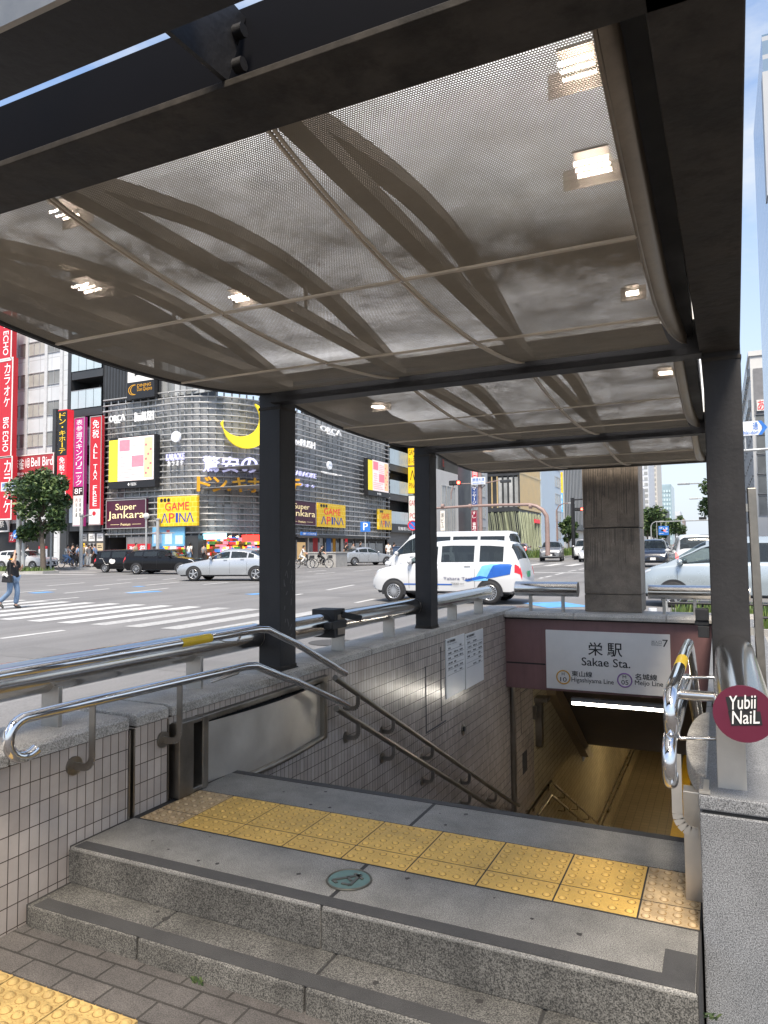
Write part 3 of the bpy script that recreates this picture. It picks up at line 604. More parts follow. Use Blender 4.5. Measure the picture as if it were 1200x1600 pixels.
mb = MB().use(M_chrome); mb.tube(arc((2.66, .585), .07, R_(-60), R_(-265), 14, x=RX-.005)+[(RX, 3.0, .652), (RX, 4.0, .645), (RX, 4.2, .60), (RX, 9.4, -2.0)], .0235, 18); mb.build('lower_rail', None, h3)
mb = MB().use(M_chrome); mb.tube([(RX, 4.3, .785), (RX, 4.5, .73), (RX, 9.4, -1.78)], .0235, 14); mb.build('upper_rail', None, h3)
mb = MB().use(M_steel); mb.cyl((RX-.03, 2.80, .785), (-.02, 2.80, .785), .018, 14); mb.build('cross_arm', None, h3)
for y, z in ((3.3, .80), (2.85, .655)):
    b = MB().use(M_steel); b.tube([(RX, y, z-.02), (RX+.02, y, z-.04), (RX+.05, y, z-.035), (-.02, y+.01, z-.03)], .007, 8); b.build('bracket', None, h3)
b = MB().use(M_steel_b); pts = [(RX, .555), (RX, .34)]+[(RX+.06-.06*math.cos(t), .34-.06*math.sin(t)) for t in [R_(18*k) for k in range(1, 6)]]+[(-.10, .28)]
for (xa, za), (xb, zb) in zip(pts, pts[1:]): b.bar((xa, 2.86, za), (xb, 2.86, zb), .036, .008, (0, 1, 0))
b.build('bracket', None, h3)
vc = thing('sign_post_channel', 'upright stainless channel bracketed to the right canopy post', 'channel', (.16, 4.2, .7))
mb = MB().use(M_steel_d); mb.add([(.142, 4.12, 1.62), (.182, 4.12, 1.62), (.182, 4.22, 1.62), (.142, 4.22, 1.62), (.160, 4.12, .48), (.200, 4.12, .48), (.200, 4.22, .48), (.160, 4.22, .48)], [(0, 1, 2, 3), (7, 6, 5, 4), (0, 4, 5, 1), (1, 5, 6, 2), (2, 6, 7, 3), (3, 7, 4, 0)]); mb.build('channel', None, vc, .003)
mb = MB().use(M_steel_b).box((.12, 4.14, 1.50), (.15, 4.18, 1.54)).box((.125, 4.14, .86), (.16, 4.18, .90)); mb.build('bracket', None, vc)
tag(MB().use(M_black).box((-.125, 4.12, .93), (-.06, 4.2, .99)).box((-.115, 4.12, .84), (-.06, 4.2, .90)).box((-.13, 4.13, .905), (-.06, 4.19, .925)).build('post_latch', None, None, .003), 'small black latch on the inner side of the right canopy post', 'latch')
# ================================================================ canopy
cn = thing('canopy', 'dark steel canopy with bellied perforated ceiling panels over the station stairs', 'canopy', (-1.4, 5.5, .5))
BAYS = [(1.415, 4.03), (4.17, 6.88), (7.02, 9.55)]
CZ = 2.40
for x0, x1, ys in ((-2.895, -2.72, (4.1, 6.9)), (-.048, .132, (4.1, 6.9))):
    for y in ys:
        mb = MB().use(M_frame); mb.box((x0, y, .47), (x1, y+.2, 2.42)); mb.build('post', None, cn, .006)
        mb = MB().use(M_frame_s); mb.box((x0-.012, y-.012, .49), (x1+.012, y+.212, .506)); mb.box((x0-.004, y-.004, .506), (x1+.004, y+.204, .53)); mb.build('base_plate', None, cn, .002); MB().use(M_frame_s).box((x0-.004, y-.004, 2.30), (x1+.004, y+.204, 2.32)).build('head_collar', None, cn, .002)
M_web = mat('web_shade', (.005, .0052, .007), .75, 0, .3, 3, spec=.05)  # near-black: the unlit look of the web is put into its colour
rs_ = random.Random(6); mb = MB().use(mat('scratch_pale', (.14, .14, .14), .7))
for q in range(16):
    y = 4.1+rs_.uniform(.05, .17); z = rs_.uniform(.72, 1.25); a = rs_.uniform(-.03, .03); mb.bar((-2.7195, y, z), (-2.7195, y+a, z+rs_.uniform(.01, .06)), .0025, .001, (1, 0, 0))
mb.build('scratches', None, cn)['kind'] = 'stuff'
# front beam: channel section with a lower flange
mb = MB().use(M_frame_s).box((-4.2, 1.235, 2.345), (.05, 1.415, 2.362)).use(M_web).box((-4.2, 1.31, 2.362), (.05, 1.33, 2.587)).box((-4.2, 1.33, 2.565), (.05, 1.40, 2.585)); mb.build('front_beam', None, cn, .002)
mb = MB().use(M_frame).box((-4.2, .905, 2.347), (.066, 1.052, 2.56)); mb.build('front_gutter', None, cn, .003)
mb = MB().use(M_steel_d).box((-4.2, .893, 2.343), (.066, .905, 2.40)); mb.build('gutter_lip', None, cn)
for x in (-.97, -2.6, -4.0):
    mb = MB().use(M_frame).prism([(1.02, 2.352), (1.245, 2.366), (1.31, 2.56), (1.05, 2.56)], x-.006, x+.006, 'x'); mb.build('gusset_plate', None, cn)
    for zb0 in (2.40, 2.48): MB().use(M_frame).cyl((x+.006, 1.27, zb0+.015), (x+.03, 1.27, zb0+.015), .016, 8).build('bolt', None, cn)
# right edge beam, tapering in plan, and the left one
mb = MB().use(M_frame_s)
def hexa(b, lo, hi, z0, z1): b.add([(*p, z0) for p in lo]+[(*p, z1) for p in hi], [(0, 1, 2, 3), (7, 6, 5, 4), (0, 4, 5, 1), (1, 5, 6, 2), (2, 6, 7, 3), (3, 7, 4, 0)])
pl_ = [(-.105, .86), (.066, .86), (.13, 4.1), (-.062, 4.1)]; hexa(mb, pl_, pl_, 2.345, 2.60); mb.box((-.06, 4.1, 2.36), (.13, 9.6, 2.60)); mb.build('side_beam', None, cn, .004)
mb = MB().use(M_frame).box((-2.90, .86, 2.42), (-2.77, 9.6, 2.60)); mb.build('side_beam', None, cn, .004)
for y in (4.05, 6.9):
    mb = MB().use(M_frame).box((-2.77, y-.01, 2.335), (-.05, y+.12, 2.375)).box((-2.77, y+.03, 2.375), (-.05, y+.06, 2.60)); mb.build('cross_beam', None, cn, .003)
mb = MB().use(M_frame_s).box((-2.9, 9.56, 2.375), (.13, 9.66, 2.60)); mb.build('end_beam', None, cn, .003)
mb = MB().use(M_steel_d)
# ceiling: bellied perforated panels with trim strips along the joints
M_scr = mesh_screen('perforated_sheet')
M_edge = mat('edge_sheet', (.23, .19, .145), .45, .6, .25, 4, streak=.2)
MB().use(M_black).box((-.158, 1.33, 2.44), (-.09, 9.6, 2.72)).build('added_light_block', None, cn)  # added black box that stops sky light showing through the edge gap
M_trim = mat('panel_trim', (.50, .43, .34), .5, .15, .2, 3)
XJ = [-2.755, -1.80, -1.00, -.20]
def belly(y, b):
    t = (y-b[0])/(b[1]-b[0]); s = .13 if b is BAYS[0] else .09
    return CZ-s*(math.sin(math.pi*min(1, max(0, t)))**.8)
for b in BAYS:
    yj = [b[0]+.006, b[0]+(b[1]-b[0])*.335, b[0]+(b[1]-b[0])*.66, b[1]-.006]
    for i in range(3):
        for j in range(3):
            mb = MB().use(M_scr)
            for dz in (0, .0008, .0016, .0024): mb.grid(lambda u, v: (XJ[i]+u*(XJ[i+1]-XJ[i]), yj[j]+v*(yj[j+1]-yj[j]), belly(yj[j]+v*(yj[j+1]-yj[j]), b)+dz), 1, 10)
            mb.build('ceiling_panel', None, cn)
    n = 24; ya = [b[0]+(b[1]-b[0])*k/n for k in range(n+1)]
    for x in XJ[1:3]:
        mb = MB().use(M_trim); mb.tube([(x-.008, y, belly(y, b)-.004) for y in ya], .006, 6); mb.tube([(x+.008, y, belly(y, b)-.004) for y in ya], .006, 6); mb.build('joint_trim', None, cn)
    for y in yj[1:3]:
        mb = MB().use(M_trim); mb.bar((XJ[0], y, belly(y, b)-.004), (XJ[-1], y, belly(y, b)-.004), .016, .008); mb.build('joint_trim', None, cn)
        mb = MB().use(M_steel)
        for x in XJ[1:3]: mb.dome((x, y, belly(y, b)-.006), .008, -.006, 8)
        mb.build('joint_screw', None, cn)
    # edge trims: dark on the left, stainless on the right, kicking outward at the far end
    mb = MB().use(M_frame); mb.tube([(XJ[0]-.005, y, belly(y, b)) for y in ya], .012, 6)
    vs = []
    for y in ya: vs += [(XJ[0]-.02, y, belly(y, b)-.012), (XJ[0]-.02, y, belly(y, b)+.05)]
    mb.add(vs, [(2*k, 2*k+2, 2*k+3, 2*k+1) for k in range(n)], True); mb.build('edge_trim', None, cn)
    kick = lambda y: .075*max(0, (y-b[0])/(b[1]-b[0])-.55)**2/.2025
    mb = MB().use(M_edge); vs = []
    for y in ya: vs += [(XJ[-1]+kick(y), y, belly(y, b)-.004), (XJ[-1]+.042+kick(y)*.5, y, belly(y, b)+.004), (XJ[-1]+.042+kick(y)*.5, y, 2.62)]
    mb.add(vs, [f for k in range(n) for f in ((3*k, 3*k+3, 3*k+4, 3*k+1), (3*k+1, 3*k+4, 3*k+5, 3*k+2))], True); mb.tube([(XJ[-1]+kick(y), y, belly(y, b)-.003) for y in ya], .006, 6); mb.build('edge_trim', None, cn)
    M_rib = mat('rib_paint', (.24, .205, .165), .6, 0, .25, 4)
    # arched ribs with straight ties and hangers above the panels
    for x in XJ[1:3]+([XJ[0]+.12] if b is BAYS[0] else []):
        mb = MB().use(M_rib); arch = [(x, y, CZ+.05+.21*math.sin(math.pi*k/n)) for k, y in enumerate(ya)]
        for p, q in zip(arch, arch[1:]): mb.bar(p, q, .085, .05)
        mb.bar((x+.03, b[0], CZ+.035), (x+.03, b[1], CZ+.035), .07, .05)
        for t in ((.62,) if b is BAYS[0] else ()): k = int(n*t); mb.bar((x, ya[k], CZ+.03), (x, ya[k], CZ+.05+.21*math.sin(math.pi*t)), .014, .014, (0, 1, 0))
        mb.build('arched_rib', None, cn)
# translucent vaulted roof
m = bpy.data.materials.new('roof_sheet'); m.use_nodes = True; nt = m.node_tree; nt.nodes.clear()
o_ = nt.nodes.new('ShaderNodeOutputMaterial'); tl = nt.nodes.new('ShaderNodeBsdfTranslucent'); df = nt.nodes.new('ShaderNodeBsdfDiffuse'); ms = nt.nodes.new('ShaderNodeMixShader')
nzz = nt.nodes.new('ShaderNodeTexNoise'); nzz.inputs['Scale'].default_value = 6.0; nzz.inputs['Detail'].default_value = 8; rz_ = nt.nodes.new('ShaderNodeValToRGB')
rz_.color_ramp.elements[0].position = .3; rz_.color_ramp.elements[0].color = (.84, .83, .80, 1); rz_.color_ramp.elements[1].position = .7; rz_.color_ramp.elements[1].color = (.98, .98, .98, 1)
tcc = nt.nodes.new('ShaderNodeTexCoord'); nt.links.new(tcc.outputs['Object'], nzz.inputs['Vector']); nt.links.new(nzz.outputs['Fac'], rz_.inputs[0]); nt.links.new(rz_.outputs[0], tl.inputs[0]); df.inputs[0].default_value = (.6, .6, .6, 1); ms.inputs[0].default_value = .85
nt.links.new(df.outputs[0], ms.inputs[1]); nt.links.new(tl.outputs[0], ms.inputs[2]); nt.links.new(ms.outputs[0], o_.inputs[0]); MATS['roof_sheet'] = m
for b in BAYS:
    mb = MB().use(m); mb.grid(lambda u, v: (-2.9+u*2.98, b[0]-.04+v*(b[1]-b[0]+.1), CZ+.13+.22*math.sin(math.pi*v)), 1, 20); mb.build('roof_vault', None, cn)
# lamps above the perforated panels
def ceiling_lamp(x, y, lab, s=1.0):
    t = thing('ceiling_lamp', lab, 'lamp', (x, y, CZ+.02), 'lamps glowing through the perforated canopy ceiling')
    z = CZ+.14
    mb = MB().use(mat('lamp_reflector', (.30, .27, .24), .6)); mb.box((x-.05*s, y-.05*s, z+.03), (x+.05*s, y+.05*s, z+.036)).box((x-.10*s, y+.075*s, z-.02), (x+.10*s, y+.079*s, z+.05)); mb.build('reflector', None, t)
    for k in range(3):
        mb = MB().use(mat('lamp_tube', (1, 1, 1), .5, emit=26.0, ecol=(1, .86, .74))); mb.cyl((x-.048*s, y+(k-1)*.036*s, z), (x+.048*s, y+(k-1)*.036*s, z), .0062*s, 10); mb.build('lamp_tube', None, t)
for x, y, s, lab in ((-2.62, 2.34, 1, 'brightest lamp at the left edge of the nearest ceiling bay'), (-.33, 2.30, 1.1, 'large bright lamp beside the right edge trim of the nearest bay'),
    (-2.07, 2.76, .8, 'dim lamp left of the centre joint of the nearest bay'), (-.29, 1.80, .9, 'added lamp for a faint reflection in the right front corner against the front beam'), (-2.11, 1.78, .8, 'lamp at the left behind the front beam'),  # the right front corner one is added in place of a lamp's reflection
    (-.34, 3.55, .6, 'small lamp at the right far end of the nearest bay'), (-2.6, 5.42, .9, 'lamp at the left edge of the middle bay'), (-.30, 5.3, .9, 'lamp at the right edge of the middle bay'),
    (-2.55, 8.35, .9, 'lamp at the left edge of the farthest bay'), (-.3, 8.25, .8, 'lamp at the right edge of the farthest bay')): ceiling_lamp(x, y, lab, s)
# ================================================================ streets
M_asph = mat('asphalt', (.170, .167, .166), .85, 0, .12, .35, .35, 220, dirt=.0)
def _asph():
    nt = M_asph.node_tree; L = nt.links.new; b = nt.nodes['Principled BSDF']; mu = [n for n in nt.nodes if n.type == 'MIX'][0]
    tc = [n for n in nt.nodes if n.type == 'TEX_COORD'][0]
    n4 = _n(nt, 'ShaderNodeTexNoise', Scale=45.0, Detail=5.0, Roughness=.8); L(tc.outputs['Object'], n4.inputs['Vector'])
    r4 = _n(nt, 'ShaderNodeMapRange'); r4.inputs[1].default_value = .3; r4.inputs[2].default_value = .7; r4.inputs[3].default_value = .72; r4.inputs[4].default_value = 1.28; L(n4.outputs['Fac'], r4.inputs[0])
    m5 = _n(nt, 'ShaderNodeMix', data_type='RGBA', blend_type='MULTIPLY'); m5.inputs['Factor'].default_value = 1; L(mu.outputs['Result'], m5.inputs['A']); L(r4.outputs[0], m5.inputs['B'])
    mp = _n(nt, 'ShaderNodeMapping'); mp.inputs['Scale'].default_value = (1.1, .05, 1); n6 = _n(nt, 'ShaderNodeTexNoise', Scale=1.0, Detail=5.0, Roughness=.6); L(tc.outputs['Object'], mp.inputs[0]); L(mp.outputs[0], n6.inputs['Vector'])
    r6 = _n(nt, 'ShaderNodeMapRange'); r6.inputs[1].default_value = .35; r6.inputs[2].default_value = .65; r6.inputs[3].default_value = .84; r6.inputs[4].default_value = 1.1; L(n6.outputs['Fac'], r6.inputs[0])
    m7 = _n(nt, 'ShaderNodeMix', data_type='RGBA', blend_type='MULTIPLY'); m7.inputs['Factor'].default_value = 1; L(m5.outputs['Result'], m7.inputs['A']); L(r6.outputs[0], m7.inputs['B']); L(m7.outputs['Result'], b.inputs['Base Color'])
_asph()
M_patch = mat('asphalt_patch', (.145, .143, .142), .9, 0, .15, 2, .4, 200)
def flat(poly, dz): return [(x, y, road_z(x, y)+dz) for x, y in poly]
mb = MB().use(M_asph); B = 900
xs_ = [-B, -3.05, .35, B]; ys_ = [-60, 2.0, 10.1, 1400]
for i in range(3):
    for j in range(3):
        if i == 1 and j == 1: continue
        mb.add(flat([(xs_[i], ys_[j]), (xs_[i+1], ys_[j]), (xs_[i+1], ys_[j+1]), (xs_[i], ys_[j+1])], 0), [(0, 1, 2, 3)])
struct(mb.build('road'), 'grey asphalt of the wide street crossing', 'road')
M_paint = mat('road_paint', (.50, .50, .49), .7, 0, .15, 6, .2, 200, dirt=.5)
M_paintw = mat('road_paint_worn', (.38, .38, .375), .75, 0, .2, 9, .2, 200, dirt=.75)
M_blue = mat('road_paint_blue', (.10, .30, .62), .7, 0, .2, 3, dirt=.3)
cw = thing('crosswalk', 'white striped zebra crossing with worn stripes nearest the stairs', 'crosswalk', (-15, 13.4, -.2)); cw['kind'] = 'structure'
for k in range(17):
    x = -9.35-.985*k
    mb = MB().use(M_paintw if k < 4 else M_paint); mb.add(flat([(x, 11.2, ), (x+.47, 11.2), (x+.47, 15.5), (x, 15.5)], .004), [(0, 1, 2, 3)]); mb.build('stripe', None, cw)
mb = MB().use(M_paint)
def dash(b, p, q, w=.15, dz=.004):
    a = gd(*p); c = gd(*q); d = Vector((c.x-a.x, c.y-a.y, 0)).normalized(); n = Vector((-d.y, d.x, 0))*w/2
    b.add(flat([(a.x-n.x, a.y-n.y), (c.x-n.x, c.y-n.y), (c.x+n.x, c.y+n.y), (a.x+n.x, a.y+n.y)], dz), [(0, 1, 2, 3)])
for p, q in (((0, 998), (100, 985)), ((27, 926), (88, 921)), ((73, 915.5), (132, 910.6)), ((100, 927), (171, 920)), ((147, 915.7), (205, 910)), ((183, 906.5), (231, 903)), ((24, 942), (123, 933.5)),
    ((195, 926.5), (263, 919)), ((228, 914.5), (280, 909.6)), ((254, 906), (275, 904)), ((317, 913.5), (356, 910)), ((511, 922), (553, 914)), ((556, 942), (585, 936)), ((480.6, 893.5), (510, 891)), ((492, 897), (523, 894.5)),
    ((552, 892.6), (580.5, 890.4)), ((460, 930), (472, 928)), ((843, 904), (848, 902.5)), ((852, 902), (861, 900)), ((868, 898), (882, 895)), ((888, 893), (900, 891)), ((905, 890), (915, 888))): dash(mb, p, q)
for k in range(9):                                   # the far crossing, seen end on
    x = -20.5+k*1.5; mb.add(flat([(x, 51), (x+.6, 51), (x+.6, 56), (x, 56)], .004), [(0, 1, 2, 3)])
for y in (39.5, 57.5): mb.add(flat([(-15, y), (-3.5, y), (-3.5, y+.45), (-15, y+.45)], .004), [(0, 1, 2, 3)])
for k in range(14): mb.add(flat([(-41-k*1.6, 37), (-41-k*1.6+.5, 37), (-41-k*1.6+.5, 40), (-41-k*1.6, 40)], .004), [(0, 1, 2, 3)]) if False else None
mb.add(flat([(-44, 29.2), (-33, 30.2), (-33, 30.6), (-44, 29.6)], .004), [(0, 1, 2, 3)]); mb.add(flat([(-42, 32.3), (-34, 33.2), (-34, 33.5), (-42, 32.6)], .004), [(0, 1, 2, 3)])
for k in range(12):
    for x in (-7.5, -11, -18.5, -22): mb.add(flat([(x, 62+k*9), (x+.15, 62+k*9), (x+.15, 67+k*9), (x, 67+k*9)], .004), [(0, 1, 2, 3)])
struct(mb.build('lane_markings'), 'white painted lane dashes and stop lines on the crossing', 'road marking')
mb = MB().use(M_blue)
for p, q, w in (((49, 927), (80, 925), .55), ((200, 926.8), (250, 924), .5), ((388, 929), (420, 927), .5), ((835, 946), (900, 944), 1.6), ((212, 917), (222, 916), .4)): dash(mb, p, q, w, .006)
struct(mb.build('blue_road_marking'), 'faded blue bicycle arrows painted on the asphalt', 'road marking')
mb = MB().use(mat('cast_iron', (.07, .068, .066), .7, .2, .3, 20, .8, 90)); c = gd(520, 1004)
mb.add([(c.x+.42*math.cos(t), c.y+.42*math.sin(t), road_z(c.x, c.y)+.005) for t in [i*math.pi/16 for i in range(32)]], [tuple(range(32))])
struct(mb.build('manhole_cover'), 'round dark iron manhole cover in the street beyond the rail', 'manhole cover')
# kerbs and far pavements
M_kerb = mat('kerb_concrete', (.34, .33, .31), .8, 0, .15, 3, .2, 60)
def raised(name, poly, h, lab, top, cat='pavement'):
    n = len(poly); lo = flat(poly, -.05); hi = flat(poly, h)
    mb = MB().use(M_kerb); mb.add(lo+hi, [(i, (i+1) % n, n+(i+1) % n, n+i) for i in range(n)])
    cx = sum(p[0] for p in poly)/n; cy = sum(p[1] for p in poly)/n
    mb.add(flat(poly, h), [tuple(range(n))]); struct(mb.build(name+'_kerb'), 'pale kerb of the '+lab, 'kerb')
    ins = []
    for i, p in enumerate(poly):
        a = Vector((p[0]-poly[i-1][0], p[1]-poly[i-1][1])).normalized(); q = poly[(i+1) % n]; b = Vector((q[0]-p[0], q[1]-p[1])).normalized()
        nn = Vector((-(a.y+b.y), a.x+b.x)); nn = nn/max(.3, nn.length)*.2; ins.append((p[0]+nn.x, p[1]+nn.y))
    return struct(MB().use(top).add(flat(ins, h+.004), [tuple(range(n))]).build(name), lab, cat)
M_walk = bricks('far_paving', (.30, .285, .27), (.26, .25, .24), (.14, .13, .12), .6, .6, .01, 'xy', (0, 0), .5, .85, .2, .2, .5)
raised('far_pavement', [(-29.2, 400), (-90, 400), (-400, 400), (-400, 36.5), (-46, 36.3), (-41, 36.4), (-36.5, 39.5), (-32.8, 44.8), (-30.3, 51), (-29.3, 58)], .14, 'paved corner pavement in front of the shop buildings', M_walk)
raised('side_pavement', [(2.5, 44), (120, 44), (120, 400), (2.2, 400)], .14, 'paved pavement by the white offices on the right', M_walk)
M_grass = mat('grass_soil', (.06, .085, .025), .95, 0, .4, 2, .6, 40)
raised('median_left', [(-37.6, 30.6), (-37.6, 31.8), (-39, 32.6), (-90, 33.6), (-90, 27.5), (-39, 29.6)], .16, 'grassed traffic island behind the walking woman', M_grass, 'median')
raised('median_far', [(-16.5, 68), (-15.2, 70), (-15.2, 300), (-18.5, 300), (-18.5, 70)], .16, 'grassed median strip beyond the taxi', M_grass, 'median')
raised('verge_right', [(-1.0, 14.2), (9, 14.2), (9, 16.9), (-1.0, 16.9)], .12, 'grass verge behind the right guard rail', M_grass, 'verge')
struct(MB().use(M_pave2).box((.42, 9, -.5), (9, 14.2, PZ+.01)).build('side_path'), 'pale paved path right of the canopy post', 'path')
mb = MB().use(mat('tactile_far', (.52, .34, .09), .7)); mb.box((.5, 9.6, PZ+.01), (.8, 12.4, PZ+.018)); struct(mb.build('side_tactile_strip'), 'strip of yellow tactile paving on the pale path at the right edge', 'tactile paving')
# grass blades
def grass(name, lab, x0, x1, y0, y1, h, n, seed, dz):
    rnd = random.Random(seed); mb = MB(); ms = [mat('grass_blade_a', (.085, .14, .03), .7), mat('grass_blade_b', (.14, .18, .045), .7), mat('grass_blade_c', (.05, .09, .02), .7)]
    for _ in range(n):
        x = rnd.uniform(x0, x1); y = rnd.uniform(y0, y1); z = road_z(x, y)+dz; a = rnd.uniform(0, 6.28); hh = h*rnd.uniform(.4, 1.1); wv = hh*.09+.01
        mb.use(ms[rnd.randrange(3)]); lx = rnd.uniform(-.4, .4)*hh; ly = rnd.uniform(-.4, .4)*hh
        mb.add([(x-wv*math.cos(a), y-wv*math.sin(a), z), (x+wv*math.cos(a), y+wv*math.sin(a), z), (x+lx, y+ly, z+hh)], [(0, 1, 2)])
    return tag(mb.build(name), lab, 'grass', kind='stuff')
grass('verge_grass', 'tufts of green grass on the verge behind the right rail', -.85, 7, 14.4, 16.7, .34, 3200, 1, .12)
grass('median_grass', 'rough grass on the median beyond the taxi', -18.3, -15.4, 70, 110, .9, 2600, 2, .15)
grass('island_grass', 'short grass on the traffic island behind the woman', -60, -38.5, 29.8, 32.4, .3, 2200, 3, .15)

rp_ = random.Random(17); mb = MB().use(M_patch)
for (x, y, a, b_) in ((-8, 13.5, 1.2, 5), (-15.5, 20, 6, 1.1), (-20, 24, 1.0, 7), (-6, 30, 3.2, 1.2), (-11, 40, 1.1, 9), (-26, 40, 7, 1.0), (-10.5, 7.5, 5, .9)):
    mb.add(flat([(x, y), (x+a, y+rp_.uniform(-.1, .1)), (x+a, y+b_), (x+rp_.uniform(-.1, .1), y+b_)], .002), [(0, 1, 2, 3)])
struct(mb.build('asphalt_patches'), 'slightly darker repair patches in the asphalt of the crossing', 'road')
# ================================================================ buildings across the crossing
def rectf(plane, c, tl, br, thick, out):
    """a rectangle on a facade: bottom-left corner O, axes U (rightwards) V (up), outward normal N"""
    f = on_y if plane == 'y' else on_x
    cc = c-thick if plane == 'y' else c+thick
    a = f(tl[0], tl[1], cc); b = f(br[0], br[1], cc)
    if plane == 'y': O = Vector((a.x, cc, b.z)); U = Vector((1, 0, 0)); N = Vector((0, -1, 0)); w = b.x-a.x
    else: O = Vector((cc, a.y, b.z)); U = Vector((0, 1, 0)); N = Vector((1, 0, 0)); w = b.y-a.y
    return dict(O=O, U=U, V=Vector((0, 0, 1)), N=N, w=w, h=a.z-b.z)
def rbox(mb, F, u0, v0, u1, v1, d0, d1):
    """box on the facade frame F, from depth d0 to d1 outward of its front"""
    p = F['O']+F['U']*(u0*F['w'])+F['V']*(v0*F['h'])+F['N']*d0; q = F['O']+F['U']*(u1*F['w'])+F['V']*(v1*F['h'])+F['N']*d1
    mb.box(p, q); return mb
def board(name, lab, cat, plane, c, tl, br, m, thick=.2, border=None, group=None, bw=.03):
    F = rectf(plane, c, tl, br, thick, 0)
    t = thing(name, lab, cat, tuple(F['O']), group)
    mb = MB().use(m); rbox(mb, F, 0, 0, 1, 1, -thick+.0, 0); mb.build('panel', None, t)
    if border:
        mb = MB().use(border); b = bw*min(F['w'], F['h'])/F['w']; c_ = bw*min(F['w'], F['h'])/F['h']
        rbox(mb, F, 0, 0, b, 1, 0, .03); rbox(mb, F, 1-b, 0, 1, 1, 0, .03); rbox(mb, F, b, 0, 1-b, c_, 0, .03); rbox(mb, F, b, 1-c_, 1-b, 1, 0, .03); mb.build('border', None, t)
    F['t'] = t; return F
def T(F, m, items, name='lettering', depth=.0):
    """items: (text, u0, v0, u1, v1[, 'v' vertical | 'r' turned][, bold])"""
    mb = MB().use(m)
    for it in items:
        s, u0, v0, u1, v1 = it[:5]; mode = it[5] if len(it) > 5 else ''; bold = (it[6] if len(it) > 6 else .02)*.35
        O = F['O']+F['U']*(u0*F['w'])+F['V']*(v0*F['h'])+F['N']*.012; w = (u1-u0)*F['w']; h = (v1-v0)*F['h']
        if mode == 'v': vletter(mb, s, O, F['U'], F['V'], w, h, bold, .12, depth, F['N'])
        elif mode == 'r': letter(mb, s, O+F['V']*h, -F['V'], F['U'], h, w, bold, depth, True, 1, F['N'])
        else: letter(mb, s, O, F['U'], F['V'], w, h, bold, depth, True, 1, F['N'])
    return mb.build(name, None, F['t'])
def P_(F, m, rects, name='panel_block', d=.008):
    mb = MB().use(m)
    for r in rects: rbox(mb, F, r[0], r[1], r[2], r[3], 0, d)
    return mb.build(name, None, F['t'])
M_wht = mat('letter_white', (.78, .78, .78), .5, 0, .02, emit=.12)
M_red = mat('sign_red', (.50, .018, .03), .45, 0, .06)
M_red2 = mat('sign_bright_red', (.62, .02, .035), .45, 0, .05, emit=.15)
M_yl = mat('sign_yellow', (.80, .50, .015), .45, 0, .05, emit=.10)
M_ylm = bricks('sign_yellow_comb', (.80, .52, .015), (.74, .45, .012), (.85, .62, .10), .5, .42, .03, 'xz', (0, 0), .5, .5, .0, .05, 1)
M_ylmy = bricks('sign_yellow_comb_side', (.80, .52, .015), (.74, .45, .012), (.85, .62, .10), .5, .42, .03, 'yz', (0, 0), .5, .5, .0, .05, 1)
M_bk = mat('sign_black', (.012, .012, .014), .45)
M_plum = mat('sign_plum', (.062, .010, .030), .4, 0, .08)
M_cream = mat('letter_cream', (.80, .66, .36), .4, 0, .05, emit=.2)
M_blu = mat('letter_blue', (.02, .06, .36), .5)
M_mag = mat('sign_magenta', (.42, .035, .22), .45, 0, .05)
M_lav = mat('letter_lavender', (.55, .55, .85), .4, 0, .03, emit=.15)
M_gold = mat('letter_gold', (.74, .36, .02), .35, .2, .06)
M_louv = mat('louvre_metal', (.40, .40, .40), .55, .35, .08, 1)
M_mull = mat('mullion_metal', (.32, .325, .33), .45, .5, .08, 1)
M_gl = [glass_mat('facade_glass_a', (.29, .30, .30), .22), glass_mat('facade_glass_b', (.40, .41, .41), .25), glass_mat('facade_glass_c', (.19, .20, .20), .2), mat('facade_metal_a', (.40, .405, .41), .45, .3, .1, .6), mat('facade_metal_b', (.34, .345, .345), .4, .3, .1, .6)]
M_dk = mat('dark_cladding', (.045, .048, .052), .45, .2, .15, .5)
M_dk2 = mat('dark_recess', (.018, .019, .021), .6)
M_glp = glass_mat('balustrade_glass', (.42, .50, .54), .12, 0, .1)
YFc, XFc = 46.0, -35.5
GRD = .45
def z_at(plane, c, px, py): return (on_y if plane == 'y' else on_x)(px, py, c).z
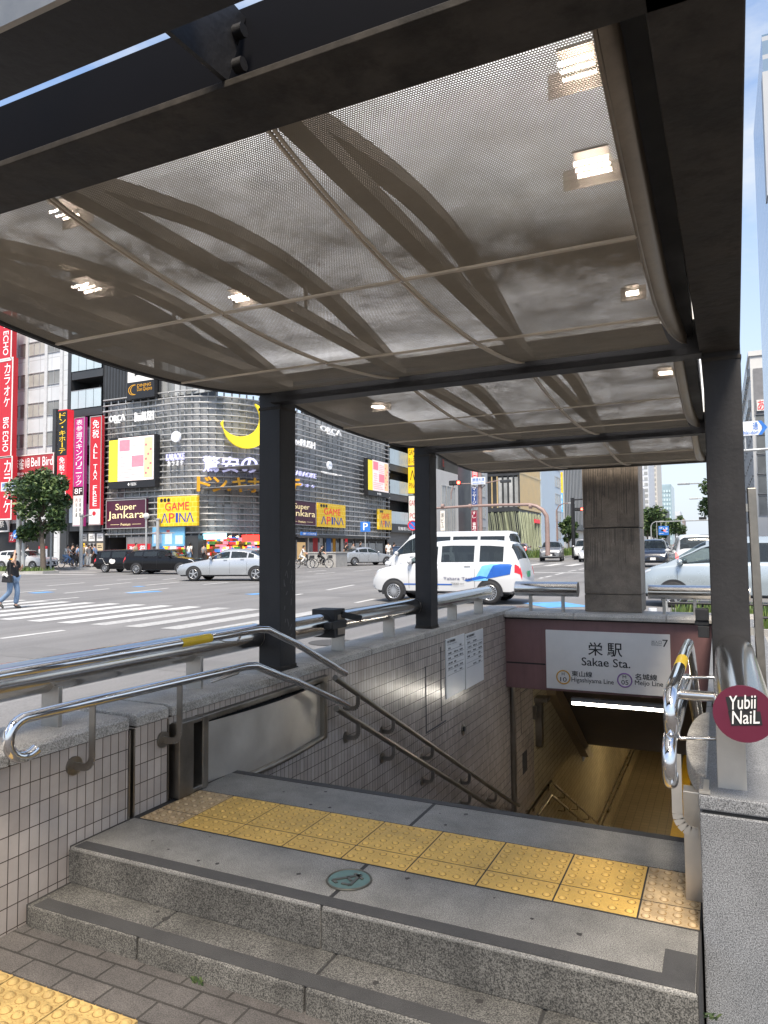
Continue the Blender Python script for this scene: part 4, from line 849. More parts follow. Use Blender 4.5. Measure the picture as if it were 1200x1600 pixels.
# ---------------------------------------------------------------- the louvred corner building
dq = thing('louvred_building', 'grey corner shop building wrapped in curving horizontal louvres', 'building', (-40, 50, GRD))
RAD, NA = 6.0, 14
def corner_path(off, x0=-49.2, y1=77.0):
    """facade line offset outward by off, from the left end round the corner to the far end"""
    p = [(x0, YFc-off)]; n = 9
    for i in range(1, n): p.append((x0+(-41.5-x0)*i/n, YFc-off))
    for i in range(NA+1):
        a = R_(-90+90*i/NA); p.append((-41.5+(RAD+off)*math.cos(a), 52+(RAD+off)*math.sin(a)))
    n = 22
    for i in range(1, n+1): p.append((XFc+off, 52+(y1-52)*i/n))
    return p
ZT = z_at('y', YFc, 160, 629); Z3 = z_at('y', YFc, 240, 838)
pin = corner_path(-.55); rnd = random.Random(11)
mb = MB()
floors = [Z3+(ZT-.2-Z3)*k/9 for k in range(10)]
for (xa, ya), (xb, yb) in zip(pin, pin[1:]):
    seglen = math.hypot(xb-xa, yb-ya); sub = 2 if seglen > 1.0 else 1
    for s in range(sub):
        x0 = xa+(xb-xa)*s/sub; x1 = xa+(xb-xa)*(s+1)/sub; y0 = ya+(yb-ya)*s/sub; y1 = ya+(yb-ya)*(s+1)/sub
        for k in range(9):
            mb.use(M_gl[rnd.choice([0, 0, 1, 1, 2, 3, 3, 4, 4])]); mb.add([(x0, y0, floors[k]), (x1, y1, floors[k]), (x1, y1, floors[k+1]), (x0, y0, floors[k+1])], [(0, 1, 2, 3)])
mb.build('curtain_wall', None, dq)
for k in range(24):
    z = Z3+.25+(ZT-Z3-.1)*k/23; mb = MB().use(M_louv); pp = [(x, y, z) for x, y in corner_path(-.02+(.03 if k % 3 == 0 else 0))]
    mb.tube(pp, .068 if k % 3 else .085, 6, True); mb.build('louvre', None, dq)
pm = corner_path(-.12)
for i in range(0, len(pm), 1):
    mb = MB().use(M_mull); mb.box((pm[i][0]-.05, pm[i][1]-.05, Z3), (pm[i][0]+.05, pm[i][1]+.05, ZT)); mb.build('mullion', None, dq)
pw_ = corner_path(-.7); mb = MB().use(M_dk)
n = len(pw_); mb.add([(x, y, ZT-.15) for x, y in pw_]+[(-49.2, 77, ZT-.15)], [tuple(range(n+1))])
ft = corner_path(-.15); mb.add([(x, y, Z3-.02) for x, y in ft]+[(x, y, Z3+.2) for x, y in ft], [(i, i+1, n+i+1, n+i) for i in range(n-1)]); mb.add([(x, y, Z3-.02) for x, y in ft]+[(x, y, Z3-.02) for x, y in corner_path(-4)], [(i, i+1, n+i+1, n+i) for i in range(n-1)])
mb.box((-49.2, 76.7, GRD), (-36.2, 77, ZT)); mb.box((-49.2, 46.6, GRD), (-48.9, 77, ZT+3.5)); mb.build('roof_and_soffit', None, dq)
# upper storey set on top at the left, with cladding ribs and a glazed strip
zt2 = z_at('y', YFc, 160, 545); xa = on_y(160, 600, YFc).x; xb = on_y(247, 600, YFc).x; xc = on_y(335, 600, YFc).x
mb = MB().use(M_dk); mb.box((xa, YFc+.15, ZT-.1), (xb, YFc+8, zt2))
for k in range(18): x = xa+(xb-xa)*k/18; mb.box((x, YFc+.1, ZT-.1), (x+.05, YFc+.15, zt2))
mb.build('upper_cladding', None, dq)
mb = MB()
for k in range(9):
    x = xb+(xc-xb)*k/9; mb.use(M_gl[(0, 2, 1, 0, 2, 0, 1, 2, 0)[k]]); mb.box((x+.04, YFc+.5, ZT-.1), (x+(xc-xb)/9-.04, YFc+.6, zt2-.6))
mb.use(M_mull).box((xb, YFc+.55, zt2-.6), (xc+3, YFc+6, zt2-.2))
for k in range(10): x = xb+(xc-xb)*k/9; mb.box((x-.04, YFc+.42, ZT-.1), (x+.04, YFc+.62, zt2-.6))
mb.build('upper_glazing', None, dq)
# shop front at street level
inn = corner_path(-3.6); mb = MB().use(mat('shop_back_wall', (.10, .07, .05), .7)); zb = GRD-.1
mb.add([(x, y, zb) for x, y in inn]+[(x, y, Z3) for x, y in inn], [(i, i+1, n+i+1, n+i) for i in range(n-1)]); mb.build('shop_back_wall', None, dq)
M_shf = mat('shop_front_grey', (.22, .22, .225), .5, .2, .1, .8); mb = MB().use(M_shf)
a = on_y(197, 860, YFc).x; b = on_y(243, 860, YFc).x; mb.box((a, YFc+.1, zb), (b, YFc+.4, Z3))
for k in range(5): x = a+(b-a)*k/4; mb.use(M_mull).box((x-.03, YFc+.06, zb), (x+.03, YFc+.1, Z3))
mb.build('shop_front_wall', None, dq); MB().use(M_dk).box((on_y(288, 860, YFc).x, YFc+.1, zb), (on_y(308, 860, YFc).x, YFc+1.2, Z3)).build('dark_pier', None, dq)
mb = MB().use(M_dk2); mb.box((XFc-.9, 55, zb), (XFc-.7, 76.6, Z3))
rr2 = random.Random(8)
for k in range(11):
    y0 = 55.4+k*1.92; mb.use([M_gl[2], M_gl[0], mat('shop_warm_interior', (.45, .30, .14), .6, emit=.35), M_gl[2]][rr2.randrange(4)]); mb.box((XFc-.7, y0, zb+.25), (XFc-.66, y0+1.7, Z3-.5))
    mb.use(M_mull).box((XFc-.72, y0-.16, zb), (XFc-.6, y0-.04, Z3-.3))
mb.build('shop_front_glazing', None, dq)
# goods stacked on the open shop's shelves: one uncountable mass
rg = random.Random(21); gc = [mat('goods_%s' % c, v, .5, 0, .1, 8, emit=e) for c, v, e in (('red', (.6, .03, .02), .5), ('yellow', (.8, .5, .03), .6), ('white', (.75, .72, .68), .35), ('blue', (.06, .22, .6), .35), ('brown', (.2, .08, .03), .1), ('green', (.06, .25, .06), .2), ('pink', (.75, .25, .35), .35))]  # packages glow a little: the shop lighting is put into their colours
mb = MB(); inp = corner_path(-1.6)
for (x0, y0), (x1, y1) in zip(inp[5:], inp[6:26]):
    for q in range(26):
        t = rg.random(); z = zb+.2+rg.choice([0, .32, .64, .96, 1.3, 1.75, 2.1])*(Z3-zb-.4)/2.4; s = rg.uniform(.08, .24); dx = rg.uniform(-.9, .6); x = x0+(x1-x0)*t; y = y0+(y1-y0)*t+dx
        mb.use(rg.choice(gc if z > 1.6 else gc[:1]+gc[2:]+[gc[4]]*4)); mb.box((x-s, y-s, z), (x+s, y+s, z+s*rg.uniform(.8, 1.6)))
tag(mb.build('shop_goods'), 'colourful packaged goods heaped in the open corner shop', 'goods', kind='stuff')
mb = MB().use(mat('downlight', (1, .8, .5), .5, emit=9, ecol=(1, .72, .35)))
for (x, y) in corner_path(-.5)[5:24]: mb.box((x-.08, y-.08, Z3-.1), (x+.08, y+.08, Z3-.06))
mb.build('downlight_row', None, dq)
F = board('shop_poster', 'plain pale blue poster panel beside the open corner shop', 'poster', 'y', YFc+.05, (238, 824), (288, 853), mat('poster_blue', (.16, .42, .66), .5, 0, .2, .9), .1)
P_(F, mat('poster_blotch', (.50, .62, .74), .5), [(.05, .15, .3, .6), (.4, .1, .62, .7), (.72, .1, .95, .55)]); P_(F, mat('poster_red', (.55, .12, .12), .5), [(.08, .62, .25, .75), (.45, .72, .55, .85)])
F = board('cyan_sign', 'glowing light blue sign in the corner shop entrance', 'sign', 'y', YFc+.9, (317, 834), (353, 842), mat('lit_cyan', (.3, .7, .9), .5, emit=.9), .1)
F = board('red_sign', 'glowing red sign in the corner shop entrance', 'sign', 'y', YFc+1.5, (378, 836), (406, 846), mat('lit_red', (.9, .03, .02), .5, emit=1.2), .1)
F = board('red_banner', 'low red banner with white lettering behind the black cars', 'banner', 'y', YFc-.6, (199, 850), (234, 866), M_red, .08); T(F, M_wht, [('激安', .1, .2, .4, .8), ('祭', .55, .15, .85, .85)])
# ---------------------------------------------------------------- signs on it
def jank(lab, plane, c, tl, br):
    F = board('karaoke_sign', lab, 'sign', plane, c, tl, br, M_plum, .25, M_louv, bw=.025); T(F, M_cream, [('Super', .24, .58, .76, .86, '', .03), ('Jankara', .05, .28, .96, .60, '', .03), ('Premium', .38, .10, .62, .19, '', .01)]); P_(F, M_cream, [(.12, .14, .34, .15), (.66, .14, .88, .15)]); return F
jank('plum karaoke sign with cream lettering left of the yellow game sign, facing the crossing', 'y', YFc-.1, (166, 782), (228, 825))
jank('plum karaoke sign with cream lettering on the right-hand face of the louvred building', 'x', XFc+.1, (448, 779), (494, 822))
def apina(lab, plane, c, tl, br, m):
    F = board('game_centre_sign', lab, 'sign', plane, c, tl, br, m, .25); T(F, M_red2, [('GAME', .2, .53, .8, .80, '', .05), ('P', .30, .12, .44, .44, '', .02)]); T(F, M_blu, [('Λ', .10, .12, .28, .44, '', .02), ('I', .47, .12, .53, .44), ('N', .56, .12, .72, .44), ('Λ', .73, .12, .92, .44, '', .02)], 'blue_lettering'); T(F, M_bk, [('●', .07, .82, .145, .95), ('●', .16, .82, .235, .95), ('●', .25, .82, .325, .95)], 'black_dots'); return F
apina('yellow game centre sign above the open corner shop, facing the crossing', 'y', YFc-.1, (246, 777), (308, 821), M_ylm)
apina('yellow game centre sign beside the plum sign on the right-hand face', 'x', XFc+.1, (497, 785), (540, 825), M_ylmy)
apina('small yellow game centre sign at the far end of the louvred building', 'x', XFc+.1, (592, 795), (612, 828), M_ylmy)
def led(lab, plane, c, tl, br):
    F = board('video_screen', lab, 'screen', plane, c, tl, br, M_bk, .55)
    e = .12
    P_(F, mat('screen_white', (.85, .74, .72), .5, emit=e), [(.20, .14, .97, .98)], 'picture', .02); P_(F, mat('screen_yellow', (.9, .72, .04), .5, emit=e), [(.0, .14, .2, .95)], 'picture', .02)
    P_(F, mat('screen_pink', (.80, .22, .28), .5, emit=e), [(.23, .72, .46, .94), (.50, .40, .76, .62)], 'picture', .03); P_(F, mat('screen_peach', (.90, .55, .30), .5, emit=e), [(.77, .18, .95, .95)], 'picture', .025)
    P_(F, mat('screen_lines', (.75, .3, .3), .5, emit=.3), [(.23, .2+.05*k, .70-.05*(k % 3), .215+.05*k) for k in range(4)]+[(.5, .66+.05*k, .74, .672+.05*k) for k in range(5)]+[(.25, .42+.06*k, .42, .435+.06*k) for k in range(4)], 'text_lines', .035)
    P_(F, mat('screen_dots', (.75, .10, .12), .5, emit=.5), [(.79+.05*(k % 3), .25+.09*k, .83+.05*(k % 3), .29+.09*k) for k in range(7)], 'text_lines', .035); T(F, M_bk, [('心斎橋ではじまる', .03, .2, .09, .92, 'v'), ('美容医療', .11, .4, .17, .92, 'v')], 'black_lettering'); T(F, M_wht, [('♦', .42, .04, .46, .1), ('VISION', .48, .04, .6, .1)]); return F
led('large glowing advertising screen above the plum sign', 'y', YFc-.1, (171, 685), (242, 760))
led('advertising screen at the far right end of the louvred building', 'x', XFc+.1, (575, 715), (608, 778))
def raised_letters(name, lab, plane, c, tl, br, items, m, depth=.12):
    F = rectf(plane, c, tl, br, .15, 0); F['t'] = thing(name, lab, 'sign', tuple(F['O'])); T(F, m, items, 'letters', depth)
    mb = MB().use(M_mull); rbox(mb, F, .05, .45, .95, .5, -.12, -.04); mb.build('support_rail', None, F['t']); return F
raised_letters('letter_sign', 'angular white lettering with four capitals high on the left face of the louvred building', 'y', YFc-.1, (172, 650), (196, 659), [('ORCΛ', 0, .15, 1, 1, '', .05), ('NAGOYA', .35, -.1, .7, .08)], M_wht)
raised_letters('letter_sign', 'white graffiti-like lettering right of the four angular capitals on the left face', 'y', YFc-.1, (212, 645), (241, 656), [('BeeRUSH', 0, 0, 1, 1, '', .06)], M_wht)
raised_letters('letter_sign', 'white KARAOKE lettering under the round sign on the left face', 'y', YFc-.1, (261, 710), (289, 718), [('KARAOKE', 0, 0, 1, 1, '', .04)], M_lav)
raised_letters('letter_sign', 'small white katakana karaoke lettering under KARAOKE on the left face', 'y', YFc-.1, (263, 721), (287, 727), [('カ', 0, 0, .16, 1), ('ラ', .28, 0, .44, 1), ('オ', .56, 0, .72, 1), ('ケ', .84, 0, 1, 1)], M_wht)
raised_letters('letter_sign', 'large angular four-letter white lettering high on the right-hand face', 'x', XFc+.1, (500, 664), (532, 684), [('ORCΛ', 0, .2, 1, 1, '', .05), ('NAGOYA', .3, -.05, .7, .12)], M_wht)
raised_letters('letter_sign', 'large white graffiti-like lettering on the right-hand face', 'x', XFc+.1, (454, 682), (491, 702), [('BeeRUSH', 0, 0, 1, 1, '', .06)], M_wht)
raised_letters('letter_sign', 'pale KARAOKE lettering on the right-hand face', 'x', XFc+.1, (456, 734), (493, 748), [('KARAOKE', 0, 0, 1, 1, '', .04)], M_lav)
raised_letters('letter_sign', 'katakana karaoke lettering under KARAOKE on the right-hand face', 'x', XFc+.1, (456, 753), (491, 763), [('カ', 0, 0, .16, 1), ('ラ', .28, 0, .44, 1), ('オ', .56, 0, .72, 1), ('ケ', .84, 0, 1, 1)], M_lav)
raised_letters('letter_sign', 'small white skin clinic lettering below the round sign on the right-hand face', 'x', XFc+.1, (501, 736), (533, 745), [('表参道スキンクリニック', 0, .3, 1, 1), ('OMOTESANDO', .1, 0, .8, .18)], M_wht)
def disc(lab, plane, c, px, py, rpx):
    F = rectf(plane, c, (px-rpx, py-rpx), (px+rpx, py+rpx), .2, 0); r = F['h']/2; C_ = F['O']+F['U']*F['w']/2+F['V']*F['h']/2
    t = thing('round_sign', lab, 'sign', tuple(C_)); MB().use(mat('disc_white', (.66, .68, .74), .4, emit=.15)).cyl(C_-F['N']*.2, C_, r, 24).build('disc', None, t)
    F['t'] = t; mb = MB().use(mat('disc_ink', (.35, .4, .5), .5)); rbox(mb, F, .3, .46, .7, .5, .0, .01); rbox(mb, F, .36, .56, .64, .59, 0, .01); mb.build('marks', None, t)
disc('round white sign above KARAOKE on the left face', 'y', YFc-.1, 274, 682, 7.5); disc('round white sign on the right-hand face beside KARAOKE', 'x', XFc+.1, 516, 727, 8)
# letters round the corner, on the plane that touches the curve at its middle
Pm = Vector((-41.5+6.25*math.cos(R_(-45)), 52+6.25*math.sin(R_(-45)), 0)); Nm = Vector((math.cos(R_(-45)), math.sin(R_(-45)), 0)); Um = Vector((-Nm.y, Nm.x, 0))
def on_c(px, py): d = ray(px, py); return EYE+d*((Pm-EYE).dot(Nm)/d.dot(Nm))
def cornerF(tl, br, name, lab):
    a = on_c(*tl); b = on_c(*br); F = dict(O=Vector((a.x, a.y, b.z)), U=Um, V=Vector((0, 0, 1)), N=Nm, w=(b-a).dot(Um), h=a.z-b.z); F['t'] = thing(name, lab, 'sign', tuple(F['O'])); return F
F = cornerF((316, 713), (462, 741), 'letter_sign', 'big lavender kanji lettering round the building corner'); T(F, M_lav, [(c, .2*i, 0, .2*i+.18, 1, '', .32) for i, c in enumerate('驚安の殿堂')], 'letters', .25); mb = MB().use(M_mull); rbox(mb, F, 0, .2, 1, .24, -.3, -.1); mb.build('support_rail', None, F['t'])
F = cornerF((307, 745), (474, 771), 'letter_sign', 'big gold katakana lettering below the lavender kanji'); T(F, M_gold, [(c, u, 0 if c not in '・' else .1, u+.135, 1 if c not in '・' else .35, '', .36) for c, u in (('ド', 0), ('ン', .14), ('キ', .32), ('ホ', .46), ('テ', .84))]+[('●', .275, .05, .31, .25, '', .0)], 'letters', .3)
mb = MB().use(M_gold); rbox(mb, F, .62, .42, .80, .58, 0, .3); mb.build('letters', None, F['t']); mb = MB().use(M_mull); rbox(mb, F, 0, .2, 1, .24, -.3, -.02); mb.build('support_rail', None, F['t'])
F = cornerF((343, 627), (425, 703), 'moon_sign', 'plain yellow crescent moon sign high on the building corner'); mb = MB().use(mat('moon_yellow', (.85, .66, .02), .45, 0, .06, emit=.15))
R0 = F['h']/2; cx, cz = F['w']*.5, F['h']*.5; pts = []
for i in range(33): a = R_(-190+260*i/32); pts.append((cx+R0*math.cos(a), cz+R0*math.sin(a)))
ix_, iz_, ir = cx-.30*R0, cz+.34*R0, .86*R0
a1 = math.atan2(pts[-1][1]-iz_, pts[-1][0]-ix_); a0 = math.atan2(pts[0][1]-iz_, pts[0][0]-ix_)-2*math.pi
a0 = a0+2*math.pi if a0 < a1-2*math.pi else a0
for i in range(1, 32): a = a1+(a0-a1)*i/32; pts.append((ix_+ir*math.cos(a), iz_+ir*math.sin(a)))
np_ = len(pts); fr = [F['O']+Um*u+Vector((0, 0, v))+Nm*.5 for u, v in pts]; bk = [p-Nm*.45 for p in fr]
mb.add(fr+bk, [(i, (i+1) % np_, np_+(i+1) % np_, np_+i) for i in range(np_)])
half = 33
for i in range(32):
    j = np_-1-i; k = (np_-1-i-1)
    a_, b_ = i, i+1; c_ = (np_-i) % np_ if i else 0; d_ = np_-i-1
    mb.add([fr[a_], fr[b_], fr[d_] if d_ > 32 else fr[32], fr[c_]] if i else [fr[0], fr[1], fr[d_]], [(0, 1, 2, 3)] if i else [(0, 1, 2)])
mb.build('crescent', None, F['t'])
F = board('dining_sign', 'white and black dining sign over the louvres at the left', 'sign', 'y', YFc-.1, (199, 567), (241, 619), M_bk, .4); P_(F, M_white, [(.02, .45, .98, .99)]); T(F, M_bk, [('囗', .28, .60, .72, .98, '', .01), ('古', .38, .66, .62, .9, '', .04)], 'black_lettering'); T(F, M_gold, [('DINING', .38, .30, .88, .38), ('Don Quijote', .38, .16, .92, .29), ('☾', .05, .1, .32, .38)])
# ---------------------------------------------------------------- dark balcony building left of it
bb = thing('balcony_building', 'narrow black building with glass balconies left of the louvred building', 'building', (-52, 47, GRD))
xl = on_y(107, 560, YFc).x; xr = on_y(161, 560, YFc).x; zz0 = z_at('y', YFc, 135, 578); fl = (z_at('y', YFc, 135, 578)-z_at('y', YFc, 135, 637))
MB().use(M_dk2).box((xl, YFc+2.2, GRD), (xr, YFc+14, 30)).build('back_wall', None, bb)
MB().use(M_dk).box((xl, YFc-.05, GRD), (on_y(112, 560, YFc).x, YFc+14, 30)).build('end_wall', None, bb)
xk = on_y(112.5, 560, YFc).x
for k in range(-3, 6):
    z = zz0-fl*k
    if z < 2.6: continue
    MB().use(M_dk).box((xk, YFc+.0, z-.75), (xr, YFc+2.2, z-.05)).build('floor_slab', None, bb)
    mb = MB().use(M_glp); npn = 4
    for i in range(npn): x0 = xk+(xr-.1-xk)*i/npn; mb.box((x0+.03, YFc-.06, z), (x0+(xr-.1-xk)/npn-.03, YFc-.02, z+1.62))
    mb.use(M_mull).box((xk, YFc-.07, z+1.62), (xr-.1, YFc-.01, z+1.68)); mb.build('balustrade', None, bb)
    mb = MB().use(M_mull); mb.box((xk+1.2, YFc+2.1, z), (xk+1.26, YFc+2.2, z+2.6)).box((xk+1.9, YFc+2.1, z), (xk+1.96, YFc+2.2, z+2.6)); mb.build('door_frame', None, bb)
mb = MB().use(mat('entrance_poster_board', (.06, .06, .06), .5)); F = rectf('y', YFc, (125, 832), (163, 862), .1, 0); rbox(mb, F, 0, 0, 1, 1, -.1, 0); mb.build('poster_wall', None, bb)
rp = random.Random(5); pcs = [M_yl, M_white, M_white, mat('poster_grey', (.35, .34, .33), .5), mat('poster_tan', (.5, .4, .25), .5)]
k = 0
for i in range(3):
    for j in range(2):
        mb = MB().use(pcs[0] if (i, j) == (0, 0) else rp.choice(pcs[1:])); rbox(mb, F, .04+i*.33, .06+j*.48, .04+i*.33+.25, .06+j*.48+.38, 0, .03)
        mb.use(M_bk); rbox(mb, F, .08+i*.33, .2+j*.48, .25+i*.33, .24+j*.48, .03, .035); rbox(mb, F, .08+i*.33, .3+j*.48, .22+i*.33, .33+j*.48, .03, .035); mb.build('small_poster', None, bb); k += 1
# its vertical signs
F = board('vertical_sign', 'tall black and red katakana tax-free sign nearest the white office block', 'sign', 'y', YFc-.9, (91, 641), (103, 784), M_red2, .7)
P_(F, M_bk, [(.0, .50, 1, .99)]); T(F, M_yl, [('ドン・キホーテ', .12, .52, .88, .97, 'v', .06)], 'yellow_lettering'); P_(F, M_white, [(.03, .01, .97, .11)]); T(F, M_wht, [('免税', .18, .33, .82, .49, 'v', .04), ('TAX FREE', .3, .13, .7, .32, 'v', .02)]); T(F, M_red, [('●', .15, .03, .5, .06)], 'red_mark'); MB().use(M_dk).box(tuple(on_y(85, 784, YFc-.3)), tuple(on_y(91, 641, YFc+.3))).build('side_fin', None, F['t'])
F = board('vertical_sign', 'tall magenta skin clinic sign with a white list below', 'sign', 'y', YFc-.5, (116, 653), (130, 822), M_mag, .3, M_louv, bw=.05); P_(F, M_bk, [(.05, .28, .95, .36)]); P_(F, M_white, [(.05, .01, .95, .28)], 'white_block'); T(F, M_wht, [('表参道スキンクリニック', .2, .37, .82, .98, 'v', .03), ('8F', .15, .295, .85, .345, '', .04)]); T(F, M_bk, [('内科皮膚', .25, .08, .45, .26, 'v'), ('診療時間', .6, .08, .8, .26, 'v')], 'small_print')
F = board('vertical_sign', 'tall red ALL TAX FREE sign against the louvres', 'sign', 'y', YFc-.5, (141, 651), (157, 820), M_red, .3, M_louv, bw=.05); P_(F, M_white, [(.05, .01, .95, .145)], 'white_block'); T(F, M_wht, [('免税', .2, .79, .8, .97, 'v', .03), ('ALL TAX FREE', .32, .17, .68, .75, 'v', .02)]); T(F, M_red, [('●', .3, .085, .6, .125)], 'red_mark')
# ---------------------------------------------------------------- white office block at the left
def windows(par, rects, plane, c, m_glass, m_frame, proud=.05, mul=2, name='window'):
    for (u0, z0, u1, z1) in rects:
        def BX(b, a0, za, a1, zb_, d0, d1):
            if plane == 'y': b.box((a0, c-d1, za), (a1, c-d0, zb_))
            elif plane == 'x': b.box((c+d0, a0, za), (c+d1, a1, zb_))
            else: b.box((c-d1, a0, za), (c-d0, a1, zb_))
        b = MB().use(m_glass); BX(b, u0, z0, u1, z1, .0, .02); t = max(.05, (u1-u0)*.03); b.use(m_frame)
        BX(b, u0, z0, u0+t, z1, .02, proud); BX(b, u1-t, z0, u1, z1, .02, proud); BX(b, u0+t, z0, u1-t, z0+t, .02, proud); BX(b, u0+t, z1-t, u1-t, z1, .02, proud)
        for k in range(1, mul): x = u0+(u1-u0)*k/mul; BX(b, x-t/2, z0+t, x+t/2, z1-t, .02, proud*.8)
        b.build(name, None, par)
wb = thing('office_building', 'white panelled office block with banded windows at the far left', 'building', (-58, 47, GRD))
M_wpan = bricks('white_panel', (.56, .58, .60), (.53, .55, .57), (.36, .37, .38), 1.55, 1.4, .03, 'xz', (0, 0), 0, .5, .3, .15, .3)
xw0 = on_y(-40, 560, YFc).x; xw1 = on_y(107, 560, YFc).x
MB().use(M_wpan).box((xw0, YFc, GRD), (xw1-.02, YFc+15, 32)).build('wall', None, wb)
M_win = glass_mat('office_window', (.20, .20, .19), .1); M_winb = mat('window_blind', (.36, .35, .32), .5, 0, .15, 1); M_al = mat('aluminium_frame', (.42, .42, .42), .4, .5)
zr = [z_at('y', YFc, 60, y) for y in (698, 651, 604, 555, 508)]; dz = zr[1]-zr[0]; zr = [zr[0]-dz*2, zr[0]-dz]+zr+[zr[-1]+dz, zr[-1]+2*dz]
for z in zr:
    if z < 4: continue
    for a, b_, mt, mu_ in ((28, 41, M_win, 1), (44, 71, M_winb, 3), (75, 95, M_win, 2), (0, 20, M_winb, 2), (-35, -10, M_win, 2)):
        windows(wb, [(on_y(a, 600, YFc).x, z, on_y(b_, 600, YFc).x, z+dz*.47)], 'y', YFc, mt, M_al, .08, mu_)
for px in (43, 73, 97): x = on_y(px, 600, YFc).x; MB().use(mat('pier_white', (.50, .51, .52), .5)).box((x-.18, YFc-.14, GRD), (x+.18, YFc-.002, 32)).build('pier', None, wb)
F = board('shop_sign', 'wide red mahjong parlour sign with white writing on the white office block', 'sign', 'y', YFc-.15, (19, 713), (84, 742), mat('sign_dull_red', (.36, .04, .05), .5), .2, M_white, bw=.04); T(F, M_wht, [('麻雀', .03, .35, .29, .85, '', .03), ('(@', .32, .40, .44, .85), ('Bell Bird', .47, .45, .97, .85), ('営業中 2F', .05, .08, .4, .22), ('TEL 262', .65, .08, .95, .22)])
MB().use(M_dk).box((on_y(96, 800, YFc).x, YFc-.1, GRD), (on_y(106, 800, YFc).x, YFc-.003, 7)).build('entrance_post', None, wb)
mb = MB().use(M_dk2); mb.box((xw0, YFc-.03, GRD), (on_y(84, 850, YFc).x, YFc-.004, 4.2)); mb.build('shop_opening', None, wb)
F = board('fan_sign', 'black and white fan crest sign at the left edge', 'sign', 'y', YFc-.2, (-12, 808), (13, 831), M_white, .15); 
mb = MB().use(M_bk); C0 = F['O']+F['U']*F['w']*.5+F['V']*F['h']*.1+F['N']*.01
mb.add([tuple(C0)]+[tuple(C0+F['U']*(F['w']*.46*math.cos(t))+F['V']*(F['h']*.8*math.sin(t))) for t in [math.pi*i/14 for i in range(15)]], [(0, i+1, i+2) for i in range(14)]); mb.build('fan_crest', None, F['t']); T(F, M_white, [('祭', .4, .3, .75, .75)])
F = board('small_sign', 'small red katakana sign beside the blue arrow disc', 'sign', 'y', YFc-.2, (14, 832), (23, 847), M_red, .15); T(F, M_wht, [('カ', .2, .15, .8, .85, '', .04)])
# the red karaoke sign tower at the left edge
kt = [((-9, 488), (18, 563), 'BIG ECHO', 'r', 'topmost red panel with turned white lettering of the sign tower at the left edge'), ((-9, 563), (18, 714), 'カラオケ', 'v', 'middle red karaoke panel of the sign tower at the left edge'), ((-9, 715), (18, 812), 'カラオケ', 'v', 'lowest red karaoke panel of the sign tower at the left edge')]
for i, (tl, br, s, md, lab) in enumerate(kt):
    F = board('karaoke_sign', lab, 'sign', 'y', YFc-1.2, tl, br, M_red, .5, M_white, 'red panels of the karaoke sign tower', .05)
    if i == 1: T(F, M_wht, [(s, .54, .50, .86, .95, 'v', .04), ('BIG ECHO', .54, .06, .82, .40, 'r', .03)])
    elif i == 0: T(F, M_wht, [(s, .54, .12, .82, .9, 'r', .03)])
    else: T(F, M_wht, [(s, .54, .1, .92, .95, 'v', .04)])
# ---------------------------------------------------------------- right of the louvred building, along the street
b2 = thing('balcony_building', 'black building with pale glass balconies right of the louvred building', 'building', (-37, 80, .6))
MB().use(M_dk2).box((-48, 77.1, .3), (XFc-1.4, 86, 24)).build('back_wall', None, b2)
for y0, y1, y2, y3 in ((705, 728, 0, 0), (752, 773, 0, 0), (800, 819, 0, 0), (660, 683, 0, 0)):
    za = z_at('x', XFc, 625, y1); zb_ = z_at('x', XFc, 625, y0)
    MB().use(M_dk).box((XFc-1.4, 77.1, za-.8), (XFc-.05, 84.5, za-.05)).build('floor_slab', None, b2)
    mb = MB().use(M_glp)
    for i in range(5): mb.box((XFc-.06, 77.2+i*1.45, za), (XFc-.02, 77.2+i*1.45+1.38, zb_))
    mb.build('balustrade', None, b2)
MB().use(M_dk).box((XFc-1.4, 84.4, .3), (XFc+.02, 86, 24)).box((XFc-1.2, 77.1, z_at('x', XFc, 625, 832)), (XFc+.15, 84.4, z_at('x', XFc, 625, 819))).build('end_wall', None, b2)
M_shut = bricks('roller_shutter', (.20, .20, .20), (.18, .18, .18), (.10, .10, .10), 50, .18, .02, 'yz', (0, 0), 0, .6, .6, .1, 1); MB().use(M_shut).box((XFc-.6, 77.4, .3), (XFc-.5, 84.4, z_at('x', XFc, 625, 832))).build('shutter', None, b2)
F = rectf('x', XFc, (620, 822), (641, 830), .18, 0); F['t'] = b2; T(F, M_wht, [('駐輪場入口', .1, .1, 1, .9)])
F['t'].children[-1].location = -b2.location if False else F['t'].children[-1].location
for tl, br, it, lab, m_ in (((637, 700), (652, 727), [('GAME', .1, .6, .9, .9), ('B1-B3', .1, .12, .9, .42)], 'upper yellow hanging game sign on the black balcony building', M_yl), ((637, 729), (652, 771), [('Λ', .25, .5, .75, .85), ('PINA', .15, .2, .85, .4)], 'lower yellow hanging sign on the black balcony building', M_yl), ((638, 774), (652, 814), [('GAM', .1, .6, .9, .8), ('PO', .15, .1, .8, .3)], 'white hanging game sign under the two yellow ones', M_white)):
    F = board('hanging_sign', lab, 'sign', 'y', 83, tl, br, m_, .3, M_bk, bw=.04); T(F, M_red if m_ is M_white else M_bk, it)
def block(name, lab, x0, x1, y0, y1, h, m, z0=0):
    t = thing(name, lab, 'building', ((x0+x1)/2, (y0+y1)/2, z0)); MB().use(m).box((x0, y0, z0), (x1, y1, h)).build('wall', None, t); return t
M_bw = mat('pale_stone', (.50, .49, .47), .6, 0, .08, .4); M_bg = mat('grey_render', (.36, .37, .38), .6, 0, .1, .4)
yA = on_x(684, 790, XFc).y; yB = on_x(716, 790, XFc).y
t = block('office_building', 'pale stone office front with tall grey windows behind the second post', -48, XFc, 86.1, yB, z_at('x', XFc, 716, 742), M_bw)
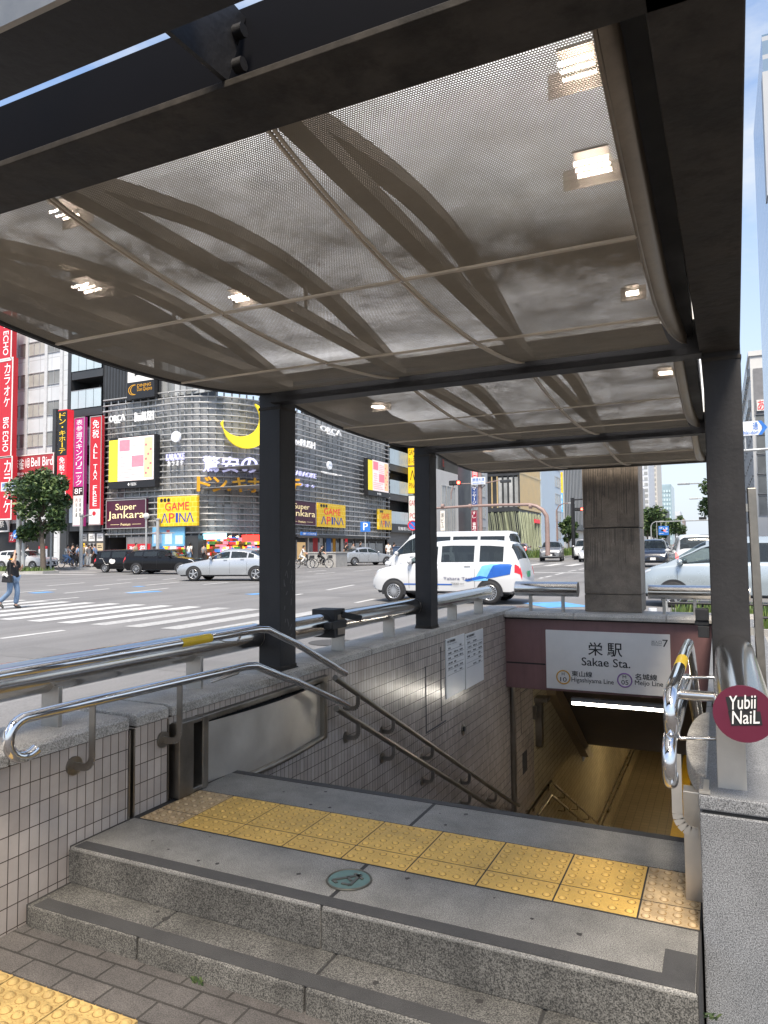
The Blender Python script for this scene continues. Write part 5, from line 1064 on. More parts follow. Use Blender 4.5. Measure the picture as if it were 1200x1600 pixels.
for k, (a, b_) in enumerate(((690, 697), (698, 704), (705, 711))): windows(t, [(on_x(a, 790, XFc).y, z_at('x', XFc, 700, 832), on_x(b_, 790, XFc).y, z_at('x', XFc, 700, 760))], 'x', XFc, M_gl[0], M_al, .1, 2)
t2 = block('office_building', 'dark glass office tower rising behind the pale stone front', -52, XFc-2.5, 86.3, yB+5, 30, M_dk)
mb = MB().use(mat('emblem_red', (.30, .06, .05), .5)); Y_ = 86.3; e0 = on_y(693, 732, Y_); 
windows(t2, [(on_x(676+9*k, 730, XFc-2.5).y, z_at('x', XFc-2.5, 700, 742-24*j)+.2, on_x(684+9*k, 730, XFc-2.5).y, z_at('x', XFc-2.5, 700, 742-24*j)+3.4) for k in range(4) for j in range(3)], 'x', XFc-2.5, M_gl[2], M_dk, .06, 2)
F = board('shop_sign', 'dark panel with a red square crest on the dark glass tower', 'sign', 'x', XFc-2.4, (688, 712), (706, 736), M_dk, .2); T(F, mat('emblem_red', (.30, .06, .05), .5), [('田', .2, .15, .8, .85, '', .05)])
F = board('small_sign', 'narrow white vertical sign on the pale stone front', 'sign', 'y', 92.5, (688, 798), (695, 829), M_white, .2); T(F, M_ink, [('錦ビル', .2, .1, .8, .9, 'v')])
t3 = block('office_building', 'slim dark building behind the red and blue hanging signs', -48, XFc-.02, yB+.1, 108, 34, M_dk)
t4 = block('office_building', 'grey office building with small windows between the signs and the gold building', -48, XFc, 108.1, 117, 36, M_bg)
windows(t4, [(109+4*k, 3+3.6*j, 111.5+4*k, 5.2+3.6*j) for k in range(2) for j in range(8)], 'x', XFc, M_gl[0], M_al, .08, 2)
for tl, br, m_, it, ml, lab in (((737, 724), (747, 754), M_red2, [('福岡屋', .15, .05, .85, .95, 'v', .05)], M_wht, 'red vertical sign above the blue massage sign'), ((736, 760), (746, 789), mat('sign_navy', (.03, .07, .25), .5), [('マッサージ', .15, .05, .85, .95, 'v', .05)], M_wht, 'navy vertical massage sign under the red one'), ((736, 797), (746, 834), mat('sign_wine', (.25, .02, .05), .5), [('すし', .2, .65, .8, .95, 'v', .03), ('寿', .2, .1, .8, .5)], M_wht, 'wine red vertical sign lowest beside the signal arm')):
    F = board('hanging_sign', lab, 'sign', 'y', 106, tl, br, m_, .3, M_louv, bw=.06); T(F, ml, it)
# the gold slatted building on the next corner
gb = thing('gold_building', 'gold slatted building above a base of pale green wavy fins', 'building', (-42, 145, 1))
GY, GX0, GX1, GYB = 139.0, on_y(752, 760, 139).x, XFc-.2, on_x(846, 760, XFc).y
gz0 = z_at('y', GY, 790, 797)
MB().use(M_dk).box((GX0, GY+.3, .5), (GX1-.3, GYB, 38)).build('core', None, gb)
M_goldw = mat('gold_slat', (.58, .43, .22), .4, .35, .1, .5)
for k in range(30):
    y = GY+.2+(GYB-GY-.4)*k/30
    MB().use(M_goldw).box((GX1-.3, y, gz0+.4), (GX1, y+.42, 38)).build('gold_slat', None, gb)
for z in (gz0+.2, gz0+7.4, gz0+14.6, gz0+21.8): MB().use(M_goldw).box((GX1-.32, GY-.1, z), (GX1+.06, GYB, z+.35)).build('floor_band', None, gb); MB().use(M_dk).box((GX0, GY-.1, z-.5), (GX1, GY+.3, z+.3)).build('floor_band', None, gb)
for k in range(8):
    x = GX0+(GX1-GX0)*k/7
    MB().use(M_goldw if k in (1, 2, 3) else M_dk).box((x-.12, GY-.05, gz0), (x+.12, GY+.25, 38)).build('frame_post', None, gb)
    if k > 2 and k < 7:
        for j in range(3): MB().use(M_gl[1 if (k+j) % 2 else 0]).box((x+.2, GY+.1, gz0+.6+7.2*j), (x+(GX1-GX0)/7-.2, GY+.28, gz0+6.6+7.2*j)).build('window', None, gb)
M_fin = mat('green_fin', (.34, .37, .25), .5, 0, .15, .6)
def fin(base, along, outw, h, ph, i):
    mb = MB().use(M_fin); b = Vector(base); pts = []
    for q in range(13): t = q/12; pts.append(b+Vector(along)*(.2*math.sin(t*5.5+ph))+Vector(outw)*(.25+.2*math.sin(t*4+ph*1.3))+Vector((0, 0, h*t)))
    for p, q in zip(pts, pts[1:]): mb.bar(p, q, .07, .2, outw)
    mb.build('wavy_fin', None, gb)
zb_ = z_at('y', GY, 790, 862); hh = gz0-.3-zb_; rf = random.Random(3)
for k in range(40): fin((GX0+(GX1-GX0)*k/40, GY+.1, zb_), (1, 0, 0), (0, -1, 0), hh*rf.uniform(.96, 1), k*.9, k)
for k in range(40): fin((GX1-.1, GY+.2+(GYB-GY-1)*k/40, zb_), (0, 1, 0), (1, 0, 0), hh*rf.uniform(.96, 1), k*.8, k)
F = board('small_sign', 'small red sign low on the gold building', 'sign', 'x', XFc, (836, 811), (844, 818), M_red2, .3)
t = block('office_building', 'light blue office building behind the gold one', -50, XFc-.1, GYB+.3, on_x(880, 740, XFc).y, 50, mat('pale_blue_clad', (.42, .50, .58), .5, 0, .06, .3))
windows(t, [(GYB+15+0*k, 4+4.2*j, GYB+21, 6.6+4.2*j) for j in range(9) for k in (0,)], 'x', XFc-.1, M_gl[0], M_al, .1, 2)
windows(t, [(-49+3.2*k, 30+4*j, -46.8+3.2*k, 32.5+4*j) for j in range(4) for k in range(4)], 'y', GYB+.3, M_gl[0], M_al, .1, 2)
y8 = on_x(881, 740, XFc).y
F = board('hanging_sign', 'tall yellow and blue vertical sign on the light blue building', 'sign', 'y', y8-3, (873, 738), (880, 800), M_yl, .4); P_(F, mat('sign_sky', (.10, .40, .75), .5), [(.0, 0, 1, .48)]); T(F, mat('ink_brown', (.35, .15, .02), .5), [('ラーメン', .2, .52, .8, .96, 'v')]); T(F, M_wht, [('横浜家', .2, .05, .8, .45, 'v')], 'white_lettering')
t = block('striped_building', 'white building with dark vertical stripes left of the granite pillar', -52, XFc-.2, y8+.3, 235, 46, M_bw)
for k in range(22): MB().use(M_dk).box((XFc-.2, y8+1.5+k*2.2, 8), (XFc-.1, y8+2.5+k*2.2, 46)).build('dark_stripe', None, t)
MB().use(M_dk).box((XFc-.2, y8+.5, 6.5), (XFc+1.5, 234, 8)).build('canopy_band', None, t)
F = board('small_sign', 'small green sign on the striped building', 'sign', 'y', 215, (903, 752), (909, 764), mat('sign_green', (.02, .35, .15), .5), .3)
# far street beyond the pillar
M_far1 = mat('far_pale', (.52, .54, .57), .6, 0, .06, .2); M_far2 = mat('far_glass', (.30, .40, .44), .2, .1, .2, .1); M_far3 = mat('far_beige', (.50, .48, .44), .6); M_far4 = mat('far_brown', (.25, .19, .17), .6)
def tower(lab, pxl, pxr, pyt, Y, m, rows=0, cols=0, mg=None, depth=30, name='tower_block'):
    x0 = on_y(pxl, 840, Y).x; x1 = on_y(pxr, 840, Y).x; h = on_y((pxl+pxr)/2, pyt, Y).z
    t = block(name, lab, x0, x1, Y, Y+depth, h, m)
    if rows:
        zs = 6; dzz = (h-8)/rows
        for k in range(rows):
            mb = MB().use(mg or M_gl[0]); mb.box((x0+(x1-x0)*.08, Y-.12, zs+dzz*k), (x1-(x1-x0)*.08, Y-.02, zs+dzz*(k+.55))); mb.use(m)
            for c in range(1, cols): xx = x0+(x1-x0)*c/cols; mb.box((xx-.3, Y-.16, zs+dzz*k), (xx+.3, Y-.12, zs+dzz*(k+.55)))
            mb.build('window_band', None, t)
    return t
tower('pale tower block just right of the granite pillar', 1000, 1016, 690, 300, M_far1, 16, 2)
tower('beige tower block with dark window columns beyond the pillar', 1012, 1029, 700, 330, M_far3, 18, 3)
tower('glassy pale green tower with a stepped top down the street', 1029, 1051, 757, 420, M_far2, 12, 5, mat('far_glass_light', (.48, .58, .60), .3))
tower('dark glazed office block below the green tower', 1020, 1041, 795, 360, M_dk, 9, 4, M_gl[1])
tower('narrow white apartment block far down the street', 1056, 1064, 799, 600, M_far1, 8, 2)
tower('brown block far down the street beside the white one', 1062, 1070, 811, 640, M_far4, 6, 2)
tower('low pale block at the end of the street', 1074, 1086, 838, 800, M_far1, 2, 2)
tower('grey block hidden mostly behind the pillar', 930, 1002, 760, 280, M_bg, 12, 8)
# right side of the street
rt = thing('glass_tower', 'tall blue glass tower with a gridded facade at the right edge', 'building', (10, 48, .5))
X_, ya_, yb_ = 3.6, on_x(1190, 55, 3.6).y, on_x(1179, 250, 3.6).y
M_curt = bricks('curtain_grid', (.12, .19, .27), (.18, .25, .33), (.38, .39, .40), 1.3, 1.25, .16, 'yz', (0, 0), 0, .12, .2, .1, .2); M_curt2 = bricks('curtain_grid_front', (.20, .28, .36), (.28, .35, .42), (.52, .53, .54), 1.3, 1.25, .16, 'xz', (0, 0), 0, .12, .2, .1, .2)
htop = on_x(1190, 55, 3.6).z
MB().use(M_curt).box((X_, ya_, .5), (X_+20, yb_, htop)).build('upper_facade', None, rt)
MB().use(M_bg).box((X_-.05, ya_-.1, z_at('x', X_, 1193, 355)), (X_+20, ya_+1.2, z_at('x', X_, 1193, 345)+8)).build('corner_panel', None, rt)
ob = thing('office_building', 'white office block with a grey panel and a red kana sign at the right edge', 'building', (8, 82, .8))
OY, ox0 = 80.0, on_y(1173, 600, 80).x
oh = on_y(1180, 556, 80).z
MB().use(mat('office_white', (.60, .60, .59), .55, 0, .06, .4)).box((ox0, OY, .5), (ox0+25, OY+32, oh)).box((ox0-.15, OY-.15, oh), (ox0+25.2, OY+32.2, oh+.5)).build('wall', None, ob)
zg0, zg1 = on_y(1190, 648, OY).z, on_y(1190, 575, OY).z
MB().use(mat('panel_grey', (.20, .20, .21), .5)).box((ox0+.25, OY-.12, zg0), (ox0+8, OY, zg1)).build('grey_panel', None, ob)
F = rectf('y', OY-.1, (1182, 625), (1196, 641), .2, 0); F['t'] = thing('kana_sign', 'white sign with a red kana on the grey panel', 'sign', tuple(F['O'])); MB().use(M_white).box(F['O'], F['O']+F['U']*F['w']+F['V']*F['h']-F['N']*.2).build('panel', None, F['t']); T(F, M_red2, [('あ', .1, .05, .9, .95, '', .06)])
for j in range(8):
    zz = on_y(1190, 683, OY).z+.2-j*(on_y(1190, 683, OY).z-on_y(1190, 712, OY).z)*1.08
    if zz < 4: break
    for k in range(5): windows(ob, [(ox0+.3+1.15*k, zz, ox0+1.25+1.15*k, zz+2.2)], 'y', OY, M_gl[2], M_al, .08, 1)
    for k in range(8): windows(ob, [(OY+1.5+3.6*k, zz, OY+3.8+3.6*k, zz+2.2)], 'X', ox0, M_gl[2], M_al, .08, 1)
for j in range(3):
    if zg0+1.8+3.2*j > oh-.4: break
    for k in range(8): MB().use(M_gl[0]).box((ox0-.3, OY+1+3.6*k, zg0+1+3.2*j), (ox0, OY+3.6+3.6*k, zg0+1.8+3.2*j)).build('balcony', None, ob)
# ================================================================ vehicles
def tint(name, t, col=(.02, .025, .028)):
    m = bpy.data.materials.new(name); m.use_nodes = True; nt = m.node_tree; L = nt.links.new
    b = nt.nodes['Principled BSDF']; b.inputs['Base Color'].default_value = (*col, 1); b.inputs['Roughness'].default_value = .05; b.inputs['Specular IOR Level'].default_value = .45
    tr = _n(nt, 'ShaderNodeBsdfTransparent'); tr.inputs[0].default_value = (.75, .85, .85, 1); ms = _n(nt, 'ShaderNodeMixShader'); ms.inputs[0].default_value = t
    L(b.outputs[0], ms.inputs[1]); L(tr.outputs[0], ms.inputs[2]); L(ms.outputs[0], nt.nodes['Material Output'].inputs['Surface']); MATS[name] = m; return m
M_glc, M_gld = tint('car_glass_clear', .55), tint('car_glass_dark', .12)
M_tyre = mat('tyre_rubber', (.018, .018, .019), .8, 0, .2, 20); M_rim = mat('alloy_rim', (.55, .55, .56), .3, .9, .08); M_rimd = mat('rim_dark', (.06, .06, .065), .4, .6)
M_trim_ = mat('car_trim_black', (.02, .02, .022), .5); M_int = mat('car_interior', (.035, .033, .032), .8); M_chr = mat('car_chrome', (.65, .65, .66), .12, 1.0)
M_tail = mat('tail_lamp_red', (.45, .012, .02), .2, 0, .1, 3, emit=.25); M_tailon = mat('tail_lamp_lit', (.8, .03, .03), .3, emit=3.0, ecol=(1, .06, .05)); M_head = mat('headlamp_clear', (.62, .64, .66), .1, .3, .25, 6); M_plate = mat('number_plate_white', (.7, .7, .68), .5); M_plateg = mat('number_plate_green', (.04, .25, .12), .5)
def paint(name, col, metal=.0, rough=.22): return mat('paint_'+name, col, rough, metal, .03, .8, coat=.7)
STY = {
 'sedan': dict(top=[(0,.36),(.015,.46),(.06,.53),(.15,.595),(.27,.655),(.31,.675),(.44,.955),(.50,.995),(.57,1.0),(.66,.985),(.74,.925),(.855,.745),(.95,.715),(.985,.66),(1,.52)], belt=[(0,.36),(.03,.47),(.08,.53),(.3,.655),(.6,.685),(.85,.71),(.97,.66),(1,.52)], ws=(.315,.455), rw=(.735,.85), sw=[(.345,.535),(.55,.705),(.718,.775)], wf=.185, wr=.80, wheel=.225),
 'suv': dict(top=[(0,.42),(.015,.54),(.05,.60),(.12,.635),(.24,.675),(.28,.69),(.40,.945),(.46,.99),(.55,1.0),(.76,.98),(.88,.945),(.93,.88),(.975,.70),(1,.50)], belt=[(0,.42),(.04,.57),(.1,.61),(.28,.67),(.6,.69),(.9,.73),(.97,.69),(1,.50)], ws=(.285,.415), rw=(.90,.965), sw=[(.315,.51),(.525,.71),(.725,.84)], wf=.19, wr=.80, wheel=.215),
 'minivan': dict(top=[(0,.36),(.015,.46),(.05,.54),(.10,.58),(.19,.625),(.22,.64),(.38,.935),(.45,.985),(.55,1.0),(.8,.99),(.91,.965),(.945,.90),(.985,.60),(1,.42)], belt=[(0,.36),(.04,.51),(.1,.56),(.22,.61),(.6,.61),(.95,.62),(.985,.58),(1,.42)], ws=(.225,.40), rw=(.93,.972), sw=[(.27,.46),(.485,.70),(.735,.885)], wf=.165, wr=.80, wheel=.18),
 'mpv': dict(top=[(0,.36),(.012,.46),(.04,.54),(.10,.60),(.145,.635),(.33,.935),(.40,.98),(.5,1.0),(.8,.99),(.91,.965),(.945,.90),(.985,.60),(1,.42)], belt=[(0,.36),(.04,.51),(.1,.57),(.22,.60),(.6,.61),(.95,.62),(.985,.58),(1,.42)], ws=(.15,.345), rw=(.93,.972), sw=[(.205,.44),(.46,.70),(.735,.885)], wf=.185, wr=.80, wheel=.185),
 'van': dict(top=[(0,.38),(.01,.50),(.03,.56),(.06,.60),(.17,.90),(.22,.975),(.30,1.0),(.95,.99),(.975,.95),(.995,.62),(1,.40)], belt=[(0,.38),(.03,.54),(.08,.58),(.25,.60),(.97,.61),(.995,.58),(1,.40)], ws=(.065,.185), rw=(.968,.99), sw=[(.10,.27),(.30,.53),(.55,.74),(.76,.94)], wf=.16, wr=.77, wheel=.155),
}
def lerp_list(pts, s):
    for (a, za), (b, zb) in zip(pts, pts[1:]):
        if s <= b: return za+(zb-za)*(s-a)/max(1e-9, b-a)
    return pts[-1][1]
_CM = {}
def car(name, lab, cat, loc, heading, L_, W_, H_, style, col, group=None, glass=None, lit=False, rimstyle=10, details=True, plate=None, rearglass=None, driver=False, trim=None):
    S = STY[style]; sv = lambda pts, s: sum(lerp_list(pts, min(1, max(0, s+d)))*w_ for d, w_ in ((-.012, .25), (0, .5), (.012, .25))) if .02 < s < .98 else lerp_list(pts, s)
    zs = .16*H_ if style != 'suv' else .17*H_
    def ringp(s):
        zt = sv(S['top'], s)*H_; zb = min(sv(S['belt'], s)*H_, zt); k = min(1, max(0, (zt-zb)/(.26*H_)))
        w = W_/2*(1-.20*max(0, (.10-s)/.10)**2-.12*max(0, (s-.92)/.08)**2)
        wr = w*(.90+(.77-.90)*k); zr = zt-(.012+.05*k)*H_; zr = max(zr, zb+.001)
        lo = zs+.05*H_*max(0, (.05-s)/.05)+.06*H_*max(0, (s-.93)/.07)
        pts = [(.80*w, lo), (.96*w, lo+.035*H_), (1.0*w, lo+.42*(zb-lo)), (.988*w, zb-.025*H_), (.955*w, zb), (wr, zr), (wr*.78, zt-.010*H_), (0, zt)]
        return pts
    def SP(s, t):
        r = ringp(s); i = min(6, int(t)); f = t-i; a, b = r[i], r[i+1]; return Vector((L_/2-s*L_, a[0]+(b[0]-a[0])*f, a[1]+(b[1]-a[1])*f))
    st_ = {0, .004, .012, .025, .04, .06, .08, .1, .13, .16, .2, .24, .28, .32, .36, .4, .44, .48, .52, .56, .6, .64, .68, .72, .76, .8, .84, .88, .91, .94, .96, .975, .985, .993, 1}
    for a, b in S['sw']+[S['ws'], S['rw']]: st_ |= {a, b}
    stl = sorted(st_); tl = [0, 1, 2, 3, 4, 4.1, 4.9, 5, 5.5, 6, 7]
    root = thing(name, lab, cat, loc, group, heading)
    body = MB().use(col); holes = [(a, b, 4.1, 4.9) for a, b in S['sw']]+[(S['ws'][0], S['ws'][1], 5, 7), (S['rw'][0], S['rw'][1], 5, 7)]
    for sgn in (1, -1):
        vs = []; fs = []; m = len(tl)
        for s in stl:
            for t in tl: p = SP(s, t); vs.append((p.x, p.y*sgn, p.z))
        for i in range(len(stl)-1):
            for j in range(m-1):
                sc, tc_ = (stl[i]+stl[i+1])/2, (tl[j]+tl[j+1])/2
                if any(a < sc < b and c < tc_ < d for a, b, c, d in holes): continue
                fs.append((i*m+j, (i+1)*m+j, (i+1)*m+j+1, i*m+j+1))
        body.add(vs, fs, True)
    for s in (0, 1):
        r = [SP(s, t) for t in tl]; body.add([(p.x, p.y, p.z) for p in r]+[(p.x, -p.y, p.z) for p in reversed(r[:-1])], [tuple(range(2*len(tl)-1))])
    body.use(M_trim_).box((-L_*.46, -W_*.40, zs-.02), (L_*.46, W_*.40, zs+.06))
    b = body.build('body', None, root, local=True)
    me = b.data
    bm = bmesh.new(); bm.from_mesh(me); bmesh.ops.remove_doubles(bm, verts=bm.verts, dist=.0005); bmesh.ops.recalc_face_normals(bm, faces=bm.faces); bm.to_mesh(me); bm.free()
    try: me.set_sharp_from_angle(angle=R_(38))
    except Exception: pass
    g = glass or M_glc
    def patch(s0, s1, t0, t1, off, sgn, nm, m_, ns=6, ntt=3, both=False):
        q = MB().use(m_)
        for sg_ in ((1, -1) if both else (sgn,)):
            def PP(u, v):
                s, t = s0+(s1-s0)*u, t0+(t1-t0)*v; p = SP(s, t); e = .004; du = SP(min(1, s+e), t)-SP(max(0, s-e), t); dv = SP(s, min(7, t+.05))-SP(s, max(0, t-.05)); n_ = du.cross(dv)
                if n_.length < 1e-9: n_ = Vector((0, 1, 0))
                n_.normalize()
                if n_.y < -1e-3 or (abs(n_.y) < .05 and n_.z < 0): n_ = -n_
                p = p+n_*off; return (p.x, p.y*sg_, p.z)
            q.grid(PP, ns, ntt)
        return q.build(nm, None, root, local=True)
    for i, (a, b_) in enumerate(S['sw']):
        for sgn in (1, -1): patch(a, b_, 4.1, 4.9, -.004, sgn, 'side_window', g if i == 0 else (rearglass or M_gld))
    patch(S['ws'][0], S['ws'][1], 5, 7, -.003, 1, 'windscreen', M_glc, 8, 3, True); patch(S['rw'][0], S['rw'][1], 5, 7, -.003, 1, 'rear_window', rearglass or M_gld, 8, 3, True)
    zl = ringp(.02)
    for sgn in (1, -1):
        patch(.004, .075 if style != 'van' else .035, 3.05, 4.0, .006, sgn, 'headlight', M_head, 4, 2)
        patch(.945 if style == 'sedan' else .955, .997, 2.7 if style != 'minivan' else 2.55, 3.95, .008, sgn, 'tail_light', M_tailon if lit else M_tail, 4, 2)
        # door seams, handles, mirror
        q = MB().use(M_trim_)
        for s in [S['sw'][0][0]-.0, S['sw'][0][1]+.006]+([S['sw'][1][1]+.006] if len(S['sw']) > 2 else []):
            for t in (1.2, 1.9, 2.6, 3.3):
                p, p2 = SP(s, t), SP(s, t+.7); q.bar((p.x, (p.y+.001)*sgn, p.z), (p2.x, (p2.y+.001)*sgn, p2.z), .008, .006)
        q.build('door_seam', None, root, local=True)
        for s in (S['sw'][0][1]-.035, S['sw'][1][1]-.04): p = SP(s, 3.1); q = MB().use(col); q.bar((p.x+.09, (p.y+.012)*sgn, p.z), (p.x-.09, (p.y+.012)*sgn, p.z), .03, .035); q.build('door_handle', None, root, local=True)
        p = SP(S['sw'][0][0]+.025, 4.05); q = MB().use(col); c = Vector((p.x+.05, (p.y+.13)*sgn, p.z+.07)); q.grid(lambda u, v: (c.x+.07*math.cos(v*math.pi*2)*math.sin(u*math.pi)+.0, c.y+.11*math.cos(u*math.pi), c.z+.085*math.sin(v*math.pi*2)*math.sin(u*math.pi)), 8, 12); q.use(M_trim_).bar((p.x, p.y*.98*sgn, p.z+.02), (c.x, c.y, c.z-.04), .05, .04); q.build('wing_mirror', None, root, local=True)
        q = MB().use(trim or M_trim_)
        for i in range(20): s0, s1 = .04+.92*i/20, .04+.92*(i+1)/20; p, p2 = SP(s0, .55), SP(s1, .55); q.bar((p.x, p.y*sgn, p.z), (p2.x, p2.y*sgn, p2.z), .02, .06)
        q.build('sill_trim', None, root, local=True)
    # front and rear ends
    fz = ringp(0.0); top0 = fz[7][1]; wf_ = fz[3][0]
    q = MB().use(M_trim_).box((L_/2-.01, -wf_*.62, zs+.10*H_), (L_/2+.012, wf_*.62, zs+.16*H_)); q.use(M_trim_).box((L_/2-.06, -wf_*.5, top0-.09*H_), (L_/2+.014, wf_*.5, top0-.005)); q.use(M_chr).box((L_/2, -.09, top0-.07*H_), (L_/2+.02, .09, top0-.035*H_)); q.build('grille', None, root, local=True)
    MB().use(plate or M_plate).box((L_/2+.012, -.165, zs+.09*H_), (L_/2+.026, .165, zs+.09*H_+.165)).build('number_plate', None, root, local=True)
    MB().use(plate or M_plate).box((-L_/2-.018, -.165, zs+.25*H_), (-L_/2-.004, .165, zs+.25*H_+.165)).build('number_plate', None, root, local=True)
    MB().use(M_trim_).box((-L_/2-.012, -wf_*.7, zs+.07*H_), (-L_/2+.06, wf_*.7, zs+.15*H_)).build('rear_bumper', None, root, local=True)
    q = MB().use(M_int); x_ = L_/2-L_*S['sw'][0][1]
    for xx, zz in ((x_+.1, .30), (x_-.85, .30)):
        for yy in (-.36, .36): q.box((xx-.05, yy-.24, zs+.1), (xx+.10, yy+.24, H_*.66)); q.box((xx-.03, yy-.12, H_*.66), (xx+.06, yy+.12, H_*.76)); q.box((xx, yy-.25, zs+.05), (xx+.5, yy+.25, H_*.34))
    xd = L_/2-L_*(S['ws'][0]+.05); q.box((xd-.35, -W_*.42, H_*.35), (xd+.05, W_*.42, H_*.57)); q.build('seats', None, root, local=True)
    # wheels
    R = S['wheel']*H_ if style != 'sedan' else .222*H_
    for sw_, nm in ((S['wf'], 'f'), (S['wr'], 'r')):
        x = L_/2-sw_*L_
        for sgn in (1, -1):
            y0 = W_/2+.006; arch = MB().use(M_trim_); ra = R*1.16; pts = []
            for i in range(25):
                a = math.pi*i/24*1.16-math.pi*.08; pts.append((x+ra*math.cos(a), R+ra*math.sin(a)))
            arch.prism(pts, (y0-.05)*sgn, y0*sgn, 'y'); arch.build('wheel_arch', None, root, local=True)
            yo = (y0+.012)*sgn; n = 28; prof = [(R*.62, 0), (R*.68, .01), (R*.93, .008), (R, -.03), (R, -.17), (R*.9, -.20)]
            q = MB().use(M_tyre); vs = []; fs = []
            for i in range(n):
                a = 2*math.pi*i/n
                for rr, dd in prof: vs.append((x+rr*math.cos(a), yo+dd*sgn, R+rr*math.sin(a)))
            m = len(prof)
            for i in range(n):
                for j in range(m-1): fs.append((i*m+j, ((i+1) % n)*m+j, ((i+1) % n)*m+j+1, i*m+j+1))
            q.add(vs, fs, True); wh = q.build('wheel', None, root, local=True)
            q = MB().use(M_rimd); q.cyl((x, yo-.05*sgn, R), (x, yo-.03*sgn, R), R*.64, 24); q.use(M_rim)
            q.tube([(x+R*.63*math.cos(2*math.pi*i/24), yo-.004*sgn, R+R*.63*math.sin(2*math.pi*i/24)) for i in range(24)], .014, 6, False, True)
            for k in range(rimstyle):
                a = 2*math.pi*k/rimstyle+.2; q.bar((x+R*.1*math.cos(a), yo-.008*sgn, R+R*.1*math.sin(a)), (x+R*.63*math.cos(a), yo-.012*sgn, R+R*.63*math.sin(a)), .02 if rimstyle > 7 else .055, .02, (0, 1, 0))
            q.cyl((x, yo-.03*sgn, R), (x, yo+.002*sgn, R), R*.16, 14); rm = q.build('rim', None, None); rm.parent = wh
    root['_'] = 0; del root['_']
    return root, SP, ringp
def gpos(px, py): p = gd(px, py); return (p.x, p.y, p.z)
def hd(a, b): return math.atan2(b[1]-a[1], b[0]-a[0])
def place_wheels(front, rear, L_, style):
    """centre and heading from the two near wheels' ground pixels"""
    f, r = gd(*front), gd(*rear); h = math.atan2(f.y-r.y, f.x-r.x); return f, r, h
M_pw = paint('white', (.54, .545, .55)); M_ps = paint('silver', (.42, .44, .46), .55, .28); M_pk = mat('paint_black', (.006, .006, .007), .12, 0, .03, .8, coat=.15, spec=.25); M_pg = paint('grey', (.20, .205, .21), .4, .3); M_pb = paint('ice_blue', (.34, .39, .42), .3, .28); M_pn = paint('navy', (.010, .014, .026), .0); M_pd = paint('dark_bronze', (.13, .115, .11), .5, .25); M_pr = paint('dark_red', (.10, .015, .02), .2)
# ---- the white taxi in front
tx, SPt, RPt = car('taxi', 'white high-roofed taxi with pale and deep blue waves waiting beyond the rails', 'taxi', (-7.03, 19.55, road_z(-7.03, 19.55)), R_(181.5), 4.44, 1.72, 1.78, 'minivan', M_pw, rimstyle=18, plate=M_plateg, driver=True)
def stripe(nm, m_, quad, off=.009):
    """patch on the taxi's near side between s,t corners"""
    q = MB().use(m_); (s0, t0), (s1, t1), (s2, t2), (s3, t3) = quad
    for sg_ in (1,):
        def PP(u, v):
            s = (s0+(s1-s0)*u)*(1-v)+(s3+(s2-s3)*u)*v; t = (t0+(t1-t0)*u)*(1-v)+(t3+(t2-t3)*u)*v; p = SPt(s, t); return (p.x, p.y+off, p.z)
        q.grid(PP, 8, 6)
    return q.build(nm, None, tx, local=True)
M_tb1 = mat('taxi_blue_pale', (.16, .45, .72), .3); M_tb2 = mat('taxi_blue_deep', (.015, .10, .42), .3)
stripe('blue_stripe', M_tb2, ((.235, 1.60), (.56, 1.60), (.56, 1.72), (.235, 1.72)))
stripe('pale_wave', M_tb1, ((.70, 2.02), (.79, 2.05), (.87, 3.95), (.81, 3.95)), .008); stripe('deep_wave', M_tb2, ((.78, 2.15), (.93, 2.45), (.955, 3.9), (.87, 3.95)), .010); stripe('blue_foot', M_tb2, ((.66, 1.98), (.80, 2.25), (.74, 2.35), (.64, 2.08)), .011)
p = SPt(.70, 2.5)
def tside(mb, s, sa, sb, za, zb, bold=.01):
    xa, xb = SPt(sa, 2.5), SPt(sb, 2.5); letter(mb, s, (xa.x, xa.y+.022, za), (-1, 0, 0), (0, 0, 1), abs(xb.x-xa.x), zb-za, bold)
q = MB().use(mat('taxi_ink', (.02, .02, .10), .5)); tside(q, 'Takara Taxi', .505, .69, .66, .735, .012); q.build('lettering', None, tx, local=True)
q = MB().use(M_ink); tside(q, 'TAXI', .555, .605, .52, .58, .03); tside(q, 'タカラ', .612, .64, .52, .575, 0); q.build('lettering', None, tx, local=True)
q = MB().use(M_white).box((SPt(.66, 4.3).x, SPt(.66, 4.3).y+.006, 1.14), (SPt(.69, 4.3).x, SPt(.69, 4.3).y+.01, 1.20)); q.build('window_sticker', None, tx, local=True)
for yy in (-.62, .58): q = MB().use(M_pw); q.grid(lambda u, v: (1.78+.10*math.cos(v*6.283)*math.sin(u*3.1416), yy+.10*math.cos(u*3.1416), 1.10+.085*math.sin(v*6.283)*math.sin(u*3.1416)), 6, 10); q.use(M_trim_).bar((1.72, yy, 1.05), (1.72, yy, .92), .07, .05); q.build('fender_mirror', None, tx, local=True)
q = MB().use(mat('taxi_roof_sign', (.85, .85, .8), .4, emit=.3)).box((.55, -.18, 1.77), (.68, .18, 1.87)); q.build('roof_sign', None, tx, .01, local=True)
car('van', 'white long-bodied van standing just behind the taxi', 'van', (on_y(815, 860, 24.6).x-2.5, 24.6, road_z(-8.6, 24.6)), R_(180), 4.8, 1.9, 2.12, 'van', M_pw, rimstyle=6)
car('sedan', 'large silver sedan turning left in front of the open corner shop', 'car', (-21.0, 27.6, road_z(-21, 27.6)), R_(196), 4.95, 1.85, 1.50, 'sedan', M_ps, rimstyle=5)
car('estate_car', 'silver estate car half hidden behind the large silver sedan', 'car', (-24.0, 33.3, road_z(-24, 33.3)), R_(190), 4.6, 1.75, 1.52, 'suv', M_ps)
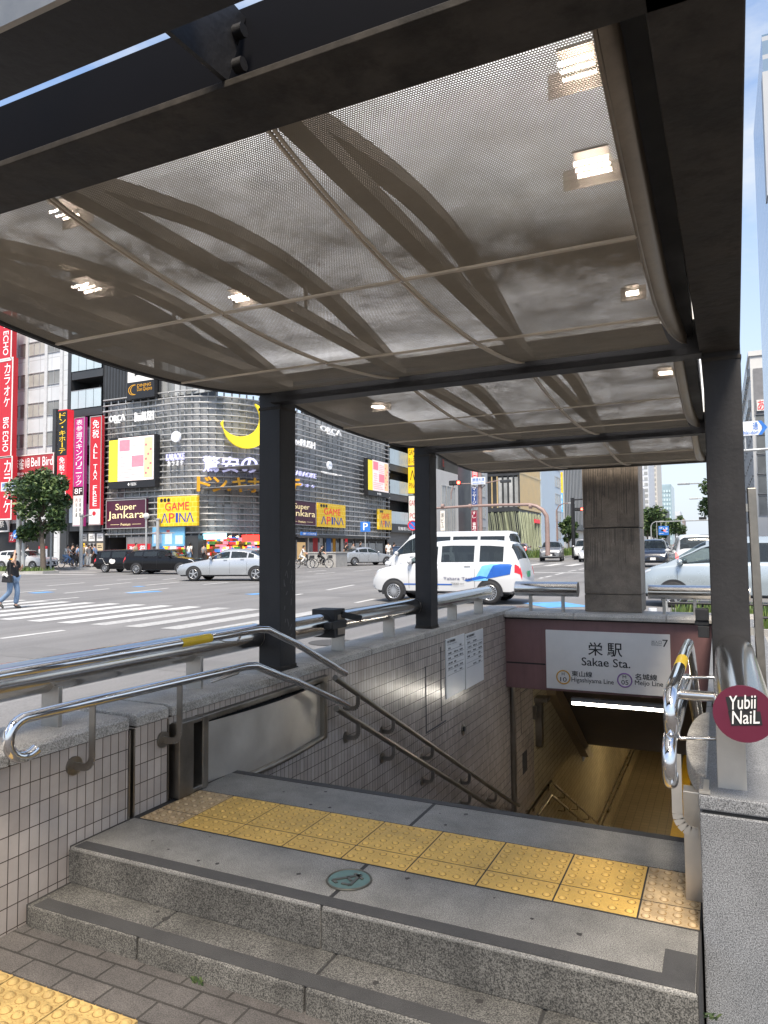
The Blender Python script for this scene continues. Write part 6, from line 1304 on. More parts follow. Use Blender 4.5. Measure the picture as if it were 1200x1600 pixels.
car('suv', 'glossy black SUV facing right behind the silver sedan', 'car', (-29.7, 32.6, road_z(-29.7, 32.6)), R_(14), 4.55, 1.8, 1.48, 'suv', M_pk, rimstyle=9)
bt, SPb, _r2 = car('minicab', 'black high-roofed taxi with a white swirl behind the black SUV', 'taxi', (-33.9, 34.1, road_z(-33.9, 34.1)), R_(12), 4.3, 1.7, 1.46, 'minivan', M_pk, plate=M_plateg)
q = MB().use(M_white)
for k in range(14): s = .90-.16*k/14; t = 3.4-1.5*k/14+.3*math.sin(k*.5); a, b = SPb(s, t), SPb(s-.014, t-.1); q.bar((a.x, -a.y-.008, a.z), (b.x, -b.y-.008, b.z), .012, .03+.06*(k/14), (0, 1, 0))
pts = [SPb(.68+.05*math.cos(a), 2.6+.5*math.sin(a)) for a in [2*math.pi*i/16 for i in range(16)]]; q.add([(p.x, -p.y-.012, p.z) for p in pts], [tuple(range(16))]); q.build('swirl_decal', None, bt, local=True)
car('hatchback', 'dark hatchback mostly hidden between the black SUV and the silver sedan', 'car', (-25.9, 36.4, road_z(-25.9, 36.4)), R_(12), 4.3, 1.7, 1.42, 'suv', M_pn)
car('sedan', 'older silver sedan facing right by the bus shelter', 'car', (-25.2, 49.9, road_z(-25.2, 49.9)), R_(57), 4.7, 1.8, 1.42, 'sedan', M_ps, rimstyle=10)
car('suv', 'grey SUV with a dark grille coming towards the crossing', 'car', (-13.5, 63.8, road_z(-13.5, 63.8)), R_(-82), 4.6, 1.85, 1.78, 'suv', M_pg)
car('minivan', 'pale minivan following behind the grey SUV', 'car', (-11.7, 70.0, road_z(-11.7, 70)), R_(-84), 4.7, 1.75, 1.95, 'minivan', M_pw)
car('sedan', 'white sporty sedan beside the granite pillar', 'car', (-9.9, 62.8, road_z(-9.9, 62.8)), R_(-86), 4.6, 1.8, 1.44, 'sedan', M_pw)
car('hatchback', 'dark red-black car with lit tail lights beyond the grassed median', 'car', (-21.4, 84, road_z(-21.4, 84)), R_(96), 4.3, 1.8, 1.6, 'suv', M_pr, lit=True)
car('sedan', 'white car at the left edge behind the walking woman', 'car', (-45.5, 35.6, road_z(-45.5, 35.6)), R_(8), 4.5, 1.75, 1.45, 'suv', M_pw)
# ---- vehicles at the right
mv, SPm, _r3 = car('minivan', 'pale ice-blue minivan passing right behind the pillar and right post', 'car', (.46, 20.4, road_z(1.0, 20.4)), R_(179), 4.85, 1.75, 1.80, 'mpv', M_pb, rimstyle=6, driver=True)
car('suv', 'dark bronze car beyond the ice-blue minivan', 'car', (.7, 24.4, road_z(.7, 24.4)), R_(178), 4.75, 1.8, 1.72, 'sedan', M_pd)
car('suv', 'white tall wagon with a red tail lamp, seen from behind beyond the dark car', 'car', (-1.0, 33.5, road_z(-.65, 33.5)), R_(97), 4.7, 1.8, 1.98, 'minivan', M_pw, lit=True)
car('minivan', 'navy minivan coming towards the crossing just right of the pillar', 'car', (-3.95, 51, road_z(-3.95, 51)), R_(-88), 4.5, 1.72, 1.85, 'minivan', M_pn)
for i, (x, y, h, sty, m_, lab) in enumerate(((-6.2, 82, -88, 'minivan', M_pk, 'dark minivan queuing behind the navy minivan'), (-4.2, 95, 92, 'sedan', M_pw, 'small white car far down the street'), (-5.6, 120, 92, 'suv', M_ps, 'small silver car farthest down the street'), (-8.6, 130, -88, 'suv', M_pk, 'small dark car far down the street in the left lane'))):
    car('car', lab, 'car', (x, y, road_z(x, y)), R_(h), 4.5, 1.75, 1.6 if sty != 'sedan' else 1.45, sty, m_, 'cars far down the street')
# ================================================================ trees
M_lf = [mat('leaf_dark', (.026, .055, .018), .6, 0, .25, 3), mat('leaf_mid', (.045, .085, .024), .55, 0, .25, 3), mat('leaf_light', (.12, .17, .05), .5, 0, .25, 3)]
M_bark = mat('bark', (.10, .08, .065), .9, 0, .3, 5, .6, 30)
def tree(lab, base, H, crown, nl, ls, seed, lean=0, name='street_tree', trunk=.16, low=.28):
    """crown = (half width, half depth, list of clump seeds); leaves are small separate faces in clumps"""
    rnd = random.Random(seed); b = Vector(base); t = thing(name, lab, 'tree', base)
    mb = MB().use(M_bark); top = b+Vector((lean, 0, H*.55)); mb.tube([b-Vector((0, 0, .2)), b+Vector((lean*.3, .05, H*.2)), b+Vector((lean*.6, 0, H*.38)), top], [trunk, trunk*.85, trunk*.7, trunk*.4], 9)
    cl = []
    for k in range(15):
        a = rnd.uniform(0, 6.28); zz = H*rnd.uniform(low+.08, .93); f = math.sin(math.pi*min(1, max(0, (zz/H-low)/(1.03-low))))**.6; rr = rnd.uniform(.25, .78)*f
        c = b+Vector((crown[0]*rr*math.cos(a)+lean*zz/H, crown[1]*rr*math.sin(a), zz)); cl.append((c, rnd.uniform(.26, .44)*min(crown)*(.6+.4*f)))
        s = b+Vector((lean*.5, 0, min(zz*.8, H*.5))); mid = (s+c)/2+Vector((0, 0, H*.03)); mb.tube([s, mid, c], [trunk*.4, trunk*.25, trunk*.08], 6)
    mb.build('trunk', None, t)
    mb = MB()
    for i in range(nl):
        c, r = cl[rnd.randrange(len(cl))]; d = Vector((rnd.gauss(0, 1), rnd.gauss(0, 1), rnd.gauss(0, .8))); d = d.normalized()*r*rnd.uniform(.35, 1.12)**.7
        p = c+d; s = ls*rnd.uniform(.5, 1.25); u = Vector((rnd.gauss(0, 1), rnd.gauss(0, 1), rnd.gauss(0, .6))).normalized(); v = u.cross(Vector((rnd.gauss(0, 1), rnd.gauss(0, 1), rnd.gauss(0, 1)))).normalized()
        mb.use(M_lf[0 if rnd.random() < .35 else (1 if rnd.random() < .7 else 2)]); mb.add([p-u*s, p+v*s*.45, p+u*s, p-v*s*.45], [(0, 1, 2, 3)])
    mb.build('crown', None, t); return t
p = gpos(68, 893); tree('leafy green street tree on the traffic island left of the dark building', p, 7.4, (2.1, 2.0), 7000, .18, 6, trunk=.2, low=.22, lean=-.55)
p = gpos(885, 868); tree('small round street tree by the striped building', (p[0], 92, p[2]), 5.0, (1.3, 1.3), 2200, .22, 8, trunk=.12)
for i, (px, Y, H, w_, lab) in enumerate(((1012, 150, 9.5, 4.0, 'dark green tree beside the pillar down the street'), (1022, 165, 8.8, 3.2, 'middle tree of the three left of the blue road sign'), (1033, 185, 8.0, 3.0, 'smallest of the three trees left of the blue road sign'), (1056, 260, 10.5, 4.0, 'far tree under the white apartment block'))):
    q = on_y(px, 855, Y); tree(lab, (q.x, Y, road_z(q.x, Y)), H, (w_, w_), 2600, .42, 20+i, trunk=.2)
q = on_y(1113, 850, 62); tree('tree on the right pavement showing beside the right post', (q.x+.6, 62, road_z(q.x, 62)), 7.0, (1.7, 2.0), 4200, .2, 31, trunk=.15)
# ================================================================ people
M_skin = mat('skin', (.50, .30, .21), .5, 0, .06, 6); M_hair = mat('hair_black', (.012, .010, .009), .5); M_shoe = mat('shoe_dark', (.03, .03, .03), .6)
def skinmesh(name, verts, edges, radii, m, parent, sub=1):
    me = bpy.data.meshes.new(name); me.from_pydata([tuple(v) for v in verts], edges, []); o = bpy.data.objects.new(name, me); COL.objects.link(o)
    sk = o.modifiers.new('skin', 'SKIN'); sk.use_smooth_shade = True
    for d, r in zip(me.skin_vertices[0].data, radii): d.radius = r if isinstance(r, tuple) else (r, r)
    me.skin_vertices[0].data[0].use_root = True
    if sub: s = o.modifiers.new('sub', 'SUBSURF'); s.levels = sub; s.render_levels = sub
    dg = bpy.context.evaluated_depsgraph_get(); me2 = bpy.data.meshes.new_from_object(o.evaluated_get(dg)); o.modifiers.clear(); o.data = me2; me2.name = name; bpy.data.meshes.remove(me)
    me2.materials.clear(); me2.materials.append(m); me2.polygons.foreach_set('use_smooth', [True]*len(me2.polygons)); o.parent = parent; return o
def person(lab, loc, rz, H=1.62, pose=None, top=None, legs=None, group=None, skirt=False, hair_long=True, fingers=False, shoe=None, sleeve=.55):
    """local +X is forward, +Y the person's left; every joint can be overridden by the pose"""
    k = H/1.65; J = dict(pelvis=(0, 0, .92), waist=(0, 0, 1.06), chest=(.01, 0, 1.27), neck=(.01, 0, 1.42), head0=(.02, 0, 1.50), head1=(.035, 0, 1.575), headt=(.03, 0, 1.63),
        shL=(0, .17, 1.36), elL=(-.03, .22, 1.10), wrL=(.06, .22, .87), shR=(0, -.17, 1.36), elR=(-.03, -.22, 1.10), wrR=(.06, -.22, .87),
        hipL=(0, .09, .88), knL=(.06, .10, .48), anL=(-.04, .10, .09), toL=(.13, .11, .035), hipR=(0, -.09, .88), knR=(.0, -.10, .48), anR=(-.06, -.10, .09), toR=(.11, -.11, .035))
    if pose: J.update(pose)
    J = {a: Vector(v)*k for a, v in J.items()}; t = thing('person', lab, 'person', loc, group, rz)
    names = ['pelvis', 'waist', 'chest', 'neck', 'head0', 'head1', 'headt', 'shL', 'elL', 'wrL', 'shR', 'elR', 'wrR', 'hipL', 'knL', 'anL', 'toL', 'hipR', 'knR', 'anR', 'toR']
    rad = [(.13, .105), (.115, .09), (.135, .10), .050, .072, .082, .045, .055, .040, .028, .055, .040, .028, .082, .055, .038, .032, .082, .055, .038, .032]
    E_ = [('pelvis', 'waist'), ('waist', 'chest'), ('chest', 'neck'), ('neck', 'head0'), ('head0', 'head1'), ('head1', 'headt'), ('chest', 'shL'), ('shL', 'elL'), ('elL', 'wrL'), ('chest', 'shR'), ('shR', 'elR'), ('elR', 'wrR'), ('pelvis', 'hipL'), ('hipL', 'knL'), ('knL', 'anL'), ('anL', 'toL'), ('pelvis', 'hipR'), ('hipR', 'knR'), ('knR', 'anR'), ('anR', 'toR')]
    vs = [J[n] for n in names]; rs = [tuple(x*k for x in r) if isinstance(r, tuple) else r*k for r in rad]; es = [(names.index(a), names.index(b)) for a, b in E_]
    for sd, wr, el in (('L', 'wrL', 'elL'), ('R', 'wrR', 'elR')):
        d = (J[wr]-J[el]).normalized(); sidev = d.cross(Vector((0, 1, 0)) if abs(d.y) < .8 else Vector((1, 0, 0))).normalized(); palm = J[wr]+d*.065*k; i0 = len(vs); vs.append(palm); rs.append((.030*k, .016*k)); es.append((names.index(wr), i0))
        if fingers:
            for q, (off, ln) in enumerate(((-.026, .062), (-.009, .075), (.009, .072), (.026, .058))):
                a = len(vs); b0 = palm+sidev*off*k+d*.02*k; cu = d.cross(sidev)*.012*k; vs += [b0, b0+d*ln*.55*k+cu*.4, b0+d*ln*k+cu*1.5]; rs += [.0085*k, .0078*k, .006*k]; es += [(i0, a), (a, a+1), (a+1, a+2)]
            a = len(vs); b0 = J[wr]+d*.03*k+sidev*-.03*k; vs += [b0, b0+(d*.03-sidev*.025)*k]; rs += [.010*k, .007*k]; es += [(i0, a), (a, a+1)]
        else: a = len(vs); vs.append(palm+d*.06*k); rs.append((.026*k, .010*k)); es.append((i0, a))
    # nose and ears give the head its face
    hi = names.index('head1'); f_ = Vector((1, 0, 0)); a = len(vs); vs += [J['head1']+f_*.093*k-Vector((0, 0, .02*k))]; rs += [.014*k]; es += [(hi, a)]
    skinmesh('body', vs, es, rs, M_skin, t)
    m_top = top or M_white; m_leg = legs or M_int
    n2 = ['waist', 'pelvis', 'chest', 'shL', 'shR']; eL = J['shL']+(J['elL']-J['shL'])*sleeve*1.8 if sleeve < .56 else J['elL']+(J['wrL']-J['elL'])*(sleeve-.5)*2*.9; eR = J['shR']+(J['elR']-J['shR'])*sleeve*1.8 if sleeve < .56 else J['elR']+(J['wrR']-J['elR'])*(sleeve-.5)*2*.9
    v2 = [J['waist'], J['pelvis']-Vector((0, 0, .02*k)), J['chest'], J['neck']-Vector((0, 0, .03*k)), J['shL'], eL, J['shR'], eR]; r2 = [(.135*k, .11*k), (.15*k, .125*k), (.15*k, .115*k), .07*k, .075*k, .062*k, .075*k, .062*k]; e2 = [(0, 1), (0, 2), (2, 3), (2, 4), (2, 6)]
    if sleeve > .56: v2 += [J['elL'], J['elR']]; r2 += [.056*k, .056*k]; r2[5] = r2[7] = .045*k; e2 += [(4, 8), (8, 5), (6, 9), (9, 7)]
    else: e2 += [(4, 5), (6, 7)]
    skinmesh('shirt', v2, e2, r2, m_top, t)
    if skirt:
        mb = MB().use(m_leg); c0, c1 = J['waist'], (J['knL']+J['knR'])/2; rings = [(c0, .13), (c0+(c1-c0)*.35+Vector((0, 0, 0)), .19), (c1, .24), (c1-Vector((0, 0, .28*k)), .28)]
        mb.tube([r[0] for r in rings], [r[1]*k for r in rings], 16, False); mb.build('skirt', None, t, local=True)
    else:
        skinmesh('trousers', [J['pelvis'], J['hipL'], J['knL'], J['anL']+Vector((0, 0, .02*k)), J['hipR'], J['knR'], J['anR']+Vector((0, 0, .02*k))], [(0, 1), (1, 2), (2, 3), (0, 4), (4, 5), (5, 6)], [(.145*k, .12*k), .098*k, .074*k, .078*k, .098*k, .074*k, .078*k], m_leg, t)
    h = J['head1']; mb = MB().use(M_hair)
    def HP(u, v):
        th = u*math.pi*.62; ph = v*2*math.pi; r = .103*k; x = r*.98*math.sin(th)*math.cos(ph); y = r*.86*math.sin(th)*math.sin(ph); z = r*1.08*math.cos(th); back = max(0, -math.cos(ph))
        if u > .7 and math.cos(ph) > .25: z += .055*k*(u-.7)/.3; x *= .98
        if hair_long and u > .8: z -= back*.16*k*(u-.8)/.2
        return tuple(h+Vector((x-.012*k, y, z+.012*k)))
    mb.grid(HP, 10, 18); mb.build('hair', None, t, local=True)
    for n_, tn in (('anL', 'toL'), ('anR', 'toR')):
        mb = MB().use(shoe or M_shoe); d = (J[tn]-J[n_]); mb.tube([J[n_]-d*.28+Vector((0, 0, -.02*k)), J[n_]+d*.1-Vector((0, 0, .022*k)), J[n_]+d*.6-Vector((0, 0, .008*k)), J[tn]+d*.08], [.030*k, .042*k, .044*k, .026*k], 10); mb.build('shoe', None, t, local=True)
    return t, J
M_jean = mat('denim', (.16, .24, .36), .8, 0, .15, 14); M_blk = mat('cloth_black', (.014, .014, .016), .85, 0, .2, 9); M_wc = mat('cloth_white', (.62, .61, .58), .8, 0, .08, 8); M_gc = mat('cloth_grey', (.22, .22, .22), .8); M_bc = mat('cloth_blue', (.18, .28, .45), .8); M_tan = mat('cloth_tan', (.42, .33, .22), .8); M_orng = mat('cloth_orange', (.70, .33, .03), .7)
wpos = gpos(19, 950.5)
wo_, J = person('woman in black T-shirt and blue jeans crossing the zebra, shading her eyes', wpos, R_(12), 1.52, dict(knL=(.10, .09, .50), anL=(.04, .09, .09), toL=(.22, .07, .035), knR=(-.02, -.09, .48), anR=(-.36, -.09, .17), toR=(-.24, -.10, .035), elR=(.24, -.26, 1.40), wrR=(.17, -.14, 1.60), elL=(.08, .20, 1.12), wrL=(.22, .10, 1.22), head1=(.03, 0, 1.565)), M_blk, M_jean, fingers=True, shoe=M_shoe, sleeve=.45)
k = 1.52/1.65
mb = MB().use(M_orng); mb.tube([(-.03*k+.075*k*math.cos(a), .075*k*math.sin(a), 1.45*k) for a in [i*math.pi/8 for i in range(16)]], .028*k, 8, False, True); mb.build('orange_hood', None, wo_, local=True)
mb = MB().use(M_wc); mb.tube([(-.157*k, .05*k*math.cos(a), (1.20+.06*math.sin(a))*k) for a in [i*math.pi/6 for i in range(12)]], .016*k, 6, False, True); mb.box((-.165*k, -.03*k, 1.18*k), (-.15*k, .03*k, 1.22*k)); mb.build('shirt_print', None, wo_, local=True)
bag = thing('shoulder_bag', 'black shoulder bag with a white scarf held by the crossing woman', 'bag', (wpos[0]+.10, wpos[1]-.24, wpos[2]+.72)); bl = bag.location
mb = MB().use(M_blk); mb.prism([(bl.x-.17, bl.z), (bl.x+.18, bl.z-.01), (bl.x+.13, bl.z+.2), (bl.x-.12, bl.z+.22)], bl.y-.06, bl.y+.05, 'y'); mb.build('bag_body', None, bag, .02); mb = MB().use(M_blk); mb.tube([(bl.x-.1, bl.y, bl.z+.2), (bl.x-.04, bl.y+.03, bl.z+.45), (bl.x+.02, bl.y+.05, bl.z+.64), (bl.x+.08, bl.y+.02, bl.z+.4), (bl.x+.1, bl.y, bl.z+.2)], .013, 8); mb.build('strap', None, bag); mb = MB().use(M_wc); mb.tube([(bl.x-.1, bl.y-.05, bl.z+.19), (bl.x, bl.y-.08, bl.z+.22), (bl.x+.1, bl.y-.06, bl.z+.16)], .035, 8); mb.build('scarf', None, bag)
# bicycles
def bicycle(lab, loc, rz, m_, group=None):
    t = thing('bicycle', lab, 'bicycle', loc, group, rz); R = .31; wb_ = 1.04
    for x in (-wb_/2, wb_/2):
        mb = MB().use(M_tyre); mb.tube([(x+R*math.cos(a), 0, R+R*math.sin(a)) for a in [2*math.pi*i/28 for i in range(28)]], .022, 6, False, True); wh = mb.build('wheel', None, t, local=True)
        mb = MB().use(M_rim); mb.tube([(x+(R-.03)*math.cos(a), 0, R+(R-.03)*math.sin(a)) for a in [2*math.pi*i/24 for i in range(24)]], .01, 5, False, True)
        for q in range(10): a = 2*math.pi*q/10; mb.cyl((x, 0, R), (x+(R-.03)*math.cos(a), 0, R+(R-.03)*math.sin(a)), .004, 4)
        rm = mb.build('rim', None, None); rm.parent = wh
    mb = MB().use(m_); sd_ = (-.18, 0, .78); hd_ = (.40, 0, .82); bb_ = (-.08, 0, .28)
    for a, b in ((sd_, bb_), (bb_, (.42, 0, .62)), (bb_, (-wb_/2, 0, R)), (sd_, (-wb_/2, 0, R)), ((wb_/2, 0, R), hd_), ((-.05, 0, .45), (.42, 0, .66))): mb.cyl(a, b, .018, 8)
    mb.build('frame', None, t, local=True); mb = MB().use(M_chr); mb.tube([hd_, (.38, 0, .98)], .014, 8); mb.tube([(.26, .26, 1.02), (.36, .2, 1.0), (.40, 0, .98), (.36, -.2, 1.0), (.26, -.26, 1.02)], .012, 8); mb.build('handlebar', None, t, local=True)
    mb = MB().use(M_int); mb.prism([(-.32, .10), (-.32, -.10), (-.05, -.03), (-.05, .03)], .79, .85, 'z'); mb.build('saddle', None, t, local=True)
    mb = MB().use(M_trim_); mb.box((.48, -.16, .66), (.76, .16, .90)); mb.build('front_basket', None, t, local=True); mb = MB().use(M_trim_); mb.cyl((-.08, -.14, .28), (-.08, .14, .28), .03, 10); mb.box((.04, .10, .18), (.16, .2, .2)); mb.box((-.3, -.2, .36), (-.18, -.1, .38)); mb.build('pedals', None, t, local=True); return t
RIDE = dict(pelvis=(-.18, 0, .92), waist=(-.14, 0, 1.06), chest=(-.04, 0, 1.26), neck=(.0, 0, 1.40), head0=(.03, 0, 1.48), head1=(.05, 0, 1.555), headt=(.045, 0, 1.61), shL=(-.02, .17, 1.34), elL=(.14, .22, 1.14), wrL=(.26, .25, 1.06), shR=(-.02, -.17, 1.34), elR=(.14, -.22, 1.14), wrR=(.26, -.25, 1.06), hipL=(-.15, .09, .88), knL=(.20, .11, .66), anL=(.06, .12, .28), toL=(.2, .12, .24), hipR=(-.15, -.09, .88), knR=(.14, -.11, .78), anR=(-.14, -.12, .42), toR=(-.0, -.12, .40))
q = gpos(474, 888); bicycle('black shopping bicycle ridden by the woman in white', q, R_(20), M_trim_); person('woman in a white dress riding a bicycle past the shops', q, R_(20), 1.60, RIDE, M_wc, M_wc)
q2 = (q[0]+.95, q[1]+.9, road_z(q[0]+.95, q[1]+.9)); bicycle('dark bicycle ridden by the person in black', q2, R_(24), M_pn); person('cyclist in black riding just ahead of the woman in white', q2, R_(24), 1.62, RIDE, M_blk, M_blk, hair_long=False)
q = gpos(105, 890.5); q = (q[0], q[1], q[2]+.14); bicycle('blue bicycle on the pavement by the dark entrance', q, R_(10), paint('cycle_blue', (.05, .12, .35))); person('cyclist in a pale shirt on the pavement by the dark entrance', q, R_(10), 1.62, RIDE, M_wc, M_bc, hair_long=False)
STAND = {}
for px, py, rz, tp, lg, sk, lab, ln in ((113, 888.5, 100, M_blk, M_blk, False, 'pedestrian all in black beside the cyclist', False), (120, 888, 80, M_bc, M_blk, False, 'pedestrian in a blue top near the lamp pole', False), (128, 889, 185, M_tan, M_jean, False, 'pedestrian in a tan top and jeans by the poster wall', True),
    (134, 888, -90, M_wc, M_gc, False, 'pedestrian in a white shirt facing the crossing', False), (138, 889, 10, M_gc, M_wc, False, 'pedestrian in pale trousers by the poster wall', True), (143, 888, 170, M_blk, M_blk, True, 'woman in a long black skirt by the poster wall', True), (148, 888.5, 200, M_bc, M_blk, False, 'pedestrian in a pale blue shirt beside the black taxi', False),
    (42, 889, 60, M_wc, M_bc, False, 'pedestrian in a white top by the street tree', True), (607, 880, 120, M_wc, M_wc, False, 'person all in white by the shop entrance past the silver sedan', False), (616, 879, 80, M_blk, M_gc, False, 'person in dark clothes beside the one in white', True),
    (212, 886, 10, M_tan, M_blk, False, 'shopper in tan near the red banner', True), (296, 884, 90, M_wc, M_jean, False, 'shopper in white at the goods of the corner shop', True), (318, 884, 80, M_gc, M_blk, False, 'shopper in grey at the goods of the corner shop', False),
    (541, 883, 70, M_blk, M_blk, False, 'left person of those waiting behind the older silver sedan', True), (552, 882.5, -20, M_gc, M_blk, False, 'middle person waiting behind the older silver sedan', False), (563, 882, 30, M_blk, M_jean, False, 'right person of those waiting behind the older silver sedan', True)):
    q = gpos(px, py); walk = dict(knL=(.12, .09, .49), anL=(.16, .09, .10), toL=(.32, .09, .05), knR=(.02, -.09, .48), anR=(-.2, -.09, .14), toR=(-.06, -.1, .035), wrL=(-.08, .2, .88), wrR=(.16, -.2, .9)) if (px % 2) else None
    person(lab, (q[0], q[1], q[2]+.14), R_(rz), 1.60+.12*((px*7) % 3)/2, walk, tp, lg, None, sk, ln)
# drivers seen through the clear front windows
SEAT = dict(pelvis=(0, 0, .50), waist=(-.05, 0, .66), chest=(-.06, 0, .88), neck=(-.05, 0, 1.02), head0=(-.03, 0, 1.10), head1=(-.01, 0, 1.175), headt=(-.01, 0, 1.23), shL=(-.06, .17, .96), elL=(.12, .22, .74), wrL=(.32, .14, .82), shR=(-.06, -.17, .96), elR=(.12, -.22, .74), wrR=(.32, -.14, .82), hipL=(.05, .09, .48), knL=(.45, .12, .55), anL=(.62, .12, .2), toL=(.76, .12, .22), hipR=(.05, -.09, .48), knR=(.45, -.12, .55), anR=(.62, -.12, .2), toR=(.76, -.12, .22))
c = tx.location; person('driver in dark clothes at the wheel of the white taxi', (c.x-.35, c.y-.30, c.z+.16), R_(181.5), 1.66, SEAT, M_blk, M_blk, hair_long=False)
c = mv.location; person('driver with dark hair at the wheel of the ice-blue minivan', (c.x-.25, c.y-.36, c.z+.20), R_(179), 1.66, SEAT, M_tan, M_blk, hair_long=True)
# ================================================================ street furniture
M_galv = mat('galvanised', (.42, .43, .43), .45, .4, .1, 4); M_brn = mat('pole_brown', (.27, .19, .17), .5, .1, .1, 4); M_sgb = mat('sign_blue', (.03, .16, .52), .4); M_sgw = mat('sign_face_white', (.66, .68, .72), .4); M_lit = mat('signal_red_lit', (1, .05, .03), .4, emit=7, ecol=(1, .05, .03)); M_off = mat('signal_lens_off', (.03, .03, .03), .3)
def pole(par, x, y, z0, z1, r, m_, nm='pole'): return MB().use(m_).tube([(x, y, z0-.2), (x, y, z1)], [r, r*.85], 12).build(nm, None, par)
def streetname(t, c, w, h, U=(1, 0, 0), N=(0, -1, 0)):
    U = Vector(U); N = Vector(N); c = Vector(c); F = dict(O=c-U*w/2-Vector((0, 0, h/2))+N*.03, U=U, V=Vector((0, 0, 1)), N=N, w=w, h=h, t=t)
    mb = MB().use(M_sgw); rbox(mb, F, 0, 0, 1, 1, -.06, 0); mb.build('name_plate', None, t); T(F, M_sgb, [('錦通大津', .08, .42, .92, .92), ('Nishikidori-Otsu', .1, .10, .9, .32, '', .0)])
# at the left: street name and blue arrow
p = gd(30, 893); sp_ = thing('sign_pole', 'pale steel sign pole with a street name plate and blue arrow disc behind the woman', 'sign pole', tuple(p)); zt_ = on_y(30, 755, p.y).z
pole(sp_, p.x-.12, p.y, p.z, zt_, .17, M_galv); pole(sp_, p.x+.24, p.y+.1, p.z, zt_, .12, M_galv); a = on_y(3, 761, p.y-.2); b = on_y(27, 761, p.y-.2); streetname(sp_, ((a.x+b.x)/2, p.y-.25, a.z), b.x-a.x, .62)
a = on_y(25, 835, p.y-.25); mb = MB().use(M_sgb).cyl((a.x, p.y-.25, a.z), (a.x, p.y-.29, a.z), .30, 24); mb.build('arrow_disc', None, sp_); mb = MB().use(M_sgw); mb.bar((a.x+.14, p.y-.295, a.z+.14), (a.x-.1, p.y-.295, a.z-.1), .06, .01, (0, 1, 0)); mb.add([(a.x-.18, p.y-.296, a.z-.18), (a.x-.16, p.y-.296, a.z+.05), (a.x+.05, p.y-.296, a.z-.16)], [(0, 1, 2)]); mb.build('white_arrow', None, sp_)
for px, py, yt, r, head, lab in ((79, 891, 822, .07, 0, 'thin pale post beside the street tree'), (126, 890, 806, .13, 1, 'grey lamp post in front of the poster wall'), (228, 884, 810, .09, 2, 'slim post with a globe lamp beside the plum sign'), (246, 884, 812, .16, 0, 'stout grey post below the yellow game sign')):
    p = gd(px, py); t = thing('lamp_post' if head else 'post', lab, 'post', tuple(p)); zt_ = on_y(px, yt, p.y).z; pole(t, p.x, p.y, p.z, zt_, r, M_galv)
    if head == 2:
        mb = MB().use(mat('globe_lamp', (.6, .62, .65), .3)); mb.grid(lambda u, v: (p.x+.26*math.sin(u*math.pi)*math.cos(v*6.2832), p.y+.26*math.sin(u*math.pi)*math.sin(v*6.2832), zt_+.2+.26*math.cos(u*math.pi)), 10, 16); mb.build('lamp_globe', None, t)
    else: mb = MB().use(M_galv); mb.cyl((p.x, p.y, zt_), (p.x, p.y, zt_+.1), r*1.3, 12); mb.build('cap', None, t)
    if head == 1: mb = MB().use(M_galv); mb.tube([(p.x, p.y, zt_-.2), (p.x+.5, p.y, zt_+.02), (p.x+1.0, p.y, zt_+.02)], .04, 8); mb.build('lamp_arm', None, t)
p = gd(66, 890); bd_ = thing('standing_sign', 'white standing sign with a red mark beside the street tree', 'sign', tuple(p)); mb = MB().use(M_sgw).box((p.x-.42, p.y, p.z+.35), (p.x+.42, p.y+.08, p.z+1.5)); mb.use(M_red).box((p.x-.42, p.y-.01, p.z+1.5), (p.x+.42, p.y+.09, p.z+1.7)); mb.build('panel', None, bd_); mb = MB().use(M_red); mb.cyl((p.x, p.y-.015, p.z+1.05), (p.x, p.y, p.z+1.05), .16, 16); mb.build('red_mark', None, bd_); mb = MB().use(M_galv); mb.box((p.x-.38, p.y, p.z), (p.x-.33, p.y+.05, p.z+.35)).box((p.x+.33, p.y, p.z), (p.x+.38, p.y+.05, p.z+.35)); mb.build('legs', None, bd_)
# parking and no-parking signs
for px, py, ys, lab, kind in ((571, 881, 823, 'blue square parking sign on a slim post by the silver sedan', 'P'), (645, 879, 821, 'round no-parking sign left of the second post', 'N')):
    p = gd(px, py); t = thing('road_sign', lab, 'sign', tuple(p)); zc = on_y(px, ys, p.y).z; pole(t, p.x, p.y, p.z, zc, .045, M_galv); U = Vector((.8, .6, 0)); N = Vector((.6, -.8, 0))
    c = Vector((p.x, p.y, zc))+N*.07
    if kind == 'P':
        F = dict(O=c-U*.42-Vector((0, 0, .42)), U=U, V=Vector((0, 0, 1)), N=N, w=.84, h=.84, t=t); mb = MB().use(M_sgb); mb.add([F['O'], F['O']+U*.84, F['O']+U*.84+Vector((0, 0, .84)), F['O']+Vector((0, 0, .84))]+[q_-N*.04 for q_ in (F['O'], F['O']+U*.84, F['O']+U*.84+Vector((0, 0, .84)), F['O']+Vector((0, 0, .84)))], [(0, 1, 2, 3), (7, 6, 5, 4), (0, 4, 5, 1), (1, 5, 6, 2), (2, 6, 7, 3), (3, 7, 4, 0)]); mb.build('plate', None, t); T(F, M_wht, [('P', .28, .15, .75, .88, '', .03)])
    else:
        MB().use(M_sgb).cyl(c-N*.03, c, .42, 24).build('plate', None, t); mb = MB().use(M_red2); mb.tube([c+N*.01+(U*math.cos(a)+Vector((0, 0, 1))*math.sin(a))*.40 for a in [i*math.pi/14 for i in range(28)]], .05, 6, False, True); mb.bar(c+N*.01-U*.27+Vector((0, 0, .27)), c+N*.01+U*.27-Vector((0, 0, .27)), .07, .02, tuple(N)); mb.build('red_ring', None, t)
